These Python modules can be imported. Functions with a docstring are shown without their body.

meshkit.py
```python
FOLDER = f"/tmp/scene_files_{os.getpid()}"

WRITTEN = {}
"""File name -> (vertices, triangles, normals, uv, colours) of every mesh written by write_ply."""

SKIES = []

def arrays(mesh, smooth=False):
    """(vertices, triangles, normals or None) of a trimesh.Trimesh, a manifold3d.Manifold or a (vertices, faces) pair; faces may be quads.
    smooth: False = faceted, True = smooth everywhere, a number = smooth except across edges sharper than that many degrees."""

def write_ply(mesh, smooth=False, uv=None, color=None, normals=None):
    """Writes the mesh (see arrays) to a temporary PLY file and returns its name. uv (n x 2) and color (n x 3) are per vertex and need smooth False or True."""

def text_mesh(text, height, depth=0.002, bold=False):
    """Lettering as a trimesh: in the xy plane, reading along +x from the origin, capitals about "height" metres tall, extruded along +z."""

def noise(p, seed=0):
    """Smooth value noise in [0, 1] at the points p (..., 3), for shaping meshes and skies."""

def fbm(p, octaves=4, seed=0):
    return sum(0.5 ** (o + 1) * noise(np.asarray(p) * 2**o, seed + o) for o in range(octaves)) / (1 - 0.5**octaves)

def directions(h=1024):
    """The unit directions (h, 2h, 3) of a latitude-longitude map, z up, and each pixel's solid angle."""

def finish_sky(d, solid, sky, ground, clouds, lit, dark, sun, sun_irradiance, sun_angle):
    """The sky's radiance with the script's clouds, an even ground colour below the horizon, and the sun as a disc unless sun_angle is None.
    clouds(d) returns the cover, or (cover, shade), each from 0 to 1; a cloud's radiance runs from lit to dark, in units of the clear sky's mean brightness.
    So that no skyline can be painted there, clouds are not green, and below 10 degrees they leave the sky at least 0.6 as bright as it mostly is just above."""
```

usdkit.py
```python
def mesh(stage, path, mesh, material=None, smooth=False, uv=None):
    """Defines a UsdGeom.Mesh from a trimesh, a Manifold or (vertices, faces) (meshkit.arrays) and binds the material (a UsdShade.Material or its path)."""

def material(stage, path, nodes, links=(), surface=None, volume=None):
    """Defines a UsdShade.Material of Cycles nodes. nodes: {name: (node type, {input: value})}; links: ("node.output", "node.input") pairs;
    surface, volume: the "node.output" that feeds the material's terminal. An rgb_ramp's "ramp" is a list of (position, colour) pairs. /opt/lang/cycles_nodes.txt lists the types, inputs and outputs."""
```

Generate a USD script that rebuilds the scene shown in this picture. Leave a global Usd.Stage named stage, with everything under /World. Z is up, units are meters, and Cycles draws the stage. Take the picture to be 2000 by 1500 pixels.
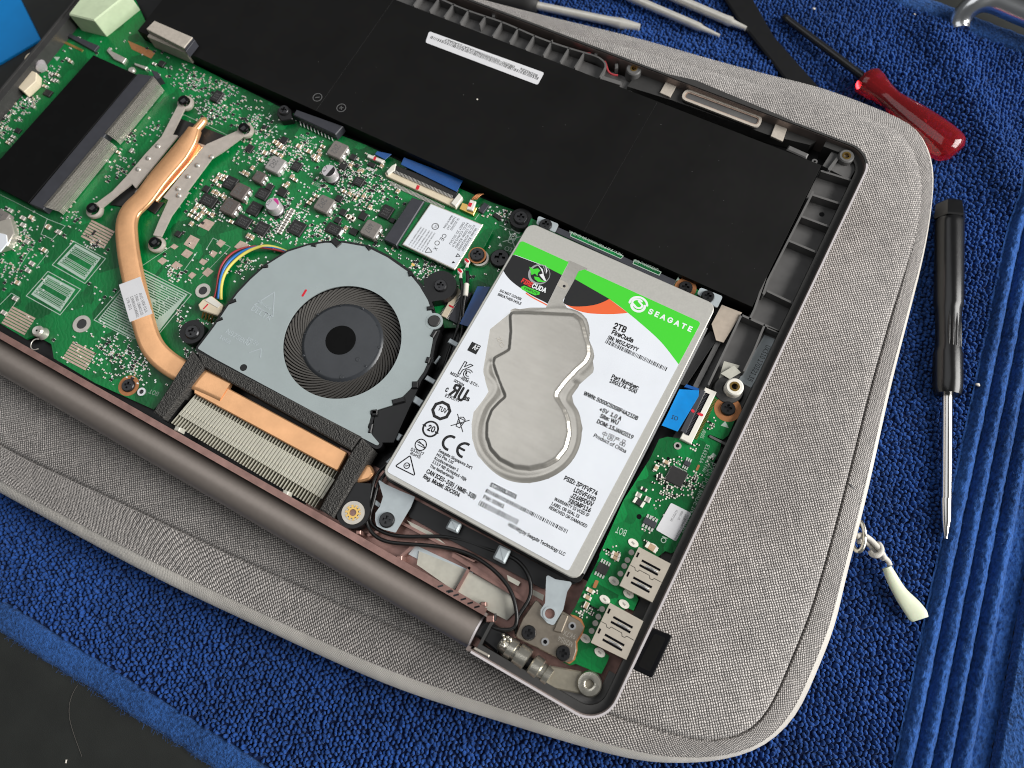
import math, random, numpy as np, trimesh, usdkit, meshkit, mapbox_earcut
from pxr import Usd, UsdGeom, UsdLux, UsdShade, Gf, Sdf, Vt
from shapely.geometry import Polygon, Point, LineString, box as sbox
from shapely import affinity
from shapely.ops import unary_union
from scipy.interpolate import CubicSpline

stage = Usd.Stage.CreateInMemory()
UsdGeom.SetStageUpAxis(stage, 'Z'); UsdGeom.SetStageMetersPerUnit(stage, 1.0)
UsdGeom.Xform.Define(stage, '/World')
random.seed(5); RNG = np.random.default_rng(5)

# ------------------------------------------------------------------ camera, light, exposure
# Everything is measured in millimetres in the laptop's own frame: x along its long side, y along its
# short side, z up, zero on the top face of the hard drive; the table top lies 40 mm below that.
MM, ZT = 0.001, 40.0
FOC = 1519.82
ROT = np.array([[0.8758684243224735, 0.4760949571171453, -0.07866444611444097],
                [0.43306103092205367, -0.8474393511350151, -0.3070906863527338],
                [-0.21286767432279668, 0.23490452944864365, -0.9484235421334266]])
EYE = np.array([76.4987, -13.9142, 239.0941])
cam = UsdGeom.Camera.Define(stage, '/World/camera')
M = Gf.Matrix4d(*ROT[0], 0, *(-ROT[1]), 0, *(-ROT[2]), 0, EYE[0] * MM, EYE[1] * MM, (EYE[2] + ZT) * MM, 1)
cam.AddTransformOp().Set(M)
cam.CreateHorizontalApertureAttr(36.0); cam.CreateVerticalApertureAttr(27.0)
cam.CreateFocalLengthAttr(36.0 * FOC / 2000)
cam.CreateFStopAttr(13.0); cam.CreateFocusDistanceAttr(0.256)
cam.CreateClippingRangeAttr(Gf.Vec2f(0.01, 20))
cam.CreateExposureAttr(-0.24)

def lamp(name, pos, target, w, h, power, color):
    l = UsdLux.RectLight.Define(stage, '/World/' + name)
    l.CreateWidthAttr(w); l.CreateHeightAttr(h); l.CreateIntensityAttr(power); l.CreateColorAttr(Gf.Vec3f(*color)); l.CreateNormalizeAttr(False)
    p, t = Gf.Vec3d(*pos), Gf.Vec3d(*target)
    l.AddTransformOp().Set(Gf.Matrix4d().SetLookAt(p, t, Gf.Vec3d(0, 0, 1)).GetInverse())
lamp('window_lamp', (1.25, 0.55, 0.80), (0.0, 0.07, 0.03), 1.1, 1.1, 15.0, (1.0, 0.985, 0.96))
lamp('room_lamp', (-0.50, 0.20, 1.15), (0.0, 0.05, 0.03), 0.9, 0.9, 1.3, (0.97, 0.98, 1.0))
dome = UsdLux.DomeLight.Define(stage, '/World/room_light')
dome.CreateIntensityAttr(1.0)
usdkit.material(stage, '/World/Looks/room', {'b': ('background_shader', {'color': (0.93, 0.97, 1.0), 'strength': 0.115})}, surface='b.background')
UsdShade.MaterialBindingAPI.Apply(dome.GetPrim()).Bind(UsdShade.Material.Get(stage, '/World/Looks/room'))

# ------------------------------------------------------------------ measuring: a measured sight line met with a level
def on(p, z=0.0):
    d = ROT.T @ np.array([(p[0] - 1000) / FOC, (p[1] - 750) / FOC, 1.0])
    t = (z - EYE[2]) / d[2]
    return (EYE + t * d)[:2]
def ons(ps, z=0.0): return np.array([on(p, z) for p in ps])
def seen(q):
    c = ROT @ (np.asarray(q, float) - EYE)
    return 1000 + FOC * c[0] / c[2], 750 + FOC * c[1] / c[2]
def sheet(ox, oy, k): return lambda u, v: (ox + u / k, oy + v / k)
A = sheet(360, 200, 5.5556); B = sheet(600, 240, 4.762); C = sheet(0, 60, 6.25); D = sheet(1280, 560, 4.5455)
E = sheet(880, 1050, 4.5455); F = sheet(850, 0, 3.3333); G = sheet(80, 30, 4.1667); H = sheet(1180, 760, 8.3333)
I = sheet(1080, 900, 6.25); J = sheet(280, 660, 4.1667); K = sheet(380, 460, 3.8462)
def Q(i, j): return sheet(500 * i, 375 * j, 4)
def via(s, *pts): return [s(*p) for p in pts]

# ------------------------------------------------------------------ meshes (mm)
def join(*ms):
    vs, fs, n = [], [], 0
    for v, f in ms:
        vs.append(np.asarray(v, float)); fs.append(np.asarray(f, int) + n); n += len(v)
    return np.vstack(vs), np.vstack(fs)
def tm(m): return np.array(m.vertices), np.array(m.faces)
def ccw(p):
    p = np.asarray(p, float)
    a = np.sum(p[:, 0] * np.roll(p[:, 1], -1) - np.roll(p[:, 0], -1) * p[:, 1])
    return p if a > 0 else p[::-1].copy()
def inset(p, d):
    a, b = np.roll(p, 1, 0), np.roll(p, -1, 0)
    e1, e2 = p - a, b - p
    e1 /= np.maximum(np.linalg.norm(e1, axis=1, keepdims=True), 1e-9); e2 /= np.maximum(np.linalg.norm(e2, axis=1, keepdims=True), 1e-9)
    n1, n2 = np.stack([-e1[:, 1], e1[:, 0]], 1), np.stack([-e2[:, 1], e2[:, 0]], 1)
    n = n1 + n2; l2 = np.maximum((n * n).sum(1, keepdims=True), 0.5)
    return p + d * 2 * n / l2
def ear(p): return mapbox_earcut.triangulate_float64(np.ascontiguousarray(p[:, :2], float), np.array([len(p)], np.uint32)).reshape(-1, 3).astype(int)
def loft(rings, bottom=True, top=True):
    n, fs = len(rings[0]), []
    i = np.arange(n); j = (i + 1) % n
    for k in range(len(rings) - 1):
        a, b = k * n, (k + 1) * n
        fs += [np.stack([a + i, a + j, b + j], 1), np.stack([a + i, b + j, b + i], 1)]
    if top: fs.append(ear(rings[-1]) + (len(rings) - 1) * n)
    if bottom: fs.append(ear(rings[0])[:, ::-1])
    return np.vstack(rings), np.vstack(fs)
def at_z(p, z): return np.column_stack([p, np.full(len(p), z)])
def prism(p, z0, z1, b=0.12):
    p = ccw(p)
    r = [at_z(p, z0), at_z(p, z1 - b)] if b else [at_z(p, z0), at_z(p, z1)]
    if b: r.append(at_z(inset(p, b), z1))
    return loft(r)
def rect(cx, cy, w, h, rot=0.0, r=0.0):
    if r > 0:
        q = []
        for sx, sy, a0 in ((1, 1, 0), (-1, 1, 90), (-1, -1, 180), (1, -1, 270)):
            for t in np.radians(np.linspace(a0, a0 + 90, 5)): q.append((sx * (w / 2 - r) + r * math.cos(t), sy * (h / 2 - r) + r * math.sin(t)))
        q = np.array(q)
    else: q = np.array([(w / 2, h / 2), (-w / 2, h / 2), (-w / 2, -h / 2), (w / 2, -h / 2)])
    c, s = math.cos(rot), math.sin(rot)
    return q @ np.array([[c, s], [-s, c]]) + [cx, cy]
def block(cx, cy, w, h, z0, z1, b=0.1, rot=0.0, r=0.0): return prism(rect(cx, cy, w, h, rot, r), z0, z1, b)
def circ(cx, cy, r, n=24, a0=0.0):
    t = a0 + np.arange(n) * 2 * math.pi / n
    return np.stack([cx + r * np.cos(t), cy + r * np.sin(t)], 1)
def disc(cx, cy, r, z0, z1, b=0.1, n=24): return prism(circ(cx, cy, r, n), z0, z1, b)
def solid(shape, z0, z1):
    out = []
    for g in getattr(shape, 'geoms', [shape]):
        if g.is_empty or g.geom_type != 'Polygon' or g.area < 1e-4: continue
        v, f = tm(trimesh.creation.extrude_polygon(g, z1 - z0, engine='earcut')); v = v + [0, 0, z0]; out.append((v, f))
    return join(*out)
def ringm(cx, cy, r0, r1, z0, z1, n=28): return solid(Point(cx, cy).buffer(r1, n // 4).difference(Point(cx, cy).buffer(r0, n // 4)), z0, z1)
def spin(prof, cx, cy, n=32, closed=False):
    prof = np.asarray(prof, float); t = np.arange(n) * 2 * math.pi / n
    v = np.vstack([np.stack([cx + r * np.cos(t), cy + r * np.sin(t), np.full(n, z)], 1) for r, z in prof])
    i = np.arange(n); j = (i + 1) % n; f = []
    m = len(prof)
    for k in range(m if closed else m - 1):
        a, b = k * n, ((k + 1) % m) * n
        f += [np.stack([a + i, a + j, b + j], 1), np.stack([a + i, b + j, b + i], 1)]
    return v, np.vstack(f)
def frame_along(path):
    t = np.gradient(path, axis=0); t /= np.maximum(np.linalg.norm(t, axis=1, keepdims=True), 1e-9)
    up = np.array([0, 0, 1.0])
    s = np.cross(t, up); l = np.linalg.norm(s, axis=1, keepdims=True)
    s = np.where(l > 1e-3, s / np.maximum(l, 1e-9), [1.0, 0, 0])
    return t, s, np.cross(s, t)
def sweep(path, prof, caps=True):
    """prof: (m,2) closed outline in (side, up), or a list of such outlines along the path"""
    path = np.asarray(path, float); t, s, u = frame_along(path); n = len(path)
    rings = []
    for k in range(n):
        q = np.asarray(prof[k] if isinstance(prof, list) else prof, float)
        rings.append(path[k] + q[:, :1] * s[k] + q[:, 1:2] * u[k])
    m = len(rings[0]); i = np.arange(m); j = (i + 1) % m; f = []
    for k in range(n - 1):
        a, b = k * m, (k + 1) * m
        f += [np.stack([a + i, b + j, a + j], 1), np.stack([a + i, b + i, b + j], 1)]
    v = np.vstack(rings)
    if caps:
        c0, c1 = len(v), len(v) + 1
        v = np.vstack([v, rings[0].mean(0), rings[-1].mean(0)])
        f += [np.stack([np.full(m, c0), i, j], 1), np.stack([np.full(m, c1), (n - 1) * m + j, (n - 1) * m + i], 1)]
    return v, np.vstack(f)
def tube(path, r, n=8):
    rr = np.broadcast_to(r, len(path))
    return sweep(path, [np.stack([q * np.cos(np.arange(n) * 2 * math.pi / n), q * np.sin(np.arange(n) * 2 * math.pi / n)], 1) for q in rr])
def smooth_path(pts, n=40):
    pts = np.asarray(pts, float); s = np.r_[0, np.cumsum(np.linalg.norm(np.diff(pts, axis=0), axis=1))]
    return CubicSpline(s, pts)(np.linspace(0, s[-1], n))
def smooth_closed(pts, n):
    pts = np.asarray(pts, float); q = np.vstack([pts, pts[:1]]); s = np.r_[0, np.cumsum(np.linalg.norm(np.diff(q, axis=0), axis=1))]
    return CubicSpline(s, q, bc_type='periodic')(np.linspace(0, s[-1], n, endpoint=False))
def rounded(p, r):
    g = Polygon(p); g = g.buffer(-r, 4).buffer(2 * r, 4).buffer(-r, 4)
    g = max(getattr(g, 'geoms', [g]), key=lambda x: x.area)
    return np.array(g.exterior.coords)[:-1]
def stroke(pts, w): return LineString([tuple(p) for p in pts]).buffer(w / 2, 3)
def strokes(lines, w): return unary_union([stroke(l, w) for l in lines])
_TXT = {}
def text(s, p0, p1, h, z, bold=False, t=0.03, fat=0.0):
    """lettering whose base line runs from p0 to p1 (mm), capitals h high"""
    key = (s, bold)
    if key not in _TXT: _TXT[key] = tm(meshkit.text_mesh(s, 1.0, depth=1.0, bold=bold))
    v, f = _TXT[key]; v = v.copy()
    p0, p1 = np.asarray(p0, float), np.asarray(p1, float); d = p1 - p0; L = np.linalg.norm(d); d /= L
    x = (v[:, 0] - v[:, 0].min()) / np.ptp(v[:, 0]) * L; y = v[:, 1] * h
    w = np.column_stack([p0[0] + x * d[0] - y * d[1], p0[1] + x * d[1] + y * d[0], z + v[:, 2] * t])
    if not fat: return w, f
    return join(*[(w + [a, b, .0015 * k], f) for k, (a, b) in enumerate(((-fat, 0), (fat, 0), (0, fat), (0, -fat)))])
def barcode(p0, p1, h, z, seed, unit=0.17, t=0.03):
    rg = np.random.default_rng(seed); p0, p1 = np.asarray(p0, float), np.asarray(p1, float); L = np.linalg.norm(p1 - p0); d = (p1 - p0) / L; n = np.array([-d[1], d[0]])
    out, x = [], 0.0
    while x < L - unit:
        w = unit * rg.choice([1, 1, 1, 2]); g = unit * rg.choice([1, 1, 2, 2])
        w = min(w, L - x)
        q = [p0 + d * x, p0 + d * (x + w), p0 + d * (x + w) - n * h, p0 + d * x - n * h]
        out.append(prism(np.array(q), z, z + t, 0)); x += w + g
    return join(*out)
def screw_mesh(cx, cy, z, r, h=0.9, rot=0.3, domed=True):
    c = Point(cx, cy).buffer(r * 0.86, 6); w = r * 0.17
    cross = affinity.rotate(unary_union([sbox(cx - r * .52, cy - w, cx + r * .52, cy + w), sbox(cx - w, cy - r * .52, cx + w, cy + r * .52)]), rot, use_radians=True, origin=(cx, cy))
    return join(spin([(r, z - .2), (r, z + h * .45), (r * .93, z + h * .75), (r * .86, z + h * .93), (r * .8, z + h * .5)], cx, cy, 24), disc(cx, cy, r * .9, z - .1, z + h * .2, 0, 20), solid(c.difference(cross), z + h * .3, z + h * .95))

# ------------------------------------------------------------------ prims
BASE = {}
def free(path):
    if not stage.GetPrimAtPath(path): return path
    k = 1
    while stage.GetPrimAtPath(f'{path}_{k:03d}'): k += 1
    return f'{path}_{k:03d}'
def keys(p, **kw):
    for k, v in kw.items():
        if v: p.SetCustomDataByKey(k, v)
    return p
def thing(name, label, cat, base, group=None):
    path = free('/World/' + name)
    x = UsdGeom.Xform.Define(stage, path); b = np.array([base[0], base[1], base[2]], float)
    x.AddTranslateOp().Set(Gf.Vec3d(*((b + [0, 0, ZT]) * MM)))
    BASE[path] = b
    return keys(x.GetPrim(), label=label, category=cat, group=group)
def tidy(v, f, uv=None):
    v, f = np.asarray(v, float), np.asarray(f, int); f = f[(f[:, 0] != f[:, 1]) & (f[:, 1] != f[:, 2]) & (f[:, 0] != f[:, 2])]
    u = np.unique(f); m = np.full(len(v), -1); m[u] = np.arange(len(u)); return v[u], m[f], (None if uv is None else np.asarray(uv)[u])
def part(parent, name, mesh, mat, smooth=30, label=None, kind=None, uv=None):
    path = free(f'{parent.GetPath()}/{name}')
    root = '/'.join(path.split('/')[:3])
    v, f, uv = tidy(*mesh, uv)
    m = usdkit.mesh(stage, path, ((np.asarray(v) - BASE[root]) * MM, f), LOOK[mat], smooth=smooth, uv=uv)
    return keys(m.GetPrim(), label=label, kind=kind)
def lone(name, mesh, mat, label=None, cat=None, kind=None, smooth=30, uv=None, group=None):
    v, f, uv = tidy(*mesh, uv)
    m = usdkit.mesh(stage, free('/World/' + name), ((np.asarray(v) + [0, 0, ZT]) * MM, f), LOOK[mat], smooth=smooth, uv=uv)
    return keys(m.GetPrim(), label=label, category=cat, kind=kind, group=group)

# ------------------------------------------------------------------ materials
LOOK = {}
def lin(r, g, b): return tuple(float(((c / 255 + .055) / 1.055) ** 2.4 if c > 10 else c / 255 / 12.92) for c in (r, g, b))
def mat(name, color, rough=0.5, metal=0.0, vary=0.0, scale=300.0, bump=0.0, bscale=2000.0, spec=0.5, stretch=None, detail=3.0, rvary=0.0, **more):
    n = {'p': ('principled_bsdf', {'base_color': color, 'roughness': rough, 'metallic': metal, 'specular_ior_level': spec, **more})}; l = []
    if vary or bump or rvary:
        n['g'] = ('geometry', {}); src = 'g.position'
        if stretch is not None:
            n['m'] = ('mapping', {'mapping_type': 'point', 'scale': stretch}); l.append(('g.position', 'm.vector')); src = 'm.vector'
    if vary:
        n['n'] = ('noise_texture', {'scale': scale, 'detail': detail, 'roughness': 0.6})
        n['r'] = ('rgb_ramp', {'ramp': [(0.25, tuple(c * (1 - vary) for c in color)), (0.75, tuple(min(1, c * (1 + vary)) for c in color))]})
        l += [(src, 'n.vector'), ('n.fac', 'r.fac'), ('r.color', 'p.base_color')]
    if rvary:
        n['n2'] = ('noise_texture', {'scale': scale * 0.4, 'detail': 4.0, 'roughness': 0.65})
        n['mr'] = ('map_range', {'from_min': 0.3, 'from_max': 0.7, 'to_min': rough - rvary, 'to_max': rough + rvary})
        l += [('g.position', 'n2.vector'), ('n2.fac', 'mr.value'), ('mr.result', 'p.roughness')]
    if bump:
        n['bn'] = ('noise_texture', {'scale': bscale, 'detail': 2.0}); n['b'] = ('bump', {'strength': bump, 'distance': 0.0003})
        l += [(src, 'bn.vector'), ('bn.fac', 'b.height'), ('b.normal', 'p.normal')]
    LOOK[name] = usdkit.material(stage, '/World/Looks/' + name, n, l, surface='p.BSDF')

mat('table', (0.014, 0.0155, 0.0135), 0.55, vary=.25, scale=60, bump=.15, bscale=3000)
mat('black_film', (0.003, 0.003, 0.003), 0.6, vary=.3, scale=120, bump=.12, bscale=900, rvary=.08, spec=.12)
mat('battery_black', (0.0036, 0.0034, 0.0032), 0.55, vary=.4, scale=50, bump=.14, bscale=300, rvary=.10, spec=.22)
mat('black_plastic', (0.0045, 0.0045, 0.005), 0.42, vary=.2, bump=.05)
mat('gloss_black', (0.004, 0.004, 0.005), 0.12)
mat('screw_black', (0.035, 0.035, 0.037), 0.26, metal=.6)
mat('rubber', (0.012, 0.012, 0.012), 0.6)
mat('chip_black', (0.014, 0.013, 0.013), 0.5, vary=.2, scale=900)
mat('slate', (0.035, 0.036, 0.045), 0.5, vary=.15)
mat('grey_plastic', (0.115, 0.112, 0.110), 0.48, vary=.12, bump=.06, bscale=4000)
mat('dark_plastic', (0.036, 0.035, 0.034), 0.5, vary=.15, bump=.05)
mat('case_metal', (0.30, 0.245, 0.225), 0.42, metal=.65, vary=.06, bump=.04, bscale=6000)
mat('hinge_metal', (0.275, 0.238, 0.212), 0.40, metal=.45, vary=.05, scale=500, bump=.05, bscale=7000)
mat('rim_metal', (0.76, 0.71, 0.72), 0.30, metal=.4)
mat('pink_coat', (0.30, 0.175, 0.15), 0.32, metal=.6, vary=.25, scale=250, rvary=.1)
mat('pale_tape', (0.45, 0.44, 0.38), 0.38, vary=.15, scale=200, bump=.1, bscale=900)
mat('beige_tape', (0.38, 0.32, 0.26), 0.6, vary=.12, scale=400, bump=.15, bscale=5000)
mat('label_white', (0.74, 0.77, 0.82), 0.36, vary=.04, scale=60, bump=.10, bscale=130, rvary=.06)
mat('sticker_white', (0.70, 0.70, 0.72), 0.5, vary=.03)
mat('ink', (0.010, 0.010, 0.011), 0.55)
mat('ink_grey', (0.12, 0.12, 0.12), 0.6)
mat('print_green', (0.055, 0.62, 0.030), 0.38)
mat('print_orange', (0.80, 0.13, 0.035), 0.4)
mat('print_red', (0.70, 0.035, 0.030), 0.4)
mat('print_white', (0.78, 0.80, 0.82), 0.4)
mat('print_grey', (0.32, 0.33, 0.34), 0.4)
mat('red_ink', (0.62, 0.012, 0.03), 0.5)
mat('silk', (0.43, 0.54, 0.46), 0.6)
mat('drive_lid', (0.55, 0.54, 0.50), 0.42, metal=.4, vary=.05, scale=1500, stretch=(1, 1, 1), bump=.03, bscale=6000, rvary=.05)
mat('drive_boss', (0.55, 0.525, 0.475), 0.29, metal=.78, vary=.05, scale=120, stretch=(1.0, 5.0, 1.0), bump=.03, bscale=900, rvary=.05)
mat('steel', (0.70, 0.70, 0.70), 0.25, metal=.8, vary=.06)
mat('zinc', (0.46, 0.51, 0.53), 0.40, metal=.35, vary=.08, scale=260, bump=.05, bscale=3500, rvary=.05)
mat('fan_zinc', (0.385, 0.44, 0.44), 0.45, metal=.30, vary=.035, scale=120, bump=.05, bscale=5000, rvary=.05)
mat('nickel', (0.58, 0.54, 0.47), 0.30, metal=.6, vary=.08)
mat('usb_metal', (0.70, 0.63, 0.53), 0.28, metal=.5, vary=.06, bump=.03)
mat('bronze_steel', (0.36, 0.31, 0.25), 0.32, metal=.85, vary=.10, scale=300, rvary=.06)
mat('white_metal', (0.60, 0.57, 0.49), 0.26, metal=.9, vary=.15, scale=500, bump=.15, bscale=2500)
mat('hinge_arm_metal', (0.34, 0.31, 0.245), 0.36, metal=.6, vary=.12, scale=500, rvary=.06)
mat('arm_metal', (0.56, 0.50, 0.44), 0.42, metal=.4, vary=.10, scale=500, rvary=.06)
mat('brass', (0.80, 0.52, 0.16), 0.25, metal=1.0)
mat('copper', (0.84, 0.455, 0.225), 0.25, metal=.6, vary=.10, scale=160, bump=.04, bscale=2500, rvary=.08)
mat('bare_copper', (0.50, 0.21, 0.085), 0.42, metal=.55, vary=.12, scale=900)
mat('pad_copper', (0.64, 0.48, 0.39), 0.42, metal=.5, vary=.15, scale=900)
mat('solder', (0.82, 0.82, 0.78), 0.22, metal=.5)
mat('tin', (0.58, 0.55, 0.50), 0.32, metal=.6, vary=.1)
mat('cap_tan', (0.46, 0.33, 0.21), 0.5, vary=.25, scale=700)
mat('cap_grey', (0.34, 0.32, 0.29), 0.5, vary=.2, scale=700)
mat('inductor', (0.205, 0.185, 0.17), 0.5, metal=.15, vary=.15, scale=900, bump=.1)
mat('inductor_pale', (0.34, 0.32, 0.31), 0.5, metal=.15, vary=.12, scale=900, bump=.1)
mat('inductor_dark', (0.115, 0.095, 0.085), 0.5, metal=.1, vary=.2, scale=900, bump=.1)
mat('can_white', (0.58, 0.54, 0.56), 0.35, metal=.4)
mat('magenta_ink', (0.55, 0.03, 0.25), 0.45)
mat('cream', (0.72, 0.62, 0.46), 0.5, vary=.06)
mat('ivory', (0.74, 0.71, 0.64), 0.5, vary=.04)
mat('blue_film', (0.006, 0.075, 0.28), 0.3, vary=.12, scale=200, bump=.04, bscale=600)
mat('cyan_film', (0.0, 0.21, 0.58), 0.3, vary=.10, scale=200, bump=.05, bscale=500)
mat('wire_red', (0.42, 0.05, 0.06), 0.4); mat('wire_blue', (0.015, 0.16, 0.50), 0.4); mat('wire_yellow', (0.66, 0.58, 0.12), 0.4); mat('wire_black', (0.008, 0.008, 0.008), 0.38)
mat('foam_green', (0.54, 0.64, 0.43), 0.85, vary=.08, scale=300, bump=.1, bscale=3000)
mat('foam_beige', (0.47, 0.42, 0.36), 0.85, vary=.10, scale=600, bump=.2, bscale=4000)
mat('fin_metal', (0.55, 0.53, 0.44), 0.5, metal=.25, vary=.08)
mat('blade', (0.075, 0.070, 0.064), 0.4, vary=.1)
mat('hub', (0.030, 0.033, 0.038), 0.32, vary=.1, scale=200, bump=.03, rvary=.05)
mat('blue_card', (0.0, 0.24, 0.66), 0.5, vary=.06, scale=60, bump=.05)
mat('silver_blur', (0.70, 0.71, 0.72), 0.25, metal=1.0)
mat('bit_steel', (0.62, 0.60, 0.55), 0.36, metal=.4, vary=.08)
mat('shaft_chrome', (0.62, 0.60, 0.57), 0.20, metal=1.0)
mat('pull_green', (0.60, 0.62, 0.46), 0.45, subsurface_weight=.1, subsurface_scale=.002)
mat('cord', (0.56, 0.53, 0.48), 0.7, bump=.3, bscale=5000)
mat('tool_black', (0.007, 0.007, 0.0075), 0.24, vary=.2, bump=.03)
mat('lint', (0.6, 0.56, 0.5), 0.8); mat('fibre', (0.10, 0.09, 0.08), 0.8)
# solder-masked circuit board: green with faint traces and lighter ground pours
usdkit.material(stage, '/World/Looks/pcb', {
    'g': ('geometry', {}), 'm': ('mapping', {'mapping_type': 'point', 'scale': (1.0, 1.0, 0.0)}),
    'v': ('voronoi_texture', {'scale': 95.0, 'metric': 'manhattan', 'feature': 'f1', 'randomness': .9}),
    'n': ('noise_texture', {'scale': 55.0, 'detail': 2.0}),
    'w': ('wave_texture', {'scale': 260.0, 'bands_direction': 'diagonal', 'distortion': 9.0, 'detail': 2.0, 'detail_scale': 1.2}),
    'sv': ('separate_color', {}), 'a': ('math', {'math_type': 'multiply_add', 'value2': 0.35, 'value3': 0.1}), 'b': ('math', {'math_type': 'multiply_add', 'value2': 0.55}),
    'r': ('rgb_ramp', {'ramp': [(0.15, (0.0006, 0.046, 0.010)), (0.42, (0.001, 0.108, 0.025)), (0.6, (0.0012, 0.180, 0.040)), (0.9, (0.0015, 0.23, 0.053))]}),
    'wr': ('rgb_ramp', {'ramp': [(0.0, (0.82, 0.82, 0.82)), (0.10, (1, 1, 1)), (1, (1, 1, 1))]}), 'mx': ('mix', {'mix_type': 'multiply', 'fac': 1.0}),
    'bu': ('bump', {'strength': .12, 'distance': .0002}), 'p': ('principled_bsdf', {'roughness': .34, 'specular_ior_level': .35})},
    [('g.position', 'm.vector'), ('m.vector', 'v.vector'), ('m.vector', 'n.vector'), ('m.vector', 'w.vector'), ('v.color', 'sv.color'), ('sv.r', 'a.value1'), ('n.fac', 'b.value1'), ('a.value', 'b.value3'), ('b.value', 'r.fac'),
     ('w.fac', 'wr.fac'), ('r.color', 'mx.color1'), ('wr.color', 'mx.color2'), ('mx.color', 'p.base_color'), ('w.fac', 'bu.height'), ('bu.normal', 'p.normal')], surface='p.BSDF')
LOOK['pcb'] = UsdShade.Material.Get(stage, '/World/Looks/pcb')
# foam strips: dark grey open-cell foam with glinting specks
usdkit.material(stage, '/World/Looks/dark_foam', {
    'g': ('geometry', {}), 'n': ('noise_texture', {'scale': 2600.0, 'detail': 3.0, 'roughness': .7}), 'n2': ('noise_texture', {'scale': 900.0, 'detail': 2.0}), 'w': ('voronoi_texture', {'scale': 2200.0}),
    'r': ('rgb_ramp', {'ramp': [(0.3, (0.022, 0.021, 0.020)), (0.55, (0.055, 0.052, 0.048)), (0.68, (0.12, 0.115, 0.105)), (0.76, (0.42, 0.41, 0.38))]}),
    'bu': ('bump', {'strength': 1.0, 'distance': .0005}), 'p': ('principled_bsdf', {'roughness': .75})},
    [('g.position', 'n.vector'), ('g.position', 'n2.vector'), ('g.position', 'w.vector'), ('n.fac', 'r.fac'), ('r.color', 'p.base_color'), ('w.distance', 'bu.height'), ('bu.normal', 'p.normal')], surface='p.BSDF')
LOOK['dark_foam'] = UsdShade.Material.Get(stage, '/World/Looks/dark_foam')

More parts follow.
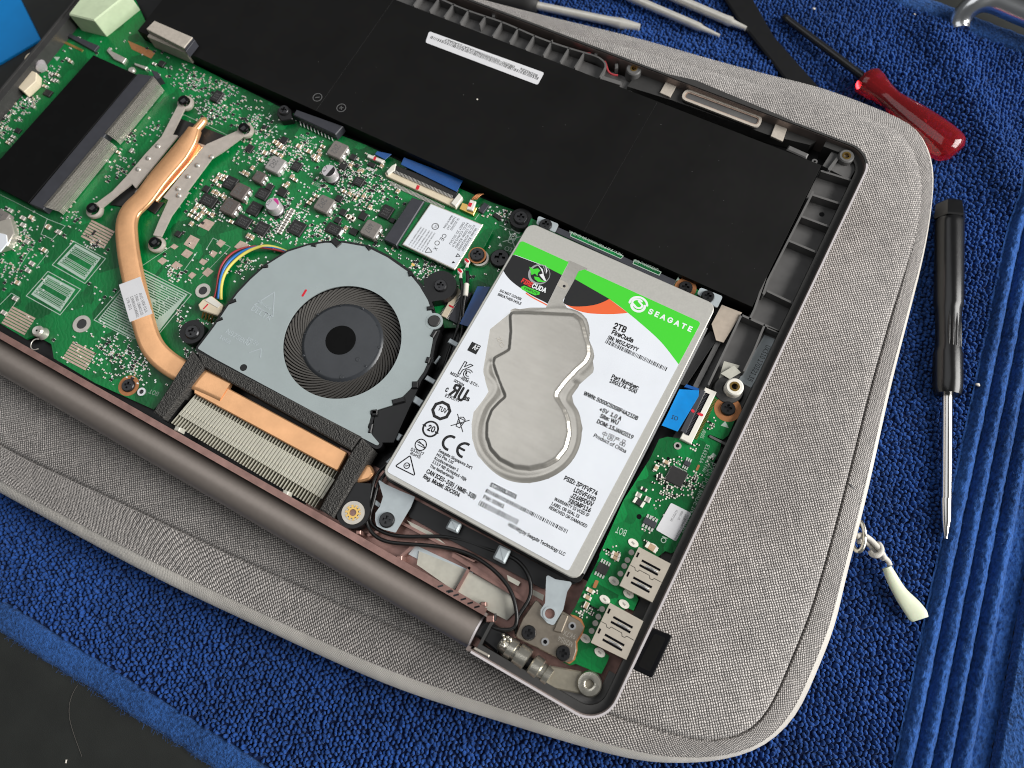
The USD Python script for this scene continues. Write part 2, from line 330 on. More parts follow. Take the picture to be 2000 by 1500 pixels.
def weave(name, coord, pitch, rot, light, dark, heather=0.25, strength=.8, twill=False):
    """plain-weave cloth: warp and weft threads cross over and under each other, gaps between them dark"""
    n = {'g': coord, 'm': ('mapping', {'mapping_type': 'point', 'rotation': (0, 0, rot), 'scale': (1 / pitch,) * 3}), 's': ('separate_xyz', {}),
         'wob': ('noise_texture', {'scale': 0.35 / pitch, 'detail': 2.0}), 'wa': ('vector_math', {'math_type': 'scale', 'scale': 1.1}), 'ws': ('vector_math', {'math_type': 'add'}), 'p': ('principled_bsdf', {'roughness': .85, 'sheen_weight': .25, 'sheen_roughness': .4}),
         'bu': ('bump', {'strength': strength, 'distance': .00035})}
    out = 'g.vector' if coord[0] == 'attribute' else 'g.position'
    l = [(out, 'm.vector'), (out, 'wob.vector'), ('wob.color', 'wa.vector1'), ('m.vector', 'ws.vector1'), ('wa.vector', 'ws.vector2'), ('ws.vector', 's.vector')]
    def mth(k, op, a, b=None, c=None):
        d = {'math_type': op}
        for i, x in enumerate((a, b, c)):
            if x is None: continue
            if isinstance(x, str): l.append((x, f'{k}.value{i + 1}'))
            else: d[f'value{i + 1}'] = x
        n[k] = ('math', d); return k + '.value'
    su = mth('su', 'absolute', mth('su0', 'sine', mth('su1', 'multiply', 's.x', math.pi)))
    sv = mth('sv', 'absolute', mth('sv0', 'sine', mth('sv1', 'multiply', 's.y', math.pi)))
    fl = mth('fl', 'add', mth('fu', 'floor', 's.x'), mth('fv', 'floor', 's.y'))
    ch = mth('ch', 'floored_modulo', fl, 2.0)
    a = mth('ha', 'multiply', su, mth('ha1', 'multiply_add', mth('sv2', 'power', sv, .7), .75, .25)); b = mth('hb', 'multiply', sv, mth('hb1', 'multiply_add', mth('su2', 'power', su, .7), .75, .25))
    dif = mth('df', 'subtract', b, a); h = mth('h', 'multiply_add', dif, ch, a)
    n['sc'] = ('mapping', {'mapping_type': 'point', 'scale': (1, .06, 1)}); n['sd'] = ('mapping', {'mapping_type': 'point', 'scale': (.06, 1, 1)})
    n['na'] = ('noise_texture', {'scale': 1.3, 'detail': 2.0}); n['nb'] = ('noise_texture', {'scale': 1.3, 'detail': 2.0})
    l += [('m.vector', 'sc.vector'), ('m.vector', 'sd.vector'), ('sc.vector', 'na.vector'), ('sd.vector', 'nb.vector')]
    th = mth('th', 'multiply_add', mth('td', 'subtract', 'nb.fac', 'na.fac'), ch, 'na.fac')
    n['r'] = ('rgb_ramp', {'ramp': [(0.05, dark), (0.42, tuple(.5 * x + .5 * y for x, y in zip(light, dark))), (0.8, light)]})
    n['r2'] = ('rgb_ramp', {'ramp': [(0.3, (1 - heather,) * 3), (0.7, (1 + heather, 1 + heather * .95, 1 + heather * .9))]})
    n['mx'] = ('mix', {'mix_type': 'multiply', 'fac': 1.0})
    l += [(h, 'r.fac'), (th, 'r2.fac'), ('r.color', 'mx.color1'), ('r2.color', 'mx.color2'), ('mx.color', 'p.base_color'), (h, 'bu.height'), ('bu.normal', 'p.normal')]
    l.remove(('mx.color', 'p.base_color')); n['r3'] = ('rgb_ramp', {'ramp': [(0.32, (.86, .85, .85)), (0.66, (1.08, 1.08, 1.08))]}); n['m3'] = ('mix', {'mix_type': 'multiply', 'fac': 1.0}); l += [('cn.fac', 'r3.fac'), ('mx.color', 'm3.color1'), ('r3.color', 'm3.color2'), ('m3.color', 'p.base_color')]
    n['cn'] = ('noise_texture', {'scale': .012 / pitch if coord[0] == 'attribute' else 26.0, 'detail': 4.0}); n['cb'] = ('bump', {'strength': .55, 'distance': .006}); l += [(out, 'cn.vector'), ('cn.fac', 'cb.height'), ('cb.normal', 'bu.normal')]
    LOOK[name] = usdkit.material(stage, '/World/Looks/' + name, n, l, surface='p.BSDF')
weave('canvas', ('geometry', {}), 0.00078, 0.12 + math.pi / 4, (0.505, 0.48, 0.46), (0.048, 0.042, 0.040), heather=.38, strength=1.0)
weave('canvas_side', ('attribute', {'attribute': 'st'}), 0.78, 0.2 + math.pi / 4, (0.505, 0.48, 0.46), (0.050, 0.044, 0.041), heather=.36, strength=1.0)
weave('zip_tape', ('attribute', {'attribute': 'st'}), 0.55, 0.62, (0.66, 0.63, 0.58), (0.44, 0.42, 0.38), heather=.06, strength=.35)
# towel cotton
def cotton(name, c, bscale, bump=.6, vary=.35, stretch=(1, 1, 1)):
    usdkit.material(stage, '/World/Looks/' + name, {
        'g': ('geometry', {}), 'o': ('object_info', {}), 'm': ('mapping', {'mapping_type': 'point', 'scale': stretch}), 'n': ('noise_texture', {'scale': bscale, 'detail': 3.0, 'roughness': .65}), 'n2': ('noise_texture', {'scale': 30.0, 'detail': 2.0}),
        'ad': ('math', {'math_type': 'multiply_add', 'value2': .4}), 'a2': ('math', {'math_type': 'multiply_add', 'value2': .2, 'value3': -.1}), 'a3': ('math', {'math_type': 'add'}), 'r': ('rgb_ramp', {'ramp': [(0.48, tuple(x * (1 - vary) for x in c)), (0.92, tuple(x * (1 + vary) for x in c))]}),
        'bu': ('bump', {'strength': bump, 'distance': .0006}), 'p': ('principled_bsdf', {'roughness': .9, 'sheen_weight': .35, 'sheen_roughness': .45, 'sheen_tint': (.35, .55, 1.0), 'specular_ior_level': .2})},
        [('g.position', 'm.vector'), ('m.vector', 'n.vector'), ('g.position', 'n2.vector'), ('n2.fac', 'ad.value1'), ('n.fac', 'ad.value3'), ('o.random', 'a2.value1'), ('a2.value', 'a3.value1'), ('ad.value', 'a3.value2'), ('a3.value' if name == 'terry' else 'ad.value', 'r.fac'), ('r.color', 'p.base_color'), ('n.fac', 'bu.height'), ('bu.normal', 'p.normal')], surface='p.BSDF')
    LOOK[name] = UsdShade.Material.Get(stage, '/World/Looks/' + name)
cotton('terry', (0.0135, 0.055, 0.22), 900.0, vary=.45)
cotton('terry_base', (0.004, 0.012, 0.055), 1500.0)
cotton('towel_band', (0.0175, 0.067, 0.235), 1100.0, bump=1.0, vary=.6, stretch=(1, .6, 1))
cotton('towel_plain', (0.0175, 0.064, 0.21), 1000.0, bump=1.4, vary=.7)
# translucent red handle
usdkit.material(stage, '/World/Looks/red_clear', {'p': ('principled_bsdf', {'base_color': (0.92, 0.035, 0.045), 'roughness': .08, 'transmission_weight': .88, 'ior': 1.40, 'coat_weight': .4})}, surface='p.BSDF')
LOOK['red_clear'] = UsdShade.Material.Get(stage, '/World/Looks/red_clear')
# ------------------------------------------------------------------ table
def grid_mesh(P):
    n, m = P.shape[:2]; idx = np.arange(n * m).reshape(n, m)
    a, b, c, d = idx[:-1, :-1].ravel(), idx[1:, :-1].ravel(), idx[1:, 1:].ravel(), idx[:-1, 1:].ravel()
    return P.reshape(-1, 3), np.vstack([np.stack([a, b, c], 1), np.stack([a, c, d], 1)])
lone('table_top', block(-20, 80, 1500, 1300, -70, -40, 1.0), 'table', label='dark charcoal table top under the blue towel', kind='structure')

# ------------------------------------------------------------------ grey fabric sleeve outline (needed by the towel)
pairs = [((0, 962), (0, 872)), ((297, 1125), (225, 980)), ((500, 1222), (500, 1110)), ((750, 1335), (750, 1222)), ((1000, 1417), (1000, 1322)), ((1150, 1462), (1162, 1390)), ((1250, 1486), (1280, 1428)),
         ((1350, 1490), (1350, 1447)), ((1450, 1475), (1425, 1447)), ((1500, 1452), (1480, 1425)), ((1565, 1380), (1525, 1350)), ((1620, 1250), (1577, 1225)), ((1652, 1125), (1609, 1125)), ((1690, 975), (1650, 975)),
         ((1740, 750), (1707, 750)), ((1775, 612), (1750, 600)), ((1802, 500), (1785, 480)), ((1820, 375), (1801, 390)), ((1820, 325), (1798, 330)), ((1810, 292), (1780, 285)), ((1787, 255), (1757, 255)), ((1740, 230), (1715, 238)),
         ((1625, 185), (1608, 198)), ((1500, 152), (1490, 167)), ((1375, 118), (1368, 134)), ((1250, 82), (1245, 98)), ((1100, 45), (1096, 62)), ((1000, 20), (995, 38)), ((880, -12), (876, 6))]
Eo = [tuple(on(a, -29)) for a, b in pairs] + [(-150, 188), (-196, 172), (-209, 120), (-209, 20), (-205, -52), (-185, -72)]
So = [tuple(on(b, -22.5)) for a, b in pairs] + [(-147, 182), (-188, 166), (-200, 118), (-200, 20), (-192, -38), (-180, -56)]
NS = 260
def closed2(pts): 
    pts = np.asarray(pts); q = np.vstack([pts, pts[:1]])
    return q
_s = np.r_[0, np.cumsum(np.linalg.norm(np.diff(closed2(Eo), axis=0), axis=1))]
_t = np.linspace(0, _s[-1], NS, endpoint=False)
from scipy.interpolate import PchipInterpolator
def per(pts):
    q = closed2(pts); k = 4
    qq = np.vstack([q[:-1][-k:], q, q[1:][:k]]); ss = np.r_[_s[:-1][-k:] - _s[-1], _s, _s[1:][:k] + _s[-1]]
    return PchipInterpolator(ss, qq)(_t)
from scipy.ndimage import gaussian_filter1d
OUT, SEAM = gaussian_filter1d(per(Eo), 1.2, axis=0, mode='wrap'), gaussian_filter1d(per(So), 1.2, axis=0, mode='wrap')

# ------------------------------------------------------------------ blue towel
TA = np.array([181.0, -1.0]); TT = np.array([-30.0, 211.0]); TT /= np.linalg.norm(TT); TN = np.array([TT[1], -TT[0]])
def tau_edge(s, p, slope):                       # where the line at offset s meets a straight edge through p
    o = TA + np.multiply.outer(s, TN)
    return (p[1] - o[..., 1] + slope * (o[..., 0] - p[0])) / (TT[1] - slope * TT[0])
def tau0(s): return tau_edge(s, (-11.0, -108.8), 0.021)
def tau1(s): return tau_edge(s, (94.0, 287.0), -0.075)
def seg_d(x, y, a, b):
    a, b = np.asarray(a), np.asarray(b); d = b - a; t = np.clip(((x - a[0]) * d[0] + (y - a[1]) * d[1]) / (d @ d), 0, 1)
    return np.hypot(x - a[0] - t * d[0], y - a[1] - t * d[1])
W1 = (on((1835, 70), -36), on((1985, 380), -36)); W2 = (on((1230, 72), -36), on((1480, 140), -36)); W3 = (on((1560, 20), -36), on((1790, 150), -36))
def zt(x, y):
    z = -38.9 + 1.6 * (meshkit.fbm(np.stack([x / 55, y / 55, 0 * x], -1), 3, 11) - .35)
    z = z + 4.5 * np.exp(-(seg_d(x, y, *W1) / 9) ** 2) + 3.0 * np.exp(-(seg_d(x, y, *W2) / 7) ** 2) + 2.0 * np.exp(-(seg_d(x, y, *W3) / 8) ** 2)
    return np.maximum(z, -39.3)
towel = thing('towel', 'royal blue terry cloth towel spread on the table under the grey sleeve', 'towel', (20, 80, -40))
HEM = 9.0
def cloth(s, ts, dz):
    P = TA + s[:, None, None] * TN + ts[..., None] * TT
    return np.concatenate([P, (zt(P[..., 0], P[..., 1]) + dz)[..., None]], -1)
s = np.linspace(-405, 0, 120); u = np.linspace(0, 1, 150)
t0, t1 = tau0(s), tau1(s)
ts = t0[:, None] + HEM + (t1 - t0 - 2 * HEM)[:, None] * u
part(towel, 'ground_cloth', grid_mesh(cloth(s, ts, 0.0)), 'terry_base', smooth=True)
for side in (0, 1):                              # the flat folded hems along both ends
    s2 = np.linspace(-405, 46, 420); w = np.array([-.6, 0, .6, 1.5, 3, 5, 7, 8.2, 8.8, 9.2]); dz = np.array([-1.6, -.3, .5, .9, 1.1, 1.2, 1.1, .7, -.2, -1.4])
    e = tau0(s2) if side == 0 else tau1(s2); sg = 1 if side == 0 else -1
    wob = 0.7 * (meshkit.noise(np.stack([s2 / 14, 0 * s2, 0 * s2], -1), 3) - .5) + .5 * (meshkit.noise(np.stack([s2 / 3, 0 * s2, 0 * s2], -1), 4) - .5)
    P = TA + s2[:, None, None] * TN + ((e + wob)[:, None] + sg * w)[..., None] * TT
    z = zt(P[..., 0], P[..., 1]) + dz + 0.7 * (meshkit.fbm(P[..., [0, 1, 1]] / 4, 3, 8) - .5)
    z[:, 0] = -39.96
    part(towel, 'hem', grid_mesh(np.concatenate([P, z[..., None]], -1)), 'towel_plain', smooth=True)
def ridge(s): 
    r = np.where((s > 0) & (s < 21.5), 3.4 * np.abs(np.sin(np.pi * np.clip(s, 0, 21.5) / 5.375)) ** .75, 0.0)
    return r + np.where(s >= 27, 3.0 * np.clip((s - 27) / 1.2, 0, 1) ** .6, 0) + np.where(s <= 0, 1.2, 0)
s3 = np.arange(-0.6, 27.01, 0.3); t0, t1 = tau0(s3), tau1(s3); u = np.linspace(0, 1, 800)
ts = t0[:, None] + HEM + (t1 - t0 - 2 * HEM)[:, None] * u
P = cloth(s3, ts, 0.0); P[..., 2] += ridge(s3 + 0.0)[:, None] + .55 * (meshkit.noise(np.stack([P[..., 0] / .75, P[..., 1] / 1.1, 0 * P[..., 0]], -1), 5) - .5) + .5 * (meshkit.noise(np.stack([P[..., 0] / 2, P[..., 1] / 3, 0 * P[..., 0]], -1), 6) - .5)
wig = 1.2 * (meshkit.fbm(np.stack([ts / 60, 0 * ts, 0 * ts], -1), 2, 9) - .5)
P[..., :2] += wig[..., None] * TN
part(towel, 'ribbed_band', grid_mesh(P), 'towel_band', smooth=True)
s4 = np.arange(27.0, 46.1, 0.4); t0, t1 = tau0(s4), tau1(s4)
ts = t0[:, None] + HEM + (t1 - t0 - 2 * HEM)[:, None] * u
P = cloth(s4, ts, 0.0); P[..., 2] += ridge(s4)[:, None] + .35 * np.abs(np.sin(2.2 * s4[:, None] + .9 * P[..., 1])) + .35 * (meshkit.noise(np.stack([P[..., 0] / .8, P[..., 1] / .8, 0 * P[..., 0]], -1), 15) - .5)
wig = 1.2 * (meshkit.fbm(np.stack([ts / 60, 0 * ts, 0 * ts], -1), 2, 9) - .5); P[..., :2] += wig[..., None] * TN
part(towel, 'flat_border', grid_mesh(P), 'towel_plain', smooth=True)
def fuzz(s_, w_, e_, n, length):
    vs, fs = [], []
    for k in range(n):
        p = TA + s_[k] * TN + (e_[k]) * TT; z0 = float(zt(np.array([p[0]]), np.array([p[1]]))[0]) + w_[k]
        d0 = RNG.normal(0, 1, 3) * [1, 1, .5]; d0 /= np.linalg.norm(d0); q0 = np.array([*p, z0]); c1 = RNG.normal(0, .35, 3); l_ = length * RNG.uniform(.5, 1.3)
        pts = [q0, q0 + d0 * l_ * .5 + c1 * .3, q0 + d0 * l_ + c1]; sd_ = np.cross(d0, [0, 0, 1.0]); sd_ = sd_ / max(np.linalg.norm(sd_), 1e-6) * .035; b = len(vs) * 6
        vs.append(np.vstack([np.vstack([q - sd_, q + sd_ + [0, 0, .02]]) for q in pts])); fs += [[b, b + 1, b + 3], [b, b + 3, b + 2], [b + 2, b + 3, b + 5], [b + 2, b + 5, b + 4]]
    return np.vstack(vs), np.array(fs)
sf = RNG.uniform(-330, -150, 900); part(towel, 'fuzz', fuzz(sf, np.full(900, .4), tau0(sf) + RNG.uniform(-.4, 1.2, 900), 900, 1.3), 'towel_plain', kind='stuff', smooth=False)
sf = RNG.uniform(0, 44, 2200); ef = RNG.uniform(-60, 230, 2200); part(towel, 'fuzz', fuzz(sf, ridge(sf) + .3, ef, 2200, 1.2), 'towel_plain', kind='stuff', smooth=False)
# terry loops: short arches of yarn standing in rows on the ground cloth
gs = np.arange(-400, -0.4, 1.5); gt = np.arange(-180, 420, 1.62)
S2, T2 = np.meshgrid(gs, gt, indexing='ij'); T2 = T2 + (np.arange(len(gs)) % 2)[:, None] * .81
S2 = S2 + RNG.normal(0, .15, S2.shape) + 1.6 * (meshkit.fbm(np.stack([S2 / 25, T2 / 25, 0 * S2], -1), 3, 21) - .5); T2 = T2 + RNG.normal(0, .17, T2.shape) + 1.6 * (meshkit.fbm(np.stack([S2 / 25, T2 / 25, 0 * S2 + 7], -1), 3, 22) - .5)
ok = (T2 > tau0(S2) + HEM + .4) & (T2 < tau1(S2) - HEM - .4); S2, T2 = S2[ok], T2[ok]
XY = TA + S2[:, None] * TN + T2[:, None] * TT
cc = (np.column_stack([XY, np.full(len(XY), -38)]) - EYE) @ ROT.T; px = 1000 + FOC * cc[:, 0] / cc[:, 2]; py = 750 + FOC * cc[:, 1] / cc[:, 2]
import shapely
keep = (px > -160) & (px < 2160) & (py > -120) & (py < 1640)
keep &= ~shapely.contains_xy(Polygon(OUT).buffer(-7), XY[:, 0], XY[:, 1])
XY = XY[keep]; N = len(XY)
z = zt(XY[:, 0], XY[:, 1])
pi = UsdGeom.PointInstancer.Define(stage, f'{towel.GetPath()}/terry_loops')
keys(pi.GetPrim(), kind='stuff')
protos = []
for k, (r, hgt, wid) in enumerate(((.50, 1.45, .36), (.47, 1.7, .30), (.53, 1.3, .42))):
    a = np.linspace(-.15, math.pi + .15, 7)
    pth = np.stack([wid * np.cos(a) * 1.0, .22 * np.sin(2 * a), hgt * np.sin(a) - .25], 1)
    v, f = tube(pth, r, 6)
    m = usdkit.mesh(stage, f'{pi.GetPath()}/loop{"" if k == 0 else "_%03d" % k}', (v * MM, f), LOOK['terry'], smooth=True); protos.append(m.GetPath())
pi.CreatePrototypesRel().SetTargets(protos)
base = BASE[str(towel.GetPath())]
pi.CreatePositionsAttr(Vt.Vec3fArray.FromNumpy(((np.column_stack([XY, z]) - base) * MM).astype(np.float32)))
pi.CreateProtoIndicesAttr(Vt.IntArray.FromNumpy(RNG.integers(0, 3, N).astype(np.int32)))
ang = np.arctan2(TT[1], TT[0]) + RNG.normal(0, .55, N); tlt = RNG.normal(0, .26, N); tl2 = RNG.normal(0, .26, N)
def qmul(a, b):
    w1, x1, y1, z1 = a; w2, x2, y2, z2 = b
    return (w1 * w2 - x1 * x2 - y1 * y2 - z1 * z2, w1 * x2 + x1 * w2 + y1 * z2 - z1 * y2, w1 * y2 - x1 * z2 + y1 * w2 + z1 * x2, w1 * z2 + x1 * y2 - y1 * x2 + z1 * w2)
q = qmul((np.cos(ang / 2), 0 * ang, 0 * ang, np.sin(ang / 2)), qmul((np.cos(tlt / 2), np.sin(tlt / 2), 0 * ang, 0 * ang), (np.cos(tl2 / 2), 0 * ang, np.sin(tl2 / 2), 0 * ang)))
qs = np.stack(q, 1)
pi.CreateOrientationsAttr(Vt.QuathArray([Gf.Quath(float(w), float(x), float(y), float(zz)) for w, x, y, zz in qs]))
sc = RNG.uniform(.8, 1.15, N)
pi.CreateScalesAttr(Vt.Vec3fArray.FromNumpy(np.stack([sc, sc, sc * RNG.uniform(.8, 1.15, N)], 1).astype(np.float32)))

# ------------------------------------------------------------------ grey fabric sleeve
slv = thing('laptop_sleeve', 'grey woven fabric laptop sleeve with rounded corners lying under the open laptop', 'laptop sleeve', (0, 60, -37))
d = SEAM - OUT; wdt = np.linalg.norm(d, axis=1, keepdims=True); nin = d / wdt
arc = np.r_[0, np.cumsum(np.linalg.norm(np.diff(OUT, axis=0), axis=1))]
def rings_of(us):
    R, UV, pl = [], [], 0.0
    prev = None
    for uu in us:
        if uu < 0: p = OUT + nin * (1.2 * (-uu) ** 1.5 * 2.2); zz = -29 + 8.0 * uu
        else:
            th = uu * math.pi / 2; p = OUT + d * (1 - math.cos(th)); zz = -29 + 6.5 * math.sin(th)
        r = at_z(p, zz)
        if prev is not None: pl += float(np.mean(np.linalg.norm(r - prev, axis=1)))
        R.append(r); UV.append(np.stack([arc, np.full(NS, pl)], 1)); prev = r
    return R, np.vstack(UV)
def band(R, UV):
    n = NS + 1; Rc = [np.vstack([r, r[:1]]) for r in R]; m = len(R)
    uv = UV.reshape(m, NS, 2); end = uv[:, :1].copy(); end[..., 0] = arc[-1] + 1; uv = np.concatenate([uv, end], 1)
    v, f = grid_mesh(np.stack(Rc, 0)[..., :]); f = f[:, ::-1]
    return (v, f), uv.reshape(-1, 2)
R, UV = rings_of(np.linspace(-.98, .50, 12)); m_, uv_ = band(R, UV); part(slv, 'zip_tape', m_, 'zip_tape', smooth=True, uv=uv_)
R, UV = rings_of(np.linspace(.50, 1.0, 9)); R[0] = R[0] + [0, 0, .35]
m_, uv_ = band(R, UV); part(slv, 'gusset', m_, 'canvas_side', smooth=True, uv=uv_)
prof = [(0.0, -22.5), (.3, -23.6), (.7, -23.5), (1.0, -22.1), (2.2, -21.2), (4.5, -20.7), (8, -20.35), (13, -20.12), (18, -20.06)]
tg = np.roll(SEAM, -3, 0) - np.roll(SEAM, 3, 0); tg /= np.linalg.norm(tg, axis=1, keepdims=True); nn = gaussian_filter1d(np.stack([-tg[:, 1], tg[:, 0]], 1), 5, axis=0, mode='wrap')
deep = 1 / (1 + np.exp(-(150 - SEAM[:, 1]) / 12))                    # the seam sinks in along the near sides and fades out along the far edge
R = []
for q, zz in prof:
    z0 = np.interp(q, [0, 18], [-22.5, -20.06]); z0 = -20.06 - 2.44 * np.exp(-q / 4.0)
    R.append(np.column_stack([SEAM + nn * q, zz * deep + z0 * (1 - deep)]))
top = loft(R, bottom=False, top=True)
part(slv, 'top_panel', top, 'canvas', smooth=40)
part(slv, 'bottom_panel', (lambda v: (v[0], v[1][:, ::-1]))((at_z(OUT + nin * 2.6, -36.8), ear(OUT + nin * 2.6))), 'canvas', smooth=False)
# the zip: two coil lines and the slider with its cord pull
sx, sy = on((1677, 1035), -30)
def pth(pts): return np.array([(*on(p, zz), zz) for *p, zz in pts])
a = np.linspace(0, 2 * math.pi, 22)
ringp = np.array([(*on((1676 + 13 * math.cos(t), 1047 + 30 * math.sin(t)), -29.5 + 1.2 * math.cos(t)), -29.5 + 1.2 * math.cos(t)) for t in a])
zs = part(slv, 'zip_slider', join(tube(ringp, .8, 8), block(sx - 3.0, sy - 1, 3.5, 6, -31.5, -28, .5)), 'white_metal', smooth=True)
loop1 = smooth_path(pth([(1672, 1048, -29), (1695, 1050, -30), (1712, 1066, -31), (1724, 1082, -32), (1726, 1090, -33.2), (1714, 1082, -33.4), (1700, 1066, -32.6), (1676, 1057, -30.5)]), 60)
loop2 = smooth_path(pth([(1700, 1078, -32.2), (1712, 1085, -30.6), (1722, 1072, -30.8), (1716, 1062, -31.6), (1722, 1082, -32.6), (1733, 1094, -33.5), (1738, 1104, -34)]), 40)
part(zs, 'pull_cord', join(tube(loop1, .95, 8), tube(loop2, .9, 8)), 'cord', smooth=True)
tp = smooth_path(pth([(1732, 1108, -34), (1748, 1140, -34.4), (1764, 1165, -34.6), (1786, 1192, -34.6), (1797, 1210, -34.4)]), 26)
k = np.linspace(0, 1, 26); half = np.interp(k, [0, .15, .45, .75, .93, 1], [1.5, 1.9, 2.3, 3.2, 3.4, 2.9]); thk = np.interp(k, [0, .2, .6, 1], [1.4, 1.2, 1.2, .9])
pr_ = [np.stack([h_ * np.cos(a_) * (abs(np.cos(a_)) ** -.25 + 1e-9).clip(0, 1.12), t_ * np.sin(a_)], 1) for h_, t_ in zip(half, thk) for a_ in [np.linspace(0, 2 * math.pi, 16, endpoint=False) + .01]]
part(zs, 'pull_tab', sweep(tp, pr_), 'pull_green', smooth=50)
part(slv, 'stitching', tube(smooth_path(pth([(1660, 946, -22.4), (1668, 955, -22.9), (1678, 965, -25), (1684, 974, -27.0)]), 10), .3, 5), 'ink_grey', smooth=True)
# ------------------------------------------------------------------ laptop: open base with everything that is moulded into it
lap = thing('laptop', 'open laptop base of rose grey metal, bottom cover removed, lying on the grey sleeve', 'laptop', (-60, 70, -20))
full = sbox(-218, -33, 94.8, 177.3).buffer(-9, 12).buffer(9, 12)
outer = full.difference(sbox(-300, -40, 49.5, -21.9))
in1 = outer.buffer(-0.9, 8); in2 = outer.buffer(-3.3, 8)
part(lap, 'screen_lid', prism(np.array(full.exterior.coords)[:-1], -20, -15.4, .6), 'hinge_metal', smooth=50)
part(lap, 'case_wall', solid(outer.difference(in1).difference(sbox(48, -31.6, 51.5, -21.9)), -14.6, -2.5), 'case_metal', smooth=40)
part(lap, 'rim', solid(outer.buffer(.05).difference(outer.buffer(-.6, 8)).intersection(sbox(51.2, -60, 200, 172)), -2.5, -1.9), 'rim_metal', smooth=40)
part(lap, 'dark_rim', solid(outer.buffer(.05).difference(outer.buffer(-.75, 8)).intersection(sbox(-300, 172, 200, 300).union(sbox(-300, 0, -200, 172))), -2.5, -1.95), 'dark_plastic', smooth=40)
part(lap, 'hinge_edge', solid(sbox(-217, -21.9, 49.5, -19.7), -3.2, -2.0), 'pink_coat')
part(lap, 'inner_lip', solid(in1.difference(in2).intersection(sbox(52, -60, 200, 172).union(sbox(78, 160, 200, 300))), -12, -4.2), 'dark_plastic', smooth=40)
part(lap, 'inner_lip', solid(sbox(-217.2, -15, -214.6, 172), -12, -2.4), 'dark_plastic')
part(lap, 'floor', solid(outer.buffer(-.5), -14.4, -11.2), 'black_plastic')
part(lap, 'palm_rest', solid(Polygon([(76, 55), (91.6, 55), (91.6, 168), (80.6, 168), (80.6, 102), (76, 102)]), -11.2, -9.0), 'grey_plastic')
part(lap, 'palm_rest', solid(sbox(-216, 164, 6, 174.2), -11.2, -8.0), 'grey_plastic')
part(lap, 'corner_floor', solid(sbox(-20, -31.5, 91.5, 2).difference(sbox(-30, -40, 49.5, -20.9)), -11.2, -9.8), 'pink_coat')
# hinge cover: long rounded bar in the notch behind the base
pr2 = np.array([(-5.6 * math.cos(t), 5.2 * math.sin(t)) for t in np.linspace(0, 2 * math.pi, 40, endpoint=False)])
hb = sweep(np.array([(-212.0, -27.3, -9.4), (-100, -27.3, -9.4), (49.0, -27.3, -9.4)]), pr2)
hc = part(lap, 'hinge_cover', hb, 'hinge_metal', smooth=60)
part(hc, 'end_ring', sweep(np.array([(49.0, -27.3, -9.4), (49.5, -27.3, -9.4)]), pr2 * 1.01), 'rim_metal', smooth=60)
# slots and tabs along the thin rear edge
for k, x in enumerate((-56, -26.5, -2, 3.2, 8.4, 13.6, 18.8, 24, 29.2)):
    pass
slots = [on(E(*p), -2) for p in ((10, 460), (60, 490), (125, 525), (185, 560), (245, 595))] + [on(Q(1, 3)(*p), -2) for p in ((1450, 62), (1520, 92))]
part(lap, 'edge_slots', join(*[block(x, -20.75, 1.7, .55, -3.0, -1.97, 0, rot=.75) for x, y in slots]), 'gloss_black')
for p in (Q(1, 2)(230, 850), Q(0, 2)(1385, 350)): x, y = on(p, -2.5); part(lap, 'snap_hook', block(x, y, 2.0, 1.5, -6, -2.2, .3, rot=.2), 'pale_tape')
for p, w in ((E(290, 590), 1.6), (E(350, 720), 2.4), (Q(1, 2)(800, 1160), 1.6), (Q(1, 2)(1120, 1360), 1.8)): x, y = on(p, -4); part(lap, 'snap_hook', block(x, y, w, w * .8, -9.8, -3.6, .25, rot=.5), 'pink_coat')
# rear compartment: coated ribs and pale tape strips
for p0, p1 in ((E(40, 495), E(165, 270)), (E(165, 270), E(700, 590)), (E(0, 100), E(330, 235)), (Q(1, 2)(1120, 1360), Q(1, 2)(1250, 1240)), (Q(1, 2)(880, 1180), Q(1, 2)(1130, 1080)), (Q(1, 2)(1130, 1080), Q(1, 2)(1700, 1380))):
    a, b = on(p0, -7.4), on(p1, -7.4); part(lap, 'rear_rib', solid(stroke([a, b], .9), -10.5, -7.4), 'pink_coat')
for poly, zz, mt in (([E(60, 470), E(165, 300), E(500, 480), E(565, 560), E(575, 660), E(500, 735), E(110, 530)], -8.6, 'pale_tape'), ([E(-300, 240), E(-280, 120), E(150, 290), E(30, 470)], -8.6, 'pale_tape'),
                     ([Q(1, 2)(1190, 1330), Q(1, 2)(1250, 1260), Q(1, 2)(1700, 1470), Q(1, 2)(1640, 1560)], -8.9, 'zinc'), ([Q(1, 2)(1180, 1065), Q(1, 2)(1370, 1160), Q(1, 2)(1480, 1250), Q(1, 2)(1240, 1150)], -8.2, 'pale_tape'),
                     ([E(360, 820), E(470, 790), E(500, 860), E(400, 880)], -9.0, 'pink_coat'), ([E(500, 330), E(620, 395), E(600, 430), E(510, 380)], -7.6, 'pale_tape'), ([E(720, 455), E(830, 510), E(820, 560), E(715, 500)], -7.6, 'pale_tape'),
                     ([E(50, 90), E(190, 150), E(240, 190), E(80, 120)], -8.0, 'pale_tape'), ([E(20, 130), E(700, 560), E(690, 600), E(10, 170)], -8.3, 'pink_coat')):
    part(lap, 'insulating_tape', prism(ons(poly, zz), zz - .3, zz, 0), mt)
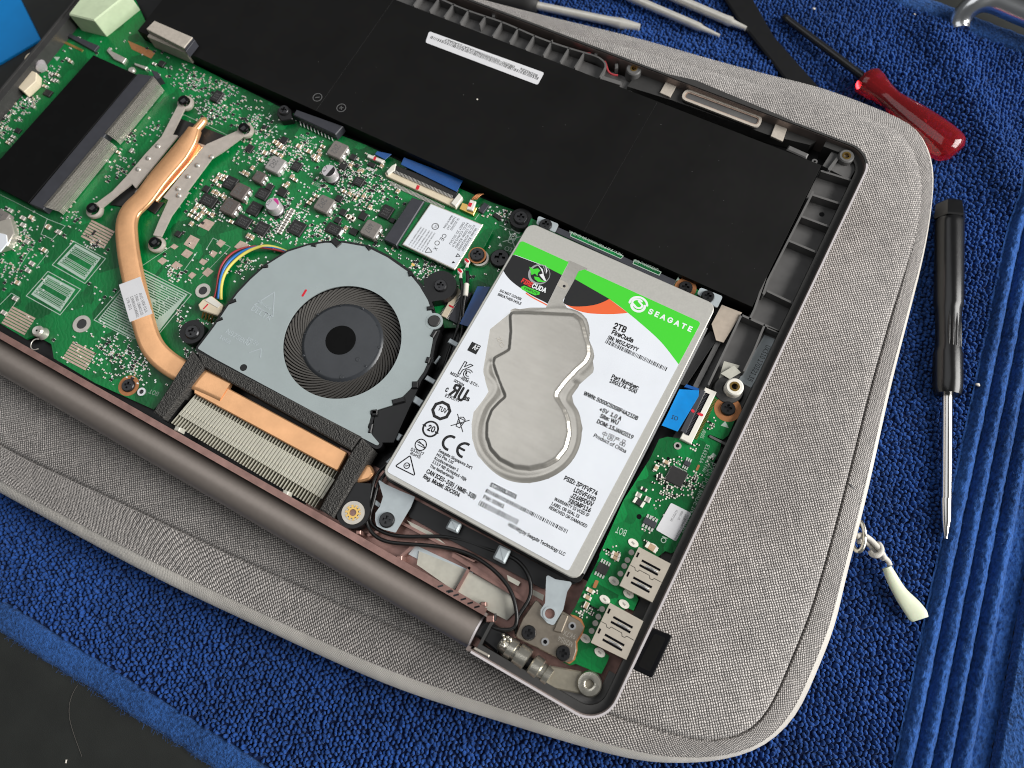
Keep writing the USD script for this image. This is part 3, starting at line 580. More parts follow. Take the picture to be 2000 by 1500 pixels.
# ribs and walls of the palm rest, right side
q = Q(3, 1)
ribs = [(q(345, 20), q(595, 100)), (q(265, 190), q(505, 280)), (q(165, 380), q(415, 485)), (q(0, 775), q(220, 880)), (q(0, 1060), q(110, 1105)), (D(840, 280), D(1130, 410)), (q(420, -165), q(660, -90))]
for a, b in ribs: part(lap, 'rib', solid(stroke([on(a, -5), on(b, -5)], .75), -9.2, -5.0), 'grey_plastic')
for pts in ([q(285, 0), q(0, 610), D(880, 200), D(840, 285)], [q(352, 0), q(0, 690), D(960, 60)], [D(970, 340), D(880, 560), D(790, 745)], [D(765, 250), D(620, 560), D(475, 865)], [D(765, 250), D(965, 340)]):
    part(lap, 'rib_wall', solid(stroke([on(p, -4.6) for p in pts], .7), -9.2, -4.6), 'grey_plastic')
x, y = on(q(420, 175), -9); part(lap, 'peg_hole', disc(x, y, .9, -9.1, -8.95, 0, 14), 'gloss_black')
# top edge: comb of ribs, channel wall
comb = [((120, 25), (60, 108)), ((215, 68), (163, 148)), ((325, 108), (290, 157)), ((435, 143), (375, 232)), ((540, 185), (485, 272)), ((645, 232), (590, 318)), ((762, 262), (705, 357)), ((870, 312), (815, 402)), ((965, 350), (910, 437)), ((25, -12), (-35, 70)), ((-80, -50), (-140, 32))]
for a, b in comb: part(lap, 'rib', solid(stroke([on(F(*a), -4.2), on(F(*b), -4.2)], .55), -8.2, -4.2), 'grey_plastic')
wl = smooth_path([on(F(*p), -4.2) for p in ((-180, -90), (25, -12), (215, 68), (435, 143), (645, 232), (870, 312), (1000, 350), (1075, 380), (1110, 425), (1095, 465), (1075, 500))], 60)
part(lap, 'rib_wall', solid(stroke(wl, .7), -8.2, -4.2), 'grey_plastic')
part(lap, 'rib_wall', solid(stroke([on(F(*p), -5) for p in ((1075, 500), (1200, 540))], 1.6), -8.2, -5.0), 'grey_plastic')
for p in ((380, 95), (1045, 345), (1180, 430)): x, y = on(F(*p), -4.4); part(lap, 'peg', block(x, y, 1.2, 2.2, -8.2, -4.2, .2, rot=.5), 'grey_plastic')
part(lap, 'red_wire', tube(np.array([(*on(F(*p), -5), -5 + .3 * math.sin(k * 2.1)) for k, p in enumerate(((880, 318), (905, 328), (925, 330), (950, 345), (1010, 352)))]), .42, 6), 'wire_red')
part(lap, 'red_wire', tube(smooth_path([(*on(F(*p), -5.5), -5.5) for p in ((1105, 400), (1115, 430), (1125, 460), (1190, 490))], 14), .42, 6), 'wire_red')
def standoff(p, zt_, r, r1, body, insert, z0=-10.5, hole=True):
    x, y = on(p, zt_)
    s_ = part(lap, 'standoff', spin([(r1, zt_ - .5), (r1, zt_), (r - .4, zt_), (r, zt_ - .4), (r * 1.08, z0)], x, y, 28), body, smooth=40)
    part(s_, 'insert', spin([(r1 * .62, zt_ - 1.6), (r1 * .62, zt_ + .08), (r1 * 1.02, zt_ + .08), (r1 * 1.02, zt_ - .6)], x, y, 24), insert, smooth=40)
    part(s_, 'bore', disc(x, y, r1 * .62, zt_ - 2, zt_ - 1.3, 0, 16), 'gloss_black'); return s_
standoff(F(1293, 445), -3.6, 2.9, 1.3, 'grey_plastic', 'brass')
standoff(Q(3, 0)(615, 1215), -3.2, 2.7, 1.5, 'grey_plastic', 'brass')
standoff(D(705, 885), -2.6, 2.9, 1.6, 'ivory', 'brass')
x, y = on(D(650, 915), -6.5); part(lap, 'standoff_base', spin([(2.2, -5.6), (4.6, -6.0), (5.4, -9.0), (5.6, -11)], x, y, 32), 'dark_plastic', smooth=50)
for poly, zz in (([D(610, 660), D(750, 700), D(640, 830), D(560, 830)], -6.6), ([D(580, 770), D(700, 700), D(760, 760), D(660, 820)], -5.4)): part(lap, 'insulating_tape', prism(ons(poly, zz), zz - .2, zz, 0), 'pale_tape')
# corner gusset of the upper right corner
part(lap, 'corner_brace', solid(Polygon(ons([Q(3, 0)(530, 1130), Q(3, 0)(720, 1250), Q(3, 0)(640, 1400), Q(3, 0)(430, 1290)], -5)), -10.5, -5.4), 'grey_plastic')
part(lap, 'corner_brace', solid(stroke([on(Q(3, 0)(480, 1320), -4), on(Q(3, 0)(560, 1215), -4), on(Q(3, 0)(615, 1215), -4)], 1.0), -10.5, -4.0), 'grey_plastic')
part(lap, 'snap_hook', block(*on(Q(3, 0)(230, 1190), -4.5), 7.5, 2.2, -9, -4.0, .4, rot=-.06), 'grey_plastic')
x, y = on(Q(3, 0)(365, 1260), -6); part(lap, 'peg', ringm(x, y, .45, 1.0, -9, -6, 20), 'grey_plastic')
part(lap, 'speaker_tray', solid(Polygon(ons([F(1250, 560), F(1340, 440), F(1700, 520), Q(3, 0)(100, 900), Q(3, 0)(450, 1060), Q(3, 0)(330, 1130), Q(2, 0)(2000, 1050), Q(2, 0)(1250, 780)], -6)), -10.8, -6.2), 'dark_plastic')
# speaker
sp = ons([Q(2, 0)(1360, 690), Q(2, 0)(1965, 915), Q(2, 0)(1925, 1005), Q(2, 0)(1312, 770)], -4.6)
spo = rounded(sp, 2.0); spi = inset(ccw(spo), .85)
spk = part(lap, 'speaker', prism(spo, -8.5, -5.2, .2), 'dark_plastic')
part(spk, 'gasket', solid(Polygon(spo).difference(Polygon(spi)), -5.2, -4.5), 'foam_beige')
part(spk, 'cone_frame', solid(Polygon(inset(ccw(spo), .85)).difference(Polygon(inset(ccw(spo), 1.25))), -5.2, -4.7), 'pad_copper')
part(spk, 'membrane', prism(inset(ccw(spo), 1.3), -5.2, -4.95, .1), 'grey_plastic')
for pl_ in ([Q(2, 0)(1225, 598), Q(2, 0)(1305, 635), Q(2, 0)(1235, 758), Q(2, 0)(1155, 722)], [Q(3, 0)(75, 925), Q(3, 0)(165, 960), Q(3, 0)(115, 1105), Q(3, 0)(22, 1062)]):
    part(lap, 'insulating_tape', prism(ons(pl_, -5.4), -6.2, -5.4, .1), 'foam_beige')
# side sticker with the lot number
st = ons([D(970, 425), D(1090, 475), D(850, 895), D(735, 835)], -8.6)
sk = part(lap, 'lot_sticker', prism(st, -8.98, -8.7, 0), 'zinc')
part(sk, 'lettering', text('UX310 170321 35', on(D(985, 515), -8.7), on(D(815, 825), -8.7), 1.7, -8.69), 'ink')
# beige tape with the black flap beside the drive
part(lap, 'insulating_tape', prism(ons([D(590, 160), D(770, 230), D(605, 495), D(540, 475), D(500, 330)], -5.2), -5.6, -5.2, 0), 'beige_tape')
part(lap, 'black_flap', prism(rounded(ons([D(500, 375), D(545, 470), D(430, 640), D(270, 880), D(180, 860), D(340, 560)], -6.4), .8), -7, -6.4, .1), 'black_plastic')
part(lap, 'cable_duct', solid(stroke([on(D(565, 480), -7), on(D(360, 880), -7)], 1.6), -9, -7), 'grey_plastic')
# hinge at the lower right corner
hg = part(lap, 'hinge_bracket', prism(rounded(ons([E(575, 870), E(640, 720), E(760, 545), E(850, 640), E(1000, 655), E(1060, 690), E(1150, 740), E(1187, 800), E(1160, 850), E(1110, 925), E(1118, 1000), E(1088, 1090), E(1030, 1112), E(950, 1070), E(600, 895)], -4.6), .7), -5.6, -4.6, .25), 'bronze_steel', smooth=40)
for p in ((695, 845), (1000, 1025)): x, y = on(E(*p), -4.4); part(hg, 'screw', screw_mesh(x, y, -4.6, 2.25, 1.0), 'screw_black')
for p in ((840, 925), (1080, 785)):
    x, y = on(E(*p), -4.5); part(hg, 'rivet', ringm(x, y, .62, 1.15, -4.62, -4.3), 'steel'); part(hg, 'rivet_hole', disc(x, y, .6, -4.6, -4.5, 0, 14), 'gloss_black')
part(hg, 'raised_step', prism(rounded(ons([E(985, 670), E(1050, 690), E(985, 850), E(905, 830)], -4.2), .5), -4.6, -4.0, .3), 'bronze_steel', smooth=40)
part(hg, 'stamping', join(text('9K7X', on(E(1115, 860), -4.6), on(E(1010, 820), -4.6), 1.5, -4.62, t=.12), text('M2R54', on(E(1090, 930), -4.6), on(E(965, 870), -4.6), 1.5, -4.62, t=.12)), 'nickel')
x0, y0 = on(E(455, 930), -6.5); x1, y1 = on(E(790, 1185), -6.5)
ax = np.array([x1 - x0, y1 - y0]); ax /= np.linalg.norm(ax)
def shaft(prof, name, m_, par):
    path = np.array([(x0 + ax[0] * t, y0 + ax[1] * t, -6.8) for t, r in prof]); return part(par, name, tube(path, [r for t, r in prof], 20), m_, smooth=35)
hs = shaft([(-.5, 2.2), (0, 2.6), (2.2, 2.9), (2.4, 3.4), (4.4, 3.5), (4.6, 3.0), (5.3, 3.0), (5.5, 3.7), (9.0, 3.8), (9.3, 3.2)], 'hinge_shaft', 'white_metal', lap)
shaft([(9.4, 1.8), (10.6, 1.8)], 'shaft_neck', 'screw_black', hs)
shaft([(10.6, 3.0), (11.0, 3.5), (13.6, 3.6), (14.0, 2.9), (15.2, 2.9), (15.4, 3.3), (17.2, 3.3), (17.5, 2.6)], 'shaft_nut', 'white_metal', hs)
dm = block(x0 - 3.5, y0 + .3, 9, 6.2, -10, -5.5, .8, rot=-.15); part(lap, 'hinge_block', dm, 'black_plastic')
part(lap, 'hinge_clip', prism(ons([E(215, 970), E(345, 1040), E(340, 1065), E(200, 990)], -4), -6, -4, .2), 'nickel')
gl = [np.array([x0 + RNG.uniform(-1.2, 2.4), y0 + RNG.uniform(-1, 2.2), -4.6 + RNG.uniform(-.4, .6)]) for _ in range(11)]
gm = []
for g in gl: ic = trimesh.creation.icosphere(1, RNG.uniform(.5, 1.0)); gm.append((ic.vertices * RNG.uniform(.6, 1.3, 3) + g, ic.faces))
part(lap, 'grease', join(*gm), 'white_metal', smooth=True)
xa, ya = on(E(1232, 1300), -4.6)
ar = ons([E(810, 1160), E(900, 1140), E(1150, 1185), E(1250, 1230), E(1290, 1330), E(1210, 1395), E(1130, 1385), E(880, 1335), E(770, 1290)], -5.2)
am = part(lap, 'hinge_arm', prism(rounded(ar, 1.0), -7, -5.3, .4), 'hinge_arm_metal', smooth=40)
part(am, 'eyelet', spin([(1.3, -6.5), (1.3, -4.5), (2.0, -4.2), (3.3, -4.4), (3.7, -5.0), (3.7, -6.6)], xa, ya, 32), 'white_metal', smooth=40)
part(am, 'eyelet_hole', disc(xa, ya, 1.3, -6.5, -6.2, 0, 18), 'pink_coat')
# inner corner liner
lin_ = solid(in2.difference(outer.buffer(-5.4, 8)).intersection(sbox(60, -40, 100, -18)), -10, -7.5); part(lap, 'corner_liner', lin_, 'grey_plastic')
part(lap, 'port_frame', solid(sbox(88.5, -3, 91.6, 36), -11.2, -7.8), 'dark_plastic')

# ------------------------------------------------------------------ battery
bat = thing('battery', 'flat black battery pack with a white serial label, filling the laptop beside the circuit board', 'battery', (-50, 134, -9))
bx = [-184, -96, 18, 80.2]
for k in range(3):
    yb0, yb1 = np.interp([bx[k], bx[k + 1]], [-184, 80], [108.6, 105.6])
    part(bat, 'cell', prism(np.array([(bx[k] + .01, yb0), (bx[k + 1] - .01, yb1), (bx[k + 1] - .01, 165.4), (bx[k] + .01, 165.4)]), -9, -2.66, .04), 'battery_black', smooth=30)
lb = rounded(ons([(838, 61), (1063, 142), (1050, 166), (831, 83)], -2.6), .7)
bl = part(bat, 'serial_label', prism(lb, -2.66, -2.56, 0), 'sticker_white')
part(bl, 'barcode', barcode(on(F(665, 520), -2.5), on(F(-35, 248), -2.5), 1.25, -2.56, 3, .22), 'ink_grey')
part(bl, 'lettering', join(text('B31N1534', on(F(668, 487), -2.5), on(F(560, 440), -2.5), 1.0, -2.56, fat=.06), text('0B200-02020500MA1A1A721A0A67', on(F(520, 430), -2.5), on(F(70, 250), -2.5), 1.0, -2.56, fat=.06)), 'ink_grey')
for p, kind_ in ((Q(1, 0)(480, 760), 0), (Q(1, 0)(666, 842), 1)):
    x, y = on(p, -2.6); m_ = [ringm(x, y, 1.6, 1.85, -2.66, -2.6, 32), block(x, y, 1.6, .3, -2.66, -2.6, 0, rot=.6)]
    if kind_: m_.append(block(x, y, .3, 1.6, -2.66, -2.6, 0, rot=.6))
    part(bat, 'pole_mark', join(*m_), 'ink_grey')
part(bat, 'mount_ear', prism(rounded(ons([A(1010, 60), A(1150, 60), A(1180, 180), A(1050, 200), A(1000, 130)], -5), .6), -8.5, -5, .3), 'black_plastic')
x, y = on(A(1080, 85), -4.6); part(bat, 'screw', screw_mesh(x, y, -5, 2.1, 1), 'screw_black')
x, y = on((1017, 425), -5); part(bat, 'mount_ear', disc(x, y, 4.2, -8.5, -5.4, .3), 'black_plastic'); part(bat, 'screw', screw_mesh(x, y, -5.4, 2.6, 1), 'screw_black')
x, y = on((1018, 425), -5)
plug = part(bat, 'plug', prism(ons([A(1215, 75), A(1725, 255), A(1640, 350), A(1180, 135)], -4.2), -7.6, -4.2, .3), 'slate')
part(plug, 'contacts', join(*[solid(stroke([on(A(1255 + 345 * t, 205 + 175 * t), -6.8), on(A(1265 + 345 * t, 245 + 165 * t), -6.8)], .28), -7.6, -6.8) for t in np.linspace(0, 1, 10)]), 'solder')
for p in [(932, 194), (1630, 400), (1403, 660)][:1]: part(bat, 'dust_speck', disc(*on(p, -2.6), .35, -2.66, -2.5, .05, 8), 'lint')
part(bat, 'dust', join(*[disc(*on((x, y), -2.66), r, -2.66, -2.62, 0, 5) for x, y, r in zip(RNG.uniform(600, 1560, 70), RNG.uniform(120, 560, 70), RNG.uniform(.06, .14, 70)) if 108 < on((x, y), -2.6)[1] < 158 and on((x, y), -2.6)[0] < 78]), 'ink_grey', kind='stuff')

# ------------------------------------------------------------------ foam pads
fp = thing('foam_pad', 'pale green sponge block stuck at the top left corner of the circuit board', 'foam pad', (*on((190, 30), -4), -8))
gp0, gp1 = ons([Q(0, 0)(530, 110), Q(0, 0)(735, 160), Q(0, 0)(1010, -60), Q(0, 0)(700, -110)], 1.0), None
part(fp, 'block', prism(rounded(gp0, .5), -8, 1.0, .5), 'foam_green', smooth=30)
fb = thing('foam_pad', 'beige grey foam block with a folded edge beside the battery, right of the green sponge', 'foam pad', (*on((330, 75), -3), -7.6))
part(fb, 'block', prism(rounded(ons([Q(0, 0)(1205, 160), Q(0, 0)(1505, 290), Q(0, 0)(1435, 375), Q(0, 0)(1140, 225)], 1.2), .3), -1.0, 1.2, .2), 'foam_beige', smooth=30)
part(fb, 'fold', prism(rounded(ons([Q(0, 0)(1220, 215), Q(0, 0)(1530, 330), Q(0, 0)(1455, 420), Q(0, 0)(1150, 290)], -2), .5), -7.6, -1.2, .5), 'foam_beige', smooth=30)
part(fb, 'backing', prism(ons([Q(0, 0)(1505, 290), Q(0, 0)(1530, 325), Q(0, 0)(1460, 415), Q(0, 0)(1440, 370)], 0), -2.5, .8, .1), 'slate')
# ------------------------------------------------------------------ motherboard
ZB = -8.0
mb = thing('motherboard', 'large green circuit board dense with chips and tiny parts at the left of the laptop', 'circuit board', (-110, 60, -9))
bpx = [(133, 40), (262, -5), (300, 75), (372, 122), (440, 156), (500, 185), (545, 208), (575, 222), (660, 262), (715, 283), (760, 305), (880, 360), (960, 395), (1010, 412), (1042, 440), (1020, 480), (975, 560), (935, 640), (900, 640), (850, 640), (820, 560), (790, 530), (740, 505), (620, 500), (520, 560), (440, 640), (372, 730), (300, 800), (185, 748), (105, 700), (100, 672), (70, 655), (50, 662), (0, 632), (-160, 545), (-160, 330), (-20, 196), (0, 180)]
board = prism(ons(bpx, ZB), -9, ZB, .05)
part(mb, 'board', board, 'pcb', smooth=False)
ZC = ZB
def mpart(name, ms, m, **k): return part(mb, name, ms, m, **k)
def ctr(p, z): return on(p, z)
def chip(p, w, h, hgt, rot=0.0, m='chip_black', name='chip', pins=0):
    x, y = on(p, ZC + hgt)
    c = mpart(name, block(x, y, w, h, ZC, ZC + hgt, .12, rot), m)
    if min(w, h) > 3.3 and m == 'chip_black': part(c, 'marking', join(*[text(q_, (x - w * .3, y + dy * h), (x + w * .3, y + dy * h), h * .13, ZC + hgt + .004) for q_, dy in (('8X41P', .12), ('K7A9', -.08), ('16432', -.28))]), 'ink_grey', smooth=False)
    if pins:
        ps = []
        for sx in (-1, 1):
            for k in range(pins):
                t = (k - (pins - 1) / 2) * (h / pins); dx, dy = sx * (w / 2 + .35), t
                ps.append(block(x + dx * math.cos(rot) - dy * math.sin(rot), y + dx * math.sin(rot) + dy * math.cos(rot), .8, h / pins * .55, ZC, ZC + .35, 0, rot))
        part(c, 'pins', join(*ps), 'solder')
    return c
def inductor(p, s, hgt, m, mark=None):
    x, y = on(p, ZC + hgt)
    c = mpart('inductor', prism(rect(x, y, s, s, 0, .9), ZC + .1, ZC + hgt, .35), m, smooth=40)
    part(c, 'terminals', join(block(x + s / 2 - .1, y - s * .2, .9, s * .22, ZC, ZC + hgt * .8, .2), block(x + s / 2 - .1, y + s * .2, .9, s * .22, ZC, ZC + hgt * .8, .2), block(x - s / 2 + .1, y, .7, s * .5, ZC, ZC + hgt * .6, .2)), 'solder')
    if mark: part(c, 'lettering', text(mark, (x - s * .28, y + s * .28), (x - s * .28 + .001, y - s * .28), s * .36, ZC + hgt + .005), 'ink_grey')
for p, s_, m, mk in ((A(1660, 510), 6.6, 'inductor', '2R2'), (A(985, 670), 6.4, 'inductor_pale', '2R2'), (A(1515, 1100), 6.4, 'inductor', '2R2'), (B(590, 985), 6.4, 'inductor', '4R7'), (A(600, 960), 6.2, 'inductor_dark', 'R22'), (A(490, 1125), 6.2, 'inductor_dark', 'R22'), (A(808, 805), 4.6, 'inductor_dark', '1R0'), ((-2, 425), 6.5, 'inductor', '3R3')):
    inductor(p, s_, 2.6, m, mk)
for p, w, h, hg_ in ((A(495, 870), 4.8, 5.2, 1.0), (A(260, 1060), 6.2, 4.4, 1.0), (A(850, 990), 4.8, 4.4, .9), (A(760, 1150), 4.8, 5.2, .9), (A(640, 1290), 5.6, 4.6, .9), (A(840, 1365), 5.0, 5.0, .9), (A(1220, 1360), 5.6, 5.6, .8), (A(1215, 690), 3.6, 3.8, .8), (A(1060, 970), 3.6, 3.2, .8), (A(925, 915), 2.8, 2.6, .7),
                     (A(235, 935), 2.6, 2.6, .8), (A(705, 495), 2.8, 3.2, .7), (A(1080, 405), 2.8, 2.8, .7), (A(1720, 690), 3.0, 2.4, .9), (A(1830, 590), 2.4, 2.4, .7), (A(1890, 855), 3.8, 3.6, .8), (A(1680, 1040), 2.6, 2.6, .7), (A(1720, 1190), 2.4, 2.6, .7), (A(1665, 1275), 2.4, 2.4, .7), (B(245, 985), 5.6, 4.0, 1.2),
                     (B(430, 1010), 2.8, 2.6, .7), (B(520, 865), 2.8, 3.0, .7), (B(735, 825), 4.2, 5.2, 1.0), (B(600, 385), 3.0, 1.8, .6), (C(580, 755), 3.4, 2.8, .8), (G(980, 390), 2.6, 2.6, .8), (G(720, 645), 1.5, 1.5, .5), (C(215, 1215), 2.4, 2.0, .6), (B(790, 905), 2.0, 1.8, .6), (Q(0, 1)(1390, 325), 2.2, 2.2, .8), (A(870, 265), 1.8, 1.6, .6), (B(460, 395), 1.6, 1.4, .6)):
    chip(p, w, h, hg_)
chip(G(1430, 655), 3.6, 5.0, 1.3, pins=4); chip(B(1770, 870), 3.4, 1.6, .6, rot=-.2)
bx_, by_ = on(B(245, 985), -6.8)
mpart('solder_tab', block(bx_ + 3.1, by_, .9, 2.4, ZC, ZC + 1.1, .2), 'solder')
# electrolytic cans
for p, top_, mk in ((A(1565, 740), 'can_white', 'ink'), (A(955, 1100), 'can_white', 'magenta_ink')):
    x, y = on(p, ZC + 4.6)
    mpart('can_base', block(x, y, 5.6, 5.6, ZC, ZC + .5, .1, r=.6), 'black_plastic')
    c = mpart('capacitor_can', spin([(2.2, ZC + .4), (2.75, ZC + .5), (2.75, ZC + 1.0), (2.55, ZC + 1.2), (2.75, ZC + 1.4), (2.75, ZC + 4.2), (2.45, ZC + 4.6), (0.01, ZC + 4.62)], x, y, 32), top_, smooth=40)
    seg = Point(x, y).buffer(2.42, 8).intersection(Polygon([(x + .5, y - 3), (x + 4, y - 3), (x + 4, y + 3), (x + .5, y + 3)]) if mk == 'ink' else Polygon([(x - 1.2, y + 1.3), (x + 4, y + 1.3), (x + 4, y + 4), (x - 1.2, y + 4)]))
    seg = affinity.rotate(seg, -8 if mk == 'ink' else -20, origin=(x, y)); part(c, 'polarity_mark', solid(seg, ZC + 4.62, ZC + 4.66), mk)
    part(c, 'lettering', text('47' if mk == 'ink' else '100', (x - .9, y - 1.4), (x - .9, y + 1.2), 1.1, ZC + 4.63), 'ink_grey')
x, y = on(C(470, 390), -5.2)
mpart('capacitor_can', tube(np.array([(x - 2.6, y + 1.6, -6), (x - 2.2, y + 1.4, -6), (x + 2.0, y - 1.2, -6), (x + 2.2, y - 1.3, -6)]), [1.9, 2.2, 2.2, 1.8], 20), 'can_white', smooth=40)
# single ceramic capacitors
capm = {'cap_tan': [], 'cap_grey': []}
def cap(p, w=1.9, h=1.15, hgt=.9, m='cap_tan', rot=0.0):
    x, y = on(p, ZC + hgt)
    c = mpart('capacitor', block(x, y, w * .56, h, ZC, ZC + hgt, .08, rot), m)
    co, si = math.cos(rot), math.sin(rot); e = w * .40
    part(c, 'end_caps', join(block(x + e * co, y + e * si, w * .25, h * 1.02, ZC, ZC + hgt * 1.02, .08, rot), block(x - e * co, y - e * si, w * .25, h * 1.02, ZC, ZC + hgt * 1.02, .08, rot)), 'tin')
H2 = math.pi / 2
for u, v in ((955, 525), (1000, 550), (1045, 575), (640, 755), (680, 775), (735, 705), (825, 620), (385, 780), (355, 815), (328, 850), (440, 800), (410, 830), (375, 895), (1165, 800), (1200, 835), (1085, 900), (1115, 880), (1430, 590), (1400, 580), (1465, 560), (1430, 1010), (1385, 1050), (1350, 1085), (1430, 620),
             (145, 1110), (115, 1145), (90, 1180), (60, 1220), (210, 1150), (190, 1190), (160, 1225), (130, 1255), (255, 1195), (300, 1215), (70, 1310), (690, 1440), (730, 1460), (1775, 1235), (1825, 1255), (1850, 1030), (1790, 985), (1730, 960), (310, 965), (350, 985), (395, 1005), (430, 1025), (505, 1290), (1500, 475), (1460, 520)):
    cap(A(u, v), rot=0 if (u * 7 + v) % 3 else H2)
for u, v in ((1240, 470), (1350, 525), (985, 425), (1020, 450), (1050, 480), (870, 540)): cap(A(u, v), 2.1, 1.6, .8)
for u, v in ((385, 870), (425, 890), (355, 975), (505, 440), (480, 445), (440, 690), (840, 630), (580, 780), (520, 680), (400, 390), (690, 395)): cap(B(u, v), rot=H2)
for u, v in ((640, 600), (690, 530), (680, 600), (620, 520), (540, 670), (820, 340), (855, 370), (90, 1360), (125, 1330), (155, 1290), (130, 880), (340, 830), (80, 1040), (400, 920), (1330, 225), (1880, 400), (1600, 1455), (1440, 1480)): cap(C(u, v), 1.8, 1.1, .7, 'cap_grey' if u % 3 else 'cap_tan', rot=H2 if v % 2 else 0)
for u, v in ((370, 270), (455, 310), (240, 195), (175, 255), (245, 555), (215, 610), (130, 705), (115, 830), (25, 940), (75, 140), (340, 450), (205, 385), (175, 200)): cap(Q(0, 1)(u, v), 2.2, 1.5, .6, 'cap_grey' if u % 2 else 'cap_tan')
for u in range(9): cap(A(1130 - 22 * u * .8 + 40, 1165 + 30 * u), 2.0, .95, .8, rot=0, m='cap_grey')
# bare copper lands with silk frames
lands = []
for pts in ([(1610, 210), (1680, 240), (1630, 305), (1545, 265)], [(1490, 335), (1560, 370), (1510, 450), (1435, 410)], [(1880, 380), (1945, 410), (1900, 470), (1830, 430)], [(1360, 405), (1395, 425), (1365, 450), (1330, 430)], [(1455, 445), (1510, 475), (1465, 520), (1415, 490)], [(1720, 370), (1765, 395), (1725, 435), (1690, 405)], [(1660, 455), (1700, 475), (1670, 515), (1635, 490)], [(1580, 520), (1625, 540), (1590, 575), (1555, 550)], [(1375, 540), (1430, 575), (1380, 610), (1335, 580)], [(1270, 510), (1310, 535), (1270, 570), (1230, 540)], [(1625, 590), (1670, 620), (1620, 665), (1580, 635)], [(1500, 625), (1535, 645), (1500, 680), (1470, 655)], [(1940, 320), (1990, 350), (1955, 385), (1915, 355)],
            [(380, 250), (410, 270), (375, 295), (345, 270)], [(450, 290), (490, 310), (455, 335), (425, 310)]):
    mpart('solder_land', prism(ons([Q(0, 1)(*p) for p in pts], ZB), ZB, ZB + .12, 0), 'pad_copper')
for pts in ([(1000, 318), (1215, 410), (1180, 458), (1030, 385)],): mpart('solder_land', prism(ons([Q(0, 0)(*p) for p in pts], ZB), ZB, ZB + .08, 0), 'bare_copper')
for cx_, cy_ in ((765, 330), (145, 1005), (620, 1280)):      # striped copper heat lands
    p0 = np.array([cx_, cy_]); ex, ey = np.array([105, 55]), np.array([-45, 70])
    st_ = [prism(ons([Q(0, 1)(*(p0 + ex * a * .9 + ey * b)) for a, b in ((-.95, t), (.95, t), (.95, t + .2), (-.95, t + .2))], ZB), ZB, ZB + .1, 0) for t in np.linspace(-.95, .75, 7)]
    mpart('striped_land', join(*st_), 'pad_copper')
# silk-screen frames of the empty memory footprints, with rows of bare balls
def footprint(corners, inner, rows, name):
    o = ons([Q(0, 1)(*p) for p in corners], ZB); f = strokes([np.vstack([o, o[:1]])], .28)
    mpart('silk_frame', solid(f, ZB, ZB + .03), 'silk')
    q = ons([Q(0, 1)(*p) for p in inner], ZB); P = Polygon(q)
    def at2(a, b): return (q[0] * (1 - a) + q[1] * a) * (1 - b) + (q[3] * (1 - a) + q[2] * a) * b
    holes = []
    for b in rows:
        for a in np.linspace(.06, .94, 24): holes.append(Point(*at2(a, b)).buffer(.24, 2))
    mpart('memory_footprint', solid(P.difference(Polygon(inset(ccw(q), 1.1))).union(unary_union([LineString([at2(.04, b), at2(.96, b)]).buffer(.38) for b in rows])).difference(unary_union(holes)), ZB, ZB + .03), 'silk')
footprint([(575, 385), (825, 520), (665, 715), (408, 570)], [(590, 405), (790, 515), (660, 690), (445, 560)], (.12, .24, .36, .64, .76, .88), 'a')
footprint([(375, 620), (630, 760), (470, 960), (205, 812)], [(375, 645), (590, 760), (470, 935), (243, 800)], (.12, .24, .36, .64, .76, .88), 'b')
o = ons([Q(0, 1)(*p) for p in ((1090, 590), (1495, 800), (1240, 1110), (1030, 1150), (735, 1000))], ZB)
mpart('silk_frame', solid(strokes([np.vstack([o, o[:1]])], .3), ZB, ZB + .03), 'silk')
q = ons([Q(0, 1)(*p) for p in ((1085, 610), (1465, 800), (1060, 1150), (765, 1000))], ZB); fr = ons([Q(0, 1)(*p) for p in ((1090, 610), (1465, 800), (1225, 1110), (1030, 1140), (765, 1000), (930, 800))], ZB)
pads = []
for a in np.linspace(.03, .97, 44):
    for b in np.linspace(.03, .97, 26):
        if abs(a - .5) < .16 and abs(b - .5) < .2: continue
        p = (q[0] * (1 - a) + q[1] * a) * (1 - b) + (q[3] * (1 - a) + q[2] * a) * b
        if RNG.random() < .93: pads.append(prism(rect(p[0], p[1], .62, .30, -.5), ZB + .031, ZB + .05, 0))
mpart('processor_footprint', prism(fr, ZB, ZB + .03, 0), 'silk')
mpart('footprint_mask', join(*pads), 'pcb', kind='stuff')
for pts, w in (([(0, 20), (150, 95), (380, 215), (510, 265), (410, 370), (320, 330), (370, 210)], .18), ([(320, 430), (380, 465), (290, 580)], .18), ([(150, 590), (225, 470), (265, 425)], .18), ([(45, 970), (150, 825), (90, 790), (0, 880)], .2), ([(1090, 590), (1330, 430)], .18), ([(1610, 450), (1665, 360), (1800, 430), (1560, 680)], .18), ([(1540, 470), (1440, 610)], .18), ([(800, 1270), (690, 1360), (860, 1270)], 0)):
    if w: mpart('silk_line', solid(stroke([on(Q(0, 1)(*p), ZB) for p in pts], w), ZB, ZB + .03), 'silk')
mpart('silk_line', solid(strokes([[on(A(*p), ZB) for p in L_] for L_ in ([(1250, 400), (1415, 460), (1400, 510)], [(1170, 540), (1330, 580)], [(1000, 240), (930, 310)], [(1440, 870), (1530, 920)], [(850, 470), (760, 570)], [(0, 135), (480, 360)])] + [[on(B(*p), ZB) for p in ((1790, 950), (1900, 1000))], [on(B(*p), ZB) for p in ((1660, 760), (1560, 900))]], .16), ZB, ZB + .03), 'silk')
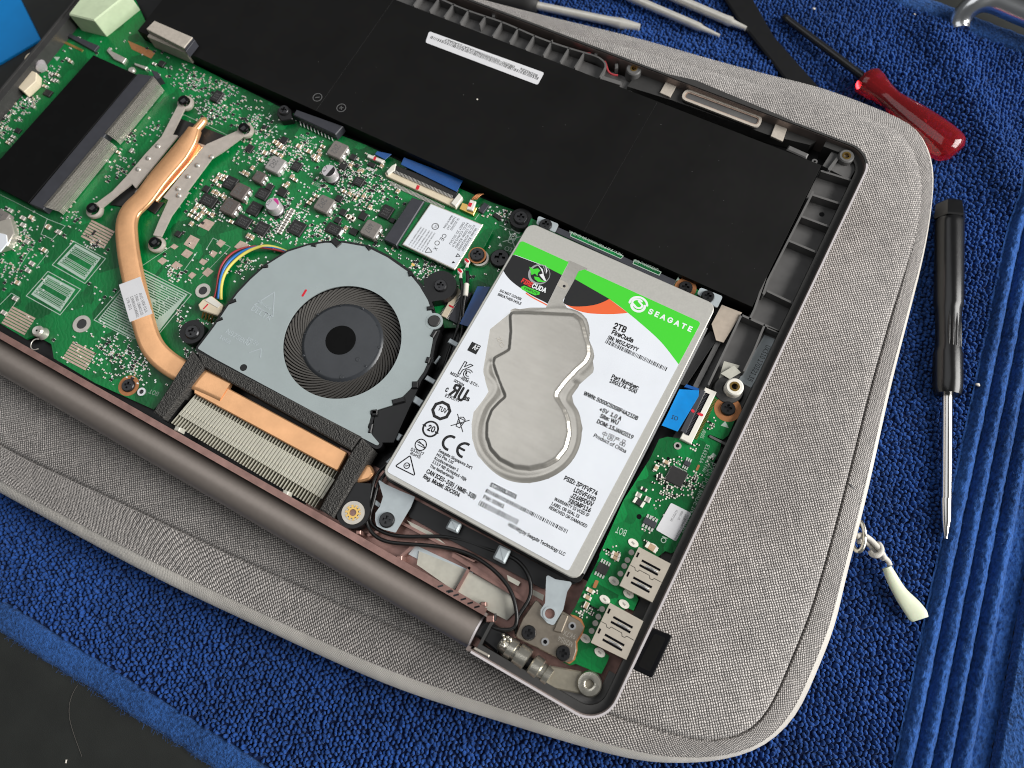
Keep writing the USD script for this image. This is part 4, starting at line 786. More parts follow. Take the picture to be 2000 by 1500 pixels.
# silk writing
mpart('lettering', join(text('WLAN', on(B(530, 1125), ZB), on(B(440, 1085), ZB), 1.5, ZB), text('BOT', on(Q(0, 2)(1245, 65), ZB), on(Q(0, 2)(1175, 40), ZB), 1.5, ZB), text('IO', on(B(1915, 1165), ZB), on(B(1845, 1145), ZB), 1.7, ZB), text('LVDS', on(A(1350, 390), ZB), on(A(1260, 350), ZB), 1.0, ZB), text('L8501', on(A(1500, 910), ZB), on(A(1425, 870), ZB), 1.1, ZB)), 'silk')
def bin_mark(c, s, d1, d2):
    c, d1, d2 = np.asarray(c), np.asarray(d1), np.asarray(d2); Pp = lambda a, b: c + s * (a * d1 + b * d2)
    return strokes([[Pp(-.55, .6), Pp(-.3, -.7), Pp(.3, -.7), Pp(.5, .6)], [Pp(-.65, .6), Pp(.65, .6)], [Pp(-1, -1), Pp(1, .95)], [Pp(-1, .95), Pp(1, -1)], [Pp(-.4, .75), Pp(0, .95), Pp(.4, .75)], [Pp(-.4, 0), Pp(.4, 0)]], s * .13)
mpart('recycling_mark', join(solid(bin_mark(on(B(1905, 1080), ZB), 2.4, (1, 0), (0, 1)), ZB, ZB + .03), block(*on(B(1940, 1005), ZB), 3.6, 1.0, ZB, ZB + .03, 0, rot=-.1)), 'silk')
for tri in ([B(1795, 1115), B(1815, 1150), B(1775, 1145)], [C(695, 370), C(735, 320), C(655, 320)], [Q(0, 1)(1035, 1415), Q(0, 1)(1050, 1385), Q(0, 1)(1005, 1375)]): mpart('arrow_mark', prism(ons(tri, ZB), ZB, ZB + .03, 0), 'silk')
# holes, screws, posts
for p, r in ((Q(0, 1)(1585, 770), 2.8), (Q(0, 1)(637, 1030), 3.3)):
    x, y = on(p, ZB + .3); c = mpart('mount_hole', ringm(x, y, r * .58, r, ZB, ZB + .3), 'tin'); part(c, 'hole', disc(x, y, r * .62, ZB, ZB + .05, 0), 'gloss_black')
for p, r in ((C(560, 275), 2.2), (Q(0, 2)(1000, 10), 2.5)):
    x, y = on(p, ZB + .5); mpart('copper_ring', ringm(x, y, .5, r * 1.5, ZB, ZB + .06), 'bare_copper'); mpart('screw', screw_mesh(x, y, ZB + .06, r * .95, .9), 'screw_black')
x, y = on(Q(0, 1)(285, 1080), -4.5); mpart('spring_post', spin([(.4, -4.6), (1.6, -4.5), (2.1, -5.2), (1.8, -6), (2.4, -8)], x, y, 24), 'tin', smooth=40)
mpart('wire_clip', tube(smooth_path([(*on(Q(0, 1)(*p), -6), -6) for p in ((300, 1150), (255, 1165), (240, 1200), (300, 1225))], 16), .22, 6), 'tin', smooth=True)
x, y = on(Q(0, 2)(1105, 60), ZB + .6); mpart('eyelet', ringm(x, y, .8, 1.5, ZB, ZB + .6), 'steel'); part(mb, 'eyelet_bore', disc(x, y, .8, ZB, ZB + .1, 0), 'gloss_black')
x, y = on(Q(1, 1)(1230, 565), ZB); mpart('copper_dot', disc(x, y, .75, ZB, ZB + .06, 0), 'brass')
x, y = on(B(1790, 1250), -6.4); mpart('disc_screw', screw_mesh(x, y, -7.9, 3.6, 1.3), 'screw_black')
# plain connectors
mpart('ribbon_socket', prism(ons([C(740, 20), C(780, 5), C(1205, 180), C(1150, 250)], -7), ZB, -7.0, .15), 'slate'); mpart('gold_row', prism(ons([C(690, 80), C(1020, 235), C(1000, 258), C(680, 105)], ZB), ZB, ZB + .15, 0), 'brass')
def jst(p_poly, z1, name, pins):
    c = mpart(name, prism(rounded(ons(p_poly, z1), .35), ZB, z1, .25), 'cream'); part(c, 'pins', join(*[tube(np.array([(*on(a, -7.4), -7.4), (*on(b, -7.8), -7.9)]), .3, 6) for a, b in pins]), 'brass'); return c
c1 = jst([C(170, 560), C(290, 455), C(360, 475), C(445, 510), C(440, 610), C(290, 750), C(165, 650)], -4.6, 'fan_socket', [(C(340 + 30 * k, 690 - 30 * k), C(395 + 28 * k, 740 - 30 * k)) for k in range(4)])
part(c1, 'paint_mark', join(block(*on(C(255, 590), -4.6), .9, .5, -4.6, -4.55, 0, .3), block(*on(C(300, 550), -4.6), .9, .5, -4.6, -4.55, 0, .3)), 'red_ink')
part(c1, 'white_top', prism(ons([C(180, 565), C(275, 460), C(310, 480), C(215, 590)], -4.4), -4.6, -4.4, 0), 'label_white')
mpart('coil_ring', spin([(2.6 + .5 * math.cos(t), -5.5 + .5 * math.sin(t)) for t in np.linspace(0, 2 * math.pi, 8, endpoint=False)], *on(C(390, 340), -5.5), 24, closed=True), 'cream', smooth=True)
# flat-cable sockets along the battery
so = mpart('ribbon_socket', prism(ons([B(720, 465), B(745, 440), B(1440, 700), B(1375, 790), B(735, 495)], -6.6), ZB, -6.6, .2), 'cream')
part(so, 'side_post', prism(ons([B(785, 395), B(825, 375), B(815, 440), B(750, 480), B(735, 450)], -5.9), ZB, -5.9, .2), 'ivory'); part(so, 'side_post', prism(ons([B(1410, 650), B(1445, 690), B(1380, 780), B(1335, 745)], -5.9), ZB, -5.9, .2), 'ivory')
part(so, 'latch', prism(ons([B(830, 395), B(1410, 620), B(1375, 705), B(790, 450)], -6.2), -6.6, -6.2, .15), 'chip_black')
part(so, 'pins', join(*[solid(stroke([on(B(785 + 490 * t, 545 + 230 * t), -7.7), on(B(775 + 490 * t, 575 + 230 * t), -7.7)], .24), -8, -7.7) for t in np.linspace(0, 1, 46)] + [solid(stroke([on(B(800 + 545 * t, 462 + 240 * t), -6.4), on(B(806 + 545 * t, 440 + 240 * t), -6.4)], .22), -6.6, -6.15) for t in np.linspace(0, 1, 46)]), 'tin', kind='stuff')
part(so, 'paint_mark', block(*on(B(1028, 600), -6.5), 1.1, 1.8, -6.6, -6.53, 0, .2), 'red_ink')
s2_ = mpart('ribbon_socket', prism(ons([B(565, 285), B(720, 345), B(690, 370), B(555, 315)], -6.6), ZB, -6.6, .2), 'ivory'); part(s2_, 'paint_mark', block(*on(B(628, 330), -6.5), .9, 1.5, -6.6, -6.53, 0, .2), 'red_ink')
mpart('pin_row', join(*[block(*on(B(555 + 70 * t, 420 + 24 * t), -7.7), .2, 1.0, ZB, -7.7, 0) for t in np.linspace(0, 1, 9)]), 'solder')
an = mpart('cable_socket', prism(ons([B(1415, 800), B(1445, 740), B(1580, 790), B(1545, 860)], -6.8), ZB, -6.8, .15), 'brass'); part(an, 'plug', prism(ons([B(1480, 800), B(1515, 710), B(1570, 730), B(1540, 815)], -5.8), -6.8, -5.8, .2), 'ivory'); part(an, 'paint_mark', block(*on(B(1515, 760), -5.7), 1.2, 1.6, -5.8, -5.74, 0, .2), 'red_ink')
part(an, 'thin_wires', join(*[tube(smooth_path([(*on(B(1530 + 14 * k, 715), -6), -6), (*on(B(1560 + 14 * k, 680), -5.6), -5.6), (*on(B(1610 + 10 * k, 660), -6.2), -6.2)], 12), .26, 5) for k in range(4)]), 'bare_copper', smooth=True)
x, y = on(B(1640, 790), -7); mpart('side_plate', block(x, y, 2.2, 4.0, ZB, -6.9, .1, rot=-.1), 'slate')
rs = mpart('ribbon_socket', prism(ons([Q(1, 1)(1570, 735), Q(1, 1)(1600, 770), Q(1, 1)(1490, 985), Q(1, 1)(1445, 965)], -6.8), ZB, -6.8, .15), 'cream', label='narrow cream cable socket with a red paint stripe'); part(rs, 'paint_mark', block(*on(Q(1, 1)(1525, 893), -6.7), 1.9, .6, -6.8, -6.72, 0), 'red_ink')
part(rs, 'pins', join(*[block(*on(Q(1, 1)(1575 - 130 * t, 730 + 235 * t), -7.6), .9, .18, ZB, -7.6, 0) for t in np.linspace(0, 1, 24)] + [block(*on(Q(1, 1)(1612 - 115 * t, 765 + 225 * t), -7), .9, .18, ZB, -6.9, 0) for t in np.linspace(0, 1, 24)]), 'tin', kind='stuff')
part(rs, 'latch', prism(ons([Q(1, 1)(1620, 770), Q(1, 1)(1690, 790), Q(1, 1)(1570, 1030), Q(1, 1)(1500, 990)], -6.9), ZB, -6.9, .1), 'slate')
# metal card cage edge by the memory
mpart('metal_bracket', prism(ons([C(1300, 245), C(1340, 235), C(1540, 335), C(1500, 395), C(1390, 345)], -7), ZB, -7.0, .15), 'tin'); mpart('metal_bracket', prism(ons([C(1640, 390), C(1800, 440), C(1770, 470), C(1640, 415)], -7), ZB, -7.0, .15), 'tin'); mpart('solder_blob', disc(*on(C(1600, 475), -7), 1.6, ZB, -6.8, .5, 9), 'tin')
mpart('metal_shell', prism(ons([(-30, 440), (20, 425), (28, 455), (14, 480), (-20, 490)], -5), ZB, -5, .3), 'nickel'); mpart('white_cover', prism(rounded(ons([(-10, 452), (12, 458), (14, 475), (0, 492), (-10, 490)], -4.6), .5), -5, -4.6, .1), 'label_white')
# fine parts scattered over the board
avoid = [Polygon(ons(pp, ZB)) for pp in ([(150, 95), (320, 160), (120, 420), (-60, 380)], [(370, 240), (490, 250), (200, 420), (300, 490), (190, 400)], [(200, 425), (300, 400), (370, 740), (300, 740)], [(1480 / 4, 0)] * 3 if False else [(110, 470), (205, 500), (165, 555), (100, 520)], [(50, 580), (155, 560), (120, 620), (50, 585)], [(190, 620), (290, 525), (375, 575), (310, 650), (260, 665)], [(805, 400), (925, 430), (880, 520), (785, 470)], [(750, 330), (905, 395), (880, 410), (745, 345)])]
bpoly = Polygon(ons(bpx, ZB)).buffer(-1.0)
busy = [(A(900, 550), 60, 150), (A(1250, 560), 40, 130), (A(1650, 800), 60, 170), (A(1150, 1200), 50, 120), (A(480, 300), 70, 150), (A(1900, 1000), 50, 150), (B(620, 640), 55, 170), (B(160, 1020), 45, 120), (B(480, 480), 40, 90), (C(700, 560), 28, 60), (C(250, 920), 38, 110), (C(60, 1180), 30, 60), (G(1250, 560), 50, 150), (G(1500, 560), 40, 110), (G(1400, 780), 45, 140), (G(1750, 900), 40, 90),
        (Q(0, 1)(150, 330), 55, 130), (Q(0, 1)(100, 600), 45, 60), (Q(0, 1)(870, 1250), 55, 130), (Q(0, 1)(1050, 1350), 50, 130), (Q(0, 1)(1330, 650), 45, 90), (Q(0, 1)(1370, 1030), 40, 90), (Q(0, 1)(1650, 100), 60, 130), (Q(0, 1)(1900, 560), 40, 80), (Q(0, 1)(1170, 530), 30, 50), (Q(1, 1)(1350, 600), 40, 80), (B(1100, 1380), 35, 70), (B(1850, 830), 45, 70), (B(560, 1150), 60, 60), (Q(1, 1)(100, 280), 40, 110), (Q(1, 1)(330, 250), 55, 120), (C(400, 880), 30, 60), (G(650, 1250), 35, 40), (G(720, 1000), 35, 40), (G(950, 920), 22, 30), (Q(0, 1)(600, 210), 25, 25), (Q(0, 1)(720, 420), 35, 40), (Q(0, 1)(1280, 850), 30, 50), (Q(0, 1)(1450, 1250), 45, 70)]
pts_ = []
for (cx_, cy_), rad, n in busy:
    for _ in range(int(n * 1.35)):
        r_, t_ = rad * abs(RNG.normal(0, .6)), RNG.uniform(0, 2 * math.pi); pts_.append(on((cx_ + r_ * math.cos(t_), cy_ + .8 * r_ * math.sin(t_)), ZB))
for _ in range(900): pts_.append(on((RNG.uniform(-20, 1030), RNG.uniform(20, 780)), ZB))
tinp, tanp, blk, whp = [], [], [], []
occ = set()
for x, y in pts_:
    x, y = round(x / .55) * .55, round(y / .55) * .55
    if (round(x / 1.1), round(y / .9)) in occ: continue
    pt = Point(x, y)
    if not bpoly.contains(pt) or any(a_.contains(pt) for a_ in avoid): continue
    occ.add((round(x / 1.1), round(y / .9)))
    k_ = RNG.random(); rot = 0 if RNG.random() < .6 else H2; w, h, hg_ = .95, .5, .35
    if k_ < .40: tinp.append(block(x, y, RNG.uniform(.5, .85), RNG.uniform(.45, .62), ZB, ZB + .10, 0, rot))
    elif k_ < .80:
        (tanp if RNG.random() < .6 else blk).append(block(x, y, w * .5, h, ZB, ZB + hg_, 0, rot)); dx = .36
        for sgn in (-1, 1): tinp.append(block(x + sgn * dx * math.cos(rot), y + sgn * dx * math.sin(rot), .26, h, ZB, ZB + hg_ + .02, 0, rot))
    elif k_ < .90: whp.append(block(x, y, .6, .3, ZB, ZB + .03, 0, rot))
    else:
        blk.append(block(x, y, 1.0, .8, ZB, ZB + .4, 0, rot))
        for a_ in (-1, 1): tinp.append(block(x + a_ * .3, y + .5, .25, .3, ZB, ZB + .12, 0)); tinp.append(block(x + a_ * .3, y - .5, .25, .3, ZB, ZB + .12, 0))
mpart('solder_points', join(*tinp), 'solder', kind='stuff', smooth=False); mpart('small_capacitors', join(*tanp), 'cap_tan', kind='stuff', smooth=False); mpart('small_resistors', join(*blk), 'chip_black', kind='stuff', smooth=False); mpart('silk_dashes', join(*whp), 'silk', kind='stuff', smooth=False)

# ------------------------------------------------------------------ memory module with its film, and the slot
mc = ons([(182, 107), (266, 145), (54, 396), (-36, 350)], -4.0)
mem = thing('memory_module', 'memory module covered by a matt black film at the left of the board', 'memory module', (*mc.mean(0), -6))
part(mem, 'film', prism(mc, -5.0, -4.1, .12), 'black_film')
part(mem, 'circuit_strip', prism(ons([(184, 115), (258, 150), (50, 390), (-30, 348)], -5.4), -6.0, -5.2, 0), 'pcb')
slot = mpart('memory_slot', prism(ons([(268, 143), (302, 148), (84, 409), (56, 397)], -4.4), ZB, -4.5, .25), 'slate')
a0, a1, b0, b1 = on((302, 151), -4.2), on((87, 408), -4.2), on((315, 168), -5.0), on((113, 416), -5.0)
pn = []
for t in np.r_[np.linspace(.005, .44, 58), np.linspace(.475, .985, 68)]:
    p, q_ = a0 * (1 - t) + a1 * t, b0 * (1 - t) + b1 * t
    e = np.array([0, .17])
    vs = np.array([(*(p - e), -4.15), (*(p + e), -4.15), (*(q_ + e), -5.2), (*(q_ - e), -5.2), (*(q_ + e), -7.6), (*(q_ - e), -7.6), (*(p - e - [1.3, 0]), -4.3), (*(p + e - [1.3, 0]), -4.3)])
    pn.append((vs, np.array([[0, 2, 1], [0, 3, 2], [3, 4, 2], [3, 5, 4], [6, 0, 1], [6, 1, 7], [0, 1, 2], [0, 2, 3], [6, 1, 0], [6, 7, 1]])))
part(slot, 'pins', join(*pn), 'nickel', kind='stuff', smooth=False)
part(slot, 'end_latch', prism(ons([C(1840, 475), C(1920, 500), C(1965, 570), C(1900, 590)], -4.4), ZB, -4.3, .2), 'slate')
# ------------------------------------------------------------------ heat sink: copper pipe, arms, fins, foam
hs_ = thing('heat_sink', 'bent flat copper heat pipe with steel spring arms leading to a row of metal fins', 'heat sink', (*on((270, 520), -6), -8))
c_ = [(378, 250), (369, 267), (330, 318), (300, 354), (272, 390), (254, 408), (246.5, 424), (244.5, 457), (252, 515), (265, 575), (276, 621), (284, 650), (297, 678), (322, 704), (350, 722), (390, 741), (440, 764)]
zc = -3.9
pth_ = smooth_path([(*on(p, zc), zc) for p in c_], 90)
def pipe_prof(w, t): 
    a = np.linspace(0, 2 * math.pi, 20, endpoint=False); return np.stack([np.sign(np.cos(a)) * np.abs(np.cos(a)) ** .45 * w, np.sign(np.sin(a)) * np.abs(np.sin(a)) ** .75 * t], 1)
ws = np.interp(np.linspace(0, 1, 90), [0, .04, .09, 1], [2.6, 3.6, 4.15, 4.15]); tsx = np.interp(np.linspace(0, 1, 90), [0, .05, .1, 1], [1.6, 1.4, 1.15, 1.1])
part(hs_, 'heat_pipe', sweep(pth_ - [0, 0, 1.1], [pipe_prof(w, t) for w, t in zip(ws, tsx)]), 'copper', smooth=50)
tip = smooth_path([(*on(p, -4.6), -5.0) for p in ((374, 262), (384, 250), (396, 236), (400, 229))], 12)
part(hs_, 'pipe_tip', tube(tip, np.r_[np.full(10, 1.55), 1.3, .6], 14), 'copper', smooth=50)
part(hs_, 'copper_strip', prism(ons([G(1275, 1035), G(1318, 1075), G(940, 1510), G(905, 1500)], -6.2), -7.4, -6.2, .3), 'copper', smooth=40)
part(hs_, 'contact_plate', prism(ons([G(1140, 990), G(1350, 1060), G(960, 1500), G(760, 1440)], -7), -7.9, -7.0, .1), 'arm_metal')
part(hs_, 'processor', prism(ons([G(1125, 835), G(1520, 985), G(1340, 1100), G(1060, 975)], -7.4), -8, -7.4, .1), 'chip_black'); part(hs_, 'processor', prism(ons([G(690, 1370), G(790, 1410), G(700, 1560), G(560, 1540)], -7.4), -8, -7.4, .1), 'chip_black'); part(hs_, 'processor', prism(ons([Q(0, 1)(1150, 60), Q(0, 1)(1280, 80), Q(0, 1)(1210, 170), Q(0, 1)(1130, 120)], -7.4), -8, -7.4, .1), 'chip_black')
armL = [G(1128, 712), G(1172, 745), G(1062, 972), G(1110, 978), G(770, 1400), G(742, 1365), Q(0, 1)(935, 5), Q(0, 1)(790, 125), Q(0, 1)(745, 95), Q(0, 1)(880, -5), G(690, 1320), G(850, 1130), G(985, 985)]
armR = [G(1612, 935), G(1655, 975), G(1480, 1105), G(1385, 1165), G(1150, 1480), Q(0, 1)(1470, 0), Q(0, 1)(1335, 185), Q(0, 1)(1258, 345), Q(0, 1)(1200, 335), Q(0, 1)(1245, 225), Q(0, 1)(1320, 60), G(1000, 1480), G(1310, 1090), G(1350, 1050)]
for nm, pp in (('spring_arm', armL), ('spring_arm', armR)): part(hs_, nm, solid(Polygon(ons(pp, -5.4)).buffer(.4, 3).buffer(-.25, 3), -6.0, -5.4), 'arm_metal', smooth=40)
for p in [G(950, 1062), G(872, 1160), G(790, 1250), G(1272, 1218), G(1195, 1310), G(1115, 1410), G(1385, 1150), Q(0, 1)(1395, 25)]:
    x, y = on(p, -5.2); part(hs_, 'rivet', spin([(1.05, -5.4), (.95, -5.1), (.5, -4.85), (.01, -4.8)], x, y, 16), 'tin', smooth=60)
for p in ((356, 193), (474, 247), (177, 404), (299, 471)):
    x, y = on(p, -3.4); sc_ = part(hs_, 'spring_screw', spin([(.01, -3.3), (1.2, -3.3), (1.9, -3.7), (2.1, -4.3), (1.9, -4.7), (1.0, -4.9)], x, y, 24), 'gloss_black', smooth=40)
    xx, yy = on((p[0] + 3, p[1] + 3), -5.5); part(sc_, 'collar', spin([(2.3, -5.3), (3.1, -5.6), (3.3, -6.6), (2.4, -7.9)], x, y, 26), 'arm_metal', smooth=50)
# label on the pipe
lp = ons([Q(0, 1)(930, 725), Q(0, 1)(1095, 662), Q(0, 1)(1190, 950), Q(0, 1)(1015, 1015)], zc)
pl_ = part(hs_, 'label', prism(lp, zc - .1, zc + .06, 0), 'sticker_white')
def lp_at(a, b): return (lp[0] * (1 - a) + lp[1] * a) * (1 - b) + (lp[3] * (1 - a) + lp[2] * a) * b
part(pl_, 'lettering', join(*[text(s_, lp_at(a, .40), lp_at(a + .01, b1), 1.0, zc + .062) for s_, a, b1 in (('AVC.VER 01A', .72, .92), ('13N0-UMA0101', .52, .95), ('13NB0AA0AM01', .32, .96), ('178 2D1', .12, .72))]), 'ink_grey')
# copper bar on the fins and the fins themselves
bar = [J(455, 268), J(500, 305), J(1880, 1052), J(1868, 1110), J(1800, 1180), J(1575, 1086), J(408, 450), J(415, 400)]
part(hs_, 'copper_bar', prism(rounded(ons([J(415, 370), J(500, 305), J(1660, 930), J(1580, 1086), J(408, 450)], -4.3), .7), -6.4, -4.3, .35), 'copper', smooth=40)
x, y = on(J(1815, 1110), -5.0); part(hs_, 'pipe_end', prism(rounded(ons([J(1690, 1000), J(1850, 1035), J(1880, 1095), J(1835, 1150), J(1745, 1175), J(1650, 1140)], -4.6), 1.2), -6.8, -4.6, .6), 'copper', smooth=40)
fa, fb_ = on(J(400, 485), -5.2), on(J(1540, 1140), -5.2); ga, gb = on(J(282, 622), -5.2), on(J(1438, 1300), -5.2)
NF = 52
for k in range(NF):
    t = k / (NF - 1); p, q_ = fa * (1 - t) + fb_ * t, ga * (1 - t) + gb * t; e = (fb_ - fa) / NF
    n_ = (p - q_) / np.linalg.norm(p - q_)
    plate = prism(np.array([q_ - n_ * 3.6, q_ - n_ * 3.6 + e * .16, p + n_ * 2.6 + e * .16, p + n_ * 2.6]), -9.5, -5.35, 0)
    fl = prism(np.array([q_, q_ + e * .82, p + e * .82, p]), -5.5, -5.2, .05)
    nub = prism(np.array([q_ + n_ * 2.0 + e * .25, q_ + n_ * 2.0 + e * .65, q_ + n_ * 2.5 + e * .65, q_ + n_ * 2.5 + e * .25]), -5.3, -5.0, .05)
    part(hs_, 'fin', join(plate, fl, nub), 'fin_metal', smooth=False)
part(hs_, 'duct_floor', prism(ons([J(240, 640), J(420, 480), J(1580, 1100), J(1420, 1400)], -9.6), -10.5, -9.6, 0), 'gloss_black')
for pts in ([J(430, 105), J(1770, 800), J(1690, 915), J(470, 225)], [J(395, 100), J(500, 225), J(160, 658), J(75, 600)], [J(1775, 812), J(1872, 905), J(1540, 1462), J(1430, 1395), J(1690, 925)]):
    part(hs_, 'foam_strip', prism(ons(pts, -2.2), -8.5, -2.2, .45), 'dark_foam', smooth=20)
part(hs_, 'duct_wall', prism(ons([J(445, 230), J(505, 250), J(215, 690), J(150, 665)], -5.5), -9.5, -5.5, 0), 'black_plastic')

# ------------------------------------------------------------------ fan
zf = -3.0
fan = thing('cooling_fan', 'laptop fan with a grey zinc cover and round black opening beside the hard drive', 'cooling fan', (*on((665, 662), zf), -9))
cov = [(20, 850), (88, 762), (150, 680), (250, 530), (325, 430), (420, 330), (540, 222), (700, 122), (850, 75), (980, 55), (1120, 55), (1290, 85), (1450, 165), (1600, 270), (1690, 380), (1752, 485), (1780, 570), (1800, 615), (1840, 640), (1800, 690), (1785, 800), (1760, 930), (1720, 1020), (1650, 1120), (1560, 1210), (1480, 1275), (1375, 1308), (1325, 1340), (1300, 1440)]
covp = [K(*p) for p in cov] + [J(1865, 795), J(1922, 860), J(1900, 875), J(1755, 800), J(575, 165), J(440, 85)]
cv = rounded(ons(covp, zf), .5)
fc = (on(K(652, 830), zf) + on(K(1557, 760), zf)) / 2; fr_ = np.linalg.norm(on(K(652, 830), zf) - on(K(1557, 760), zf)) / 2
fc2 = (on(K(1150, 382), zf) + on(K(1070, 1217), zf)) / 2; fc = (fc + fc2) / 2; fr_ = (fr_ + np.linalg.norm(on(K(1150, 382), zf) - on(K(1070, 1217), zf)) / 2) / 2
part(fan, 'cover', solid(Polygon(cv).difference(Point(*fc).buffer(fr_, 24)), zf - .5, zf), 'fan_zinc', smooth=40)
hs2 = Polygon(cv).buffer(1.1, 4)
ears = unary_union([Point(*on(K(1850, 385), -4.6)).buffer(5.6, 8), Polygon(ons([K(1720, 330), K(1850, 320), K(1880, 490), K(1760, 510)], -4.6)), Point(*on(Q(0, 1)(1510, 1100), -4.6)).buffer(4.4, 8), Point(*on(J(1715, 1415), -4.6)).buffer(5.4, 8), Polygon(ons([J(1700, 1180), J(1860, 1190), J(1840, 1420), J(1560, 1440)], -4.6)),
                    Polygon(ons([K(1370, 1300), K(1560, 1220), K(1720, 1020), K(1800, 700), K(1850, 720), K(1700, 1120), K(1500, 1560), K(1330, 1560)], -4.6))])
part(fan, 'housing', solid(hs2.union(ears).difference(Point(*fc).buffer(fr_, 24)).buffer(0), -8.8, zf - .55), 'black_plastic', smooth=40)
part(fan, 'housing_floor', disc(*fc, fr_ + .5, -9.2, -8.7, 0, 48), 'gloss_black')
for p, w, h, r in ((K(1060, 50), 4.0, 2.4, -.3), (K(895, 72), 2.0, 1.2, .3), (K(1305, 92), 2.2, 1.2, -.4), (K(525, 232), 2.6, 1.2, .6), (K(1620, 285), 2.0, 1.6, -.8), (K(1770, 545), 1.6, 2.4, -1.0), (K(1795, 735), 1.4, 2.8, 0), (K(1752, 935), 1.4, 2.2, .2), (K(1655, 1120), 2.0, 2.4, .5), (K(1530, 1240), 4.2, 1.8, .75), (K(1350, 1330), 1.8, 2.2, .6), (J(1848, 735), 1.1, 3.2, .35), (J(1875, 605), 2.4, 1.4, .5), (K(280, 495), 1.4, 3.0, -.7), (K(185, 630), 1.2, 2.4, -.7)):
    x, y = on(p, zf + .2); part(fan, 'clip', block(x, y, w, h, -6, zf + .35, .3, r), 'black_plastic')
x, y = on(K(1798, 640), zf + .4); part(fan, 'peg', disc(x, y, 2.1, -6, zf + .5, .3), 'dark_plastic'); part(fan, 'peg_ring', ringm(x, y, 2.2, 3.0, zf - .5, zf + .05), 'fan_zinc')
x, y = on(K(368, 992), zf); part(fan, 'cover_hole', disc(x, y, 1.25, zf - .3, zf + .03, 0, 20), 'black_plastic')
x, y = on(K(1850, 383), -4); part(fan, 'screw', screw_mesh(x, y, zf - .6, 2.3, 1.0), 'screw_black')
x, y = on(Q(0, 1)(1510, 1100), -4); part(fan, 'screw', screw_mesh(x, y, zf - .6, 2.6, 1.0), 'screw_black')
x, y = on(J(1712, 1425), -4)
wa = part(fan, 'washer', ringm(x, y, 1.9, 3.7, zf - .55, zf - .15, 40), 'nickel')
part(wa, 'star_ring', solid(Point(x, y).buffer(2.5, 6).difference(unary_union([Point(x + 2.1 * math.cos(t), y + 2.1 * math.sin(t)).buffer(.42, 3) for t in np.arange(10) * math.pi / 5])).difference(Point(x, y).buffer(1.1, 5)), zf - .4, zf), 'brass'); part(wa, 'bore', disc(x, y, 1.2, zf - .6, zf - .3, .1, 16), 'pink_coat')
part(fan, 'paint_mark', solid(stroke([on(K(812, 452), zf), on(K(836, 412), zf)], .8), zf, zf + .03), 'red_ink')
# embossed writing and triangle on the cover
part(fan, 'embossing', join(solid(strokes([[on(K(*p), zf) for p in ((450, 520), (600, 425), (588, 610), (450, 520))], [on(K(*p), zf) for p in ((410, 880), (500, 850), (495, 915))]], .3), zf, zf + .05), text('DELTA', on(K(420, 560), zf), on(K(560, 640), zf), 2.0, zf, t=.05), text('NS75B00', on(K(230, 730), zf), on(K(400, 830), zf), 1.7, zf, t=.05), text('DC 5V', on(K(390, 790), zf), on(K(470, 830), zf), 1.4, zf, t=.05), text('CAUTION', on(K(470, 500), zf), on(K(560, 560), zf), 1.1, zf, t=.05), text('16E8', on(K(180, 770), zf), on(K(260, 815), zf), 1.4, zf, t=.05)), 'zinc')
# impeller
zh = -3.7
hc_ = (on(K(800, 810), zh) + on(K(1425, 780), zh) + on(K(1110, 512), zh) + on(K(1090, 1095), zh)) / 4; hr = np.linalg.norm(on(K(800, 810), zh) - on(K(1425, 780), zh)) / 2
hubp = part(fan, 'hub', spin([(.01, zh - .15), (5.2, zh - .1), (5.4, zh), (hr - 1.6, zh), (hr - .7, zh - .25), (hr, zh - .9), (hr, -8.4)], *hc_, 64), 'hub', smooth=35)
part(hubp, 'centre_disc', disc(*on(K(1097, 785), zh), 5.3, zh - .05, zh + .05, .05, 40), 'black_film')
for u, v, r in ((1263, 548, .5), (1388, 838, .6), (1225, 930, .8), (1282, 980, .45), (1103, 1062, .75), (820, 900, .5), (938, 1020, .35), (1375, 675, .3), (828, 738, .3), (1097, 528, .3), (925, 592, .4)):
    x, y = on(K(u, v), zh); part(hubp, 'dimple', spin([(r, zh + .01), (r * .8, zh + .12), (r * .4, zh + .06), (.01, zh + .05)], x, y, 14), 'hub', smooth=60)
NBL = 61
for k in range(NBL):
    a0_ = k * 2 * math.pi / NBL
    rr = np.linspace(hr - .3, fr_ + 1.6, 9); sw = -.78 * ((rr - rr[0]) / (rr[-1] - rr[0])) ** .85
    pp = np.stack([hc_[0] + rr * np.cos(a0_ + sw), hc_[1] + rr * np.sin(a0_ + sw)], 1)
    pp = pp + (fc - hc_) * ((rr - rr[0]) / (rr[-1] - rr[0]))[:, None]
    part(fan, 'blade', sweep(np.column_stack([pp, np.full(9, -6.4)]), np.array([(-.30, -1.9), (.30, -1.9), (.40, 1.9), (-.20, 2.1)])), 'blade', smooth=False)
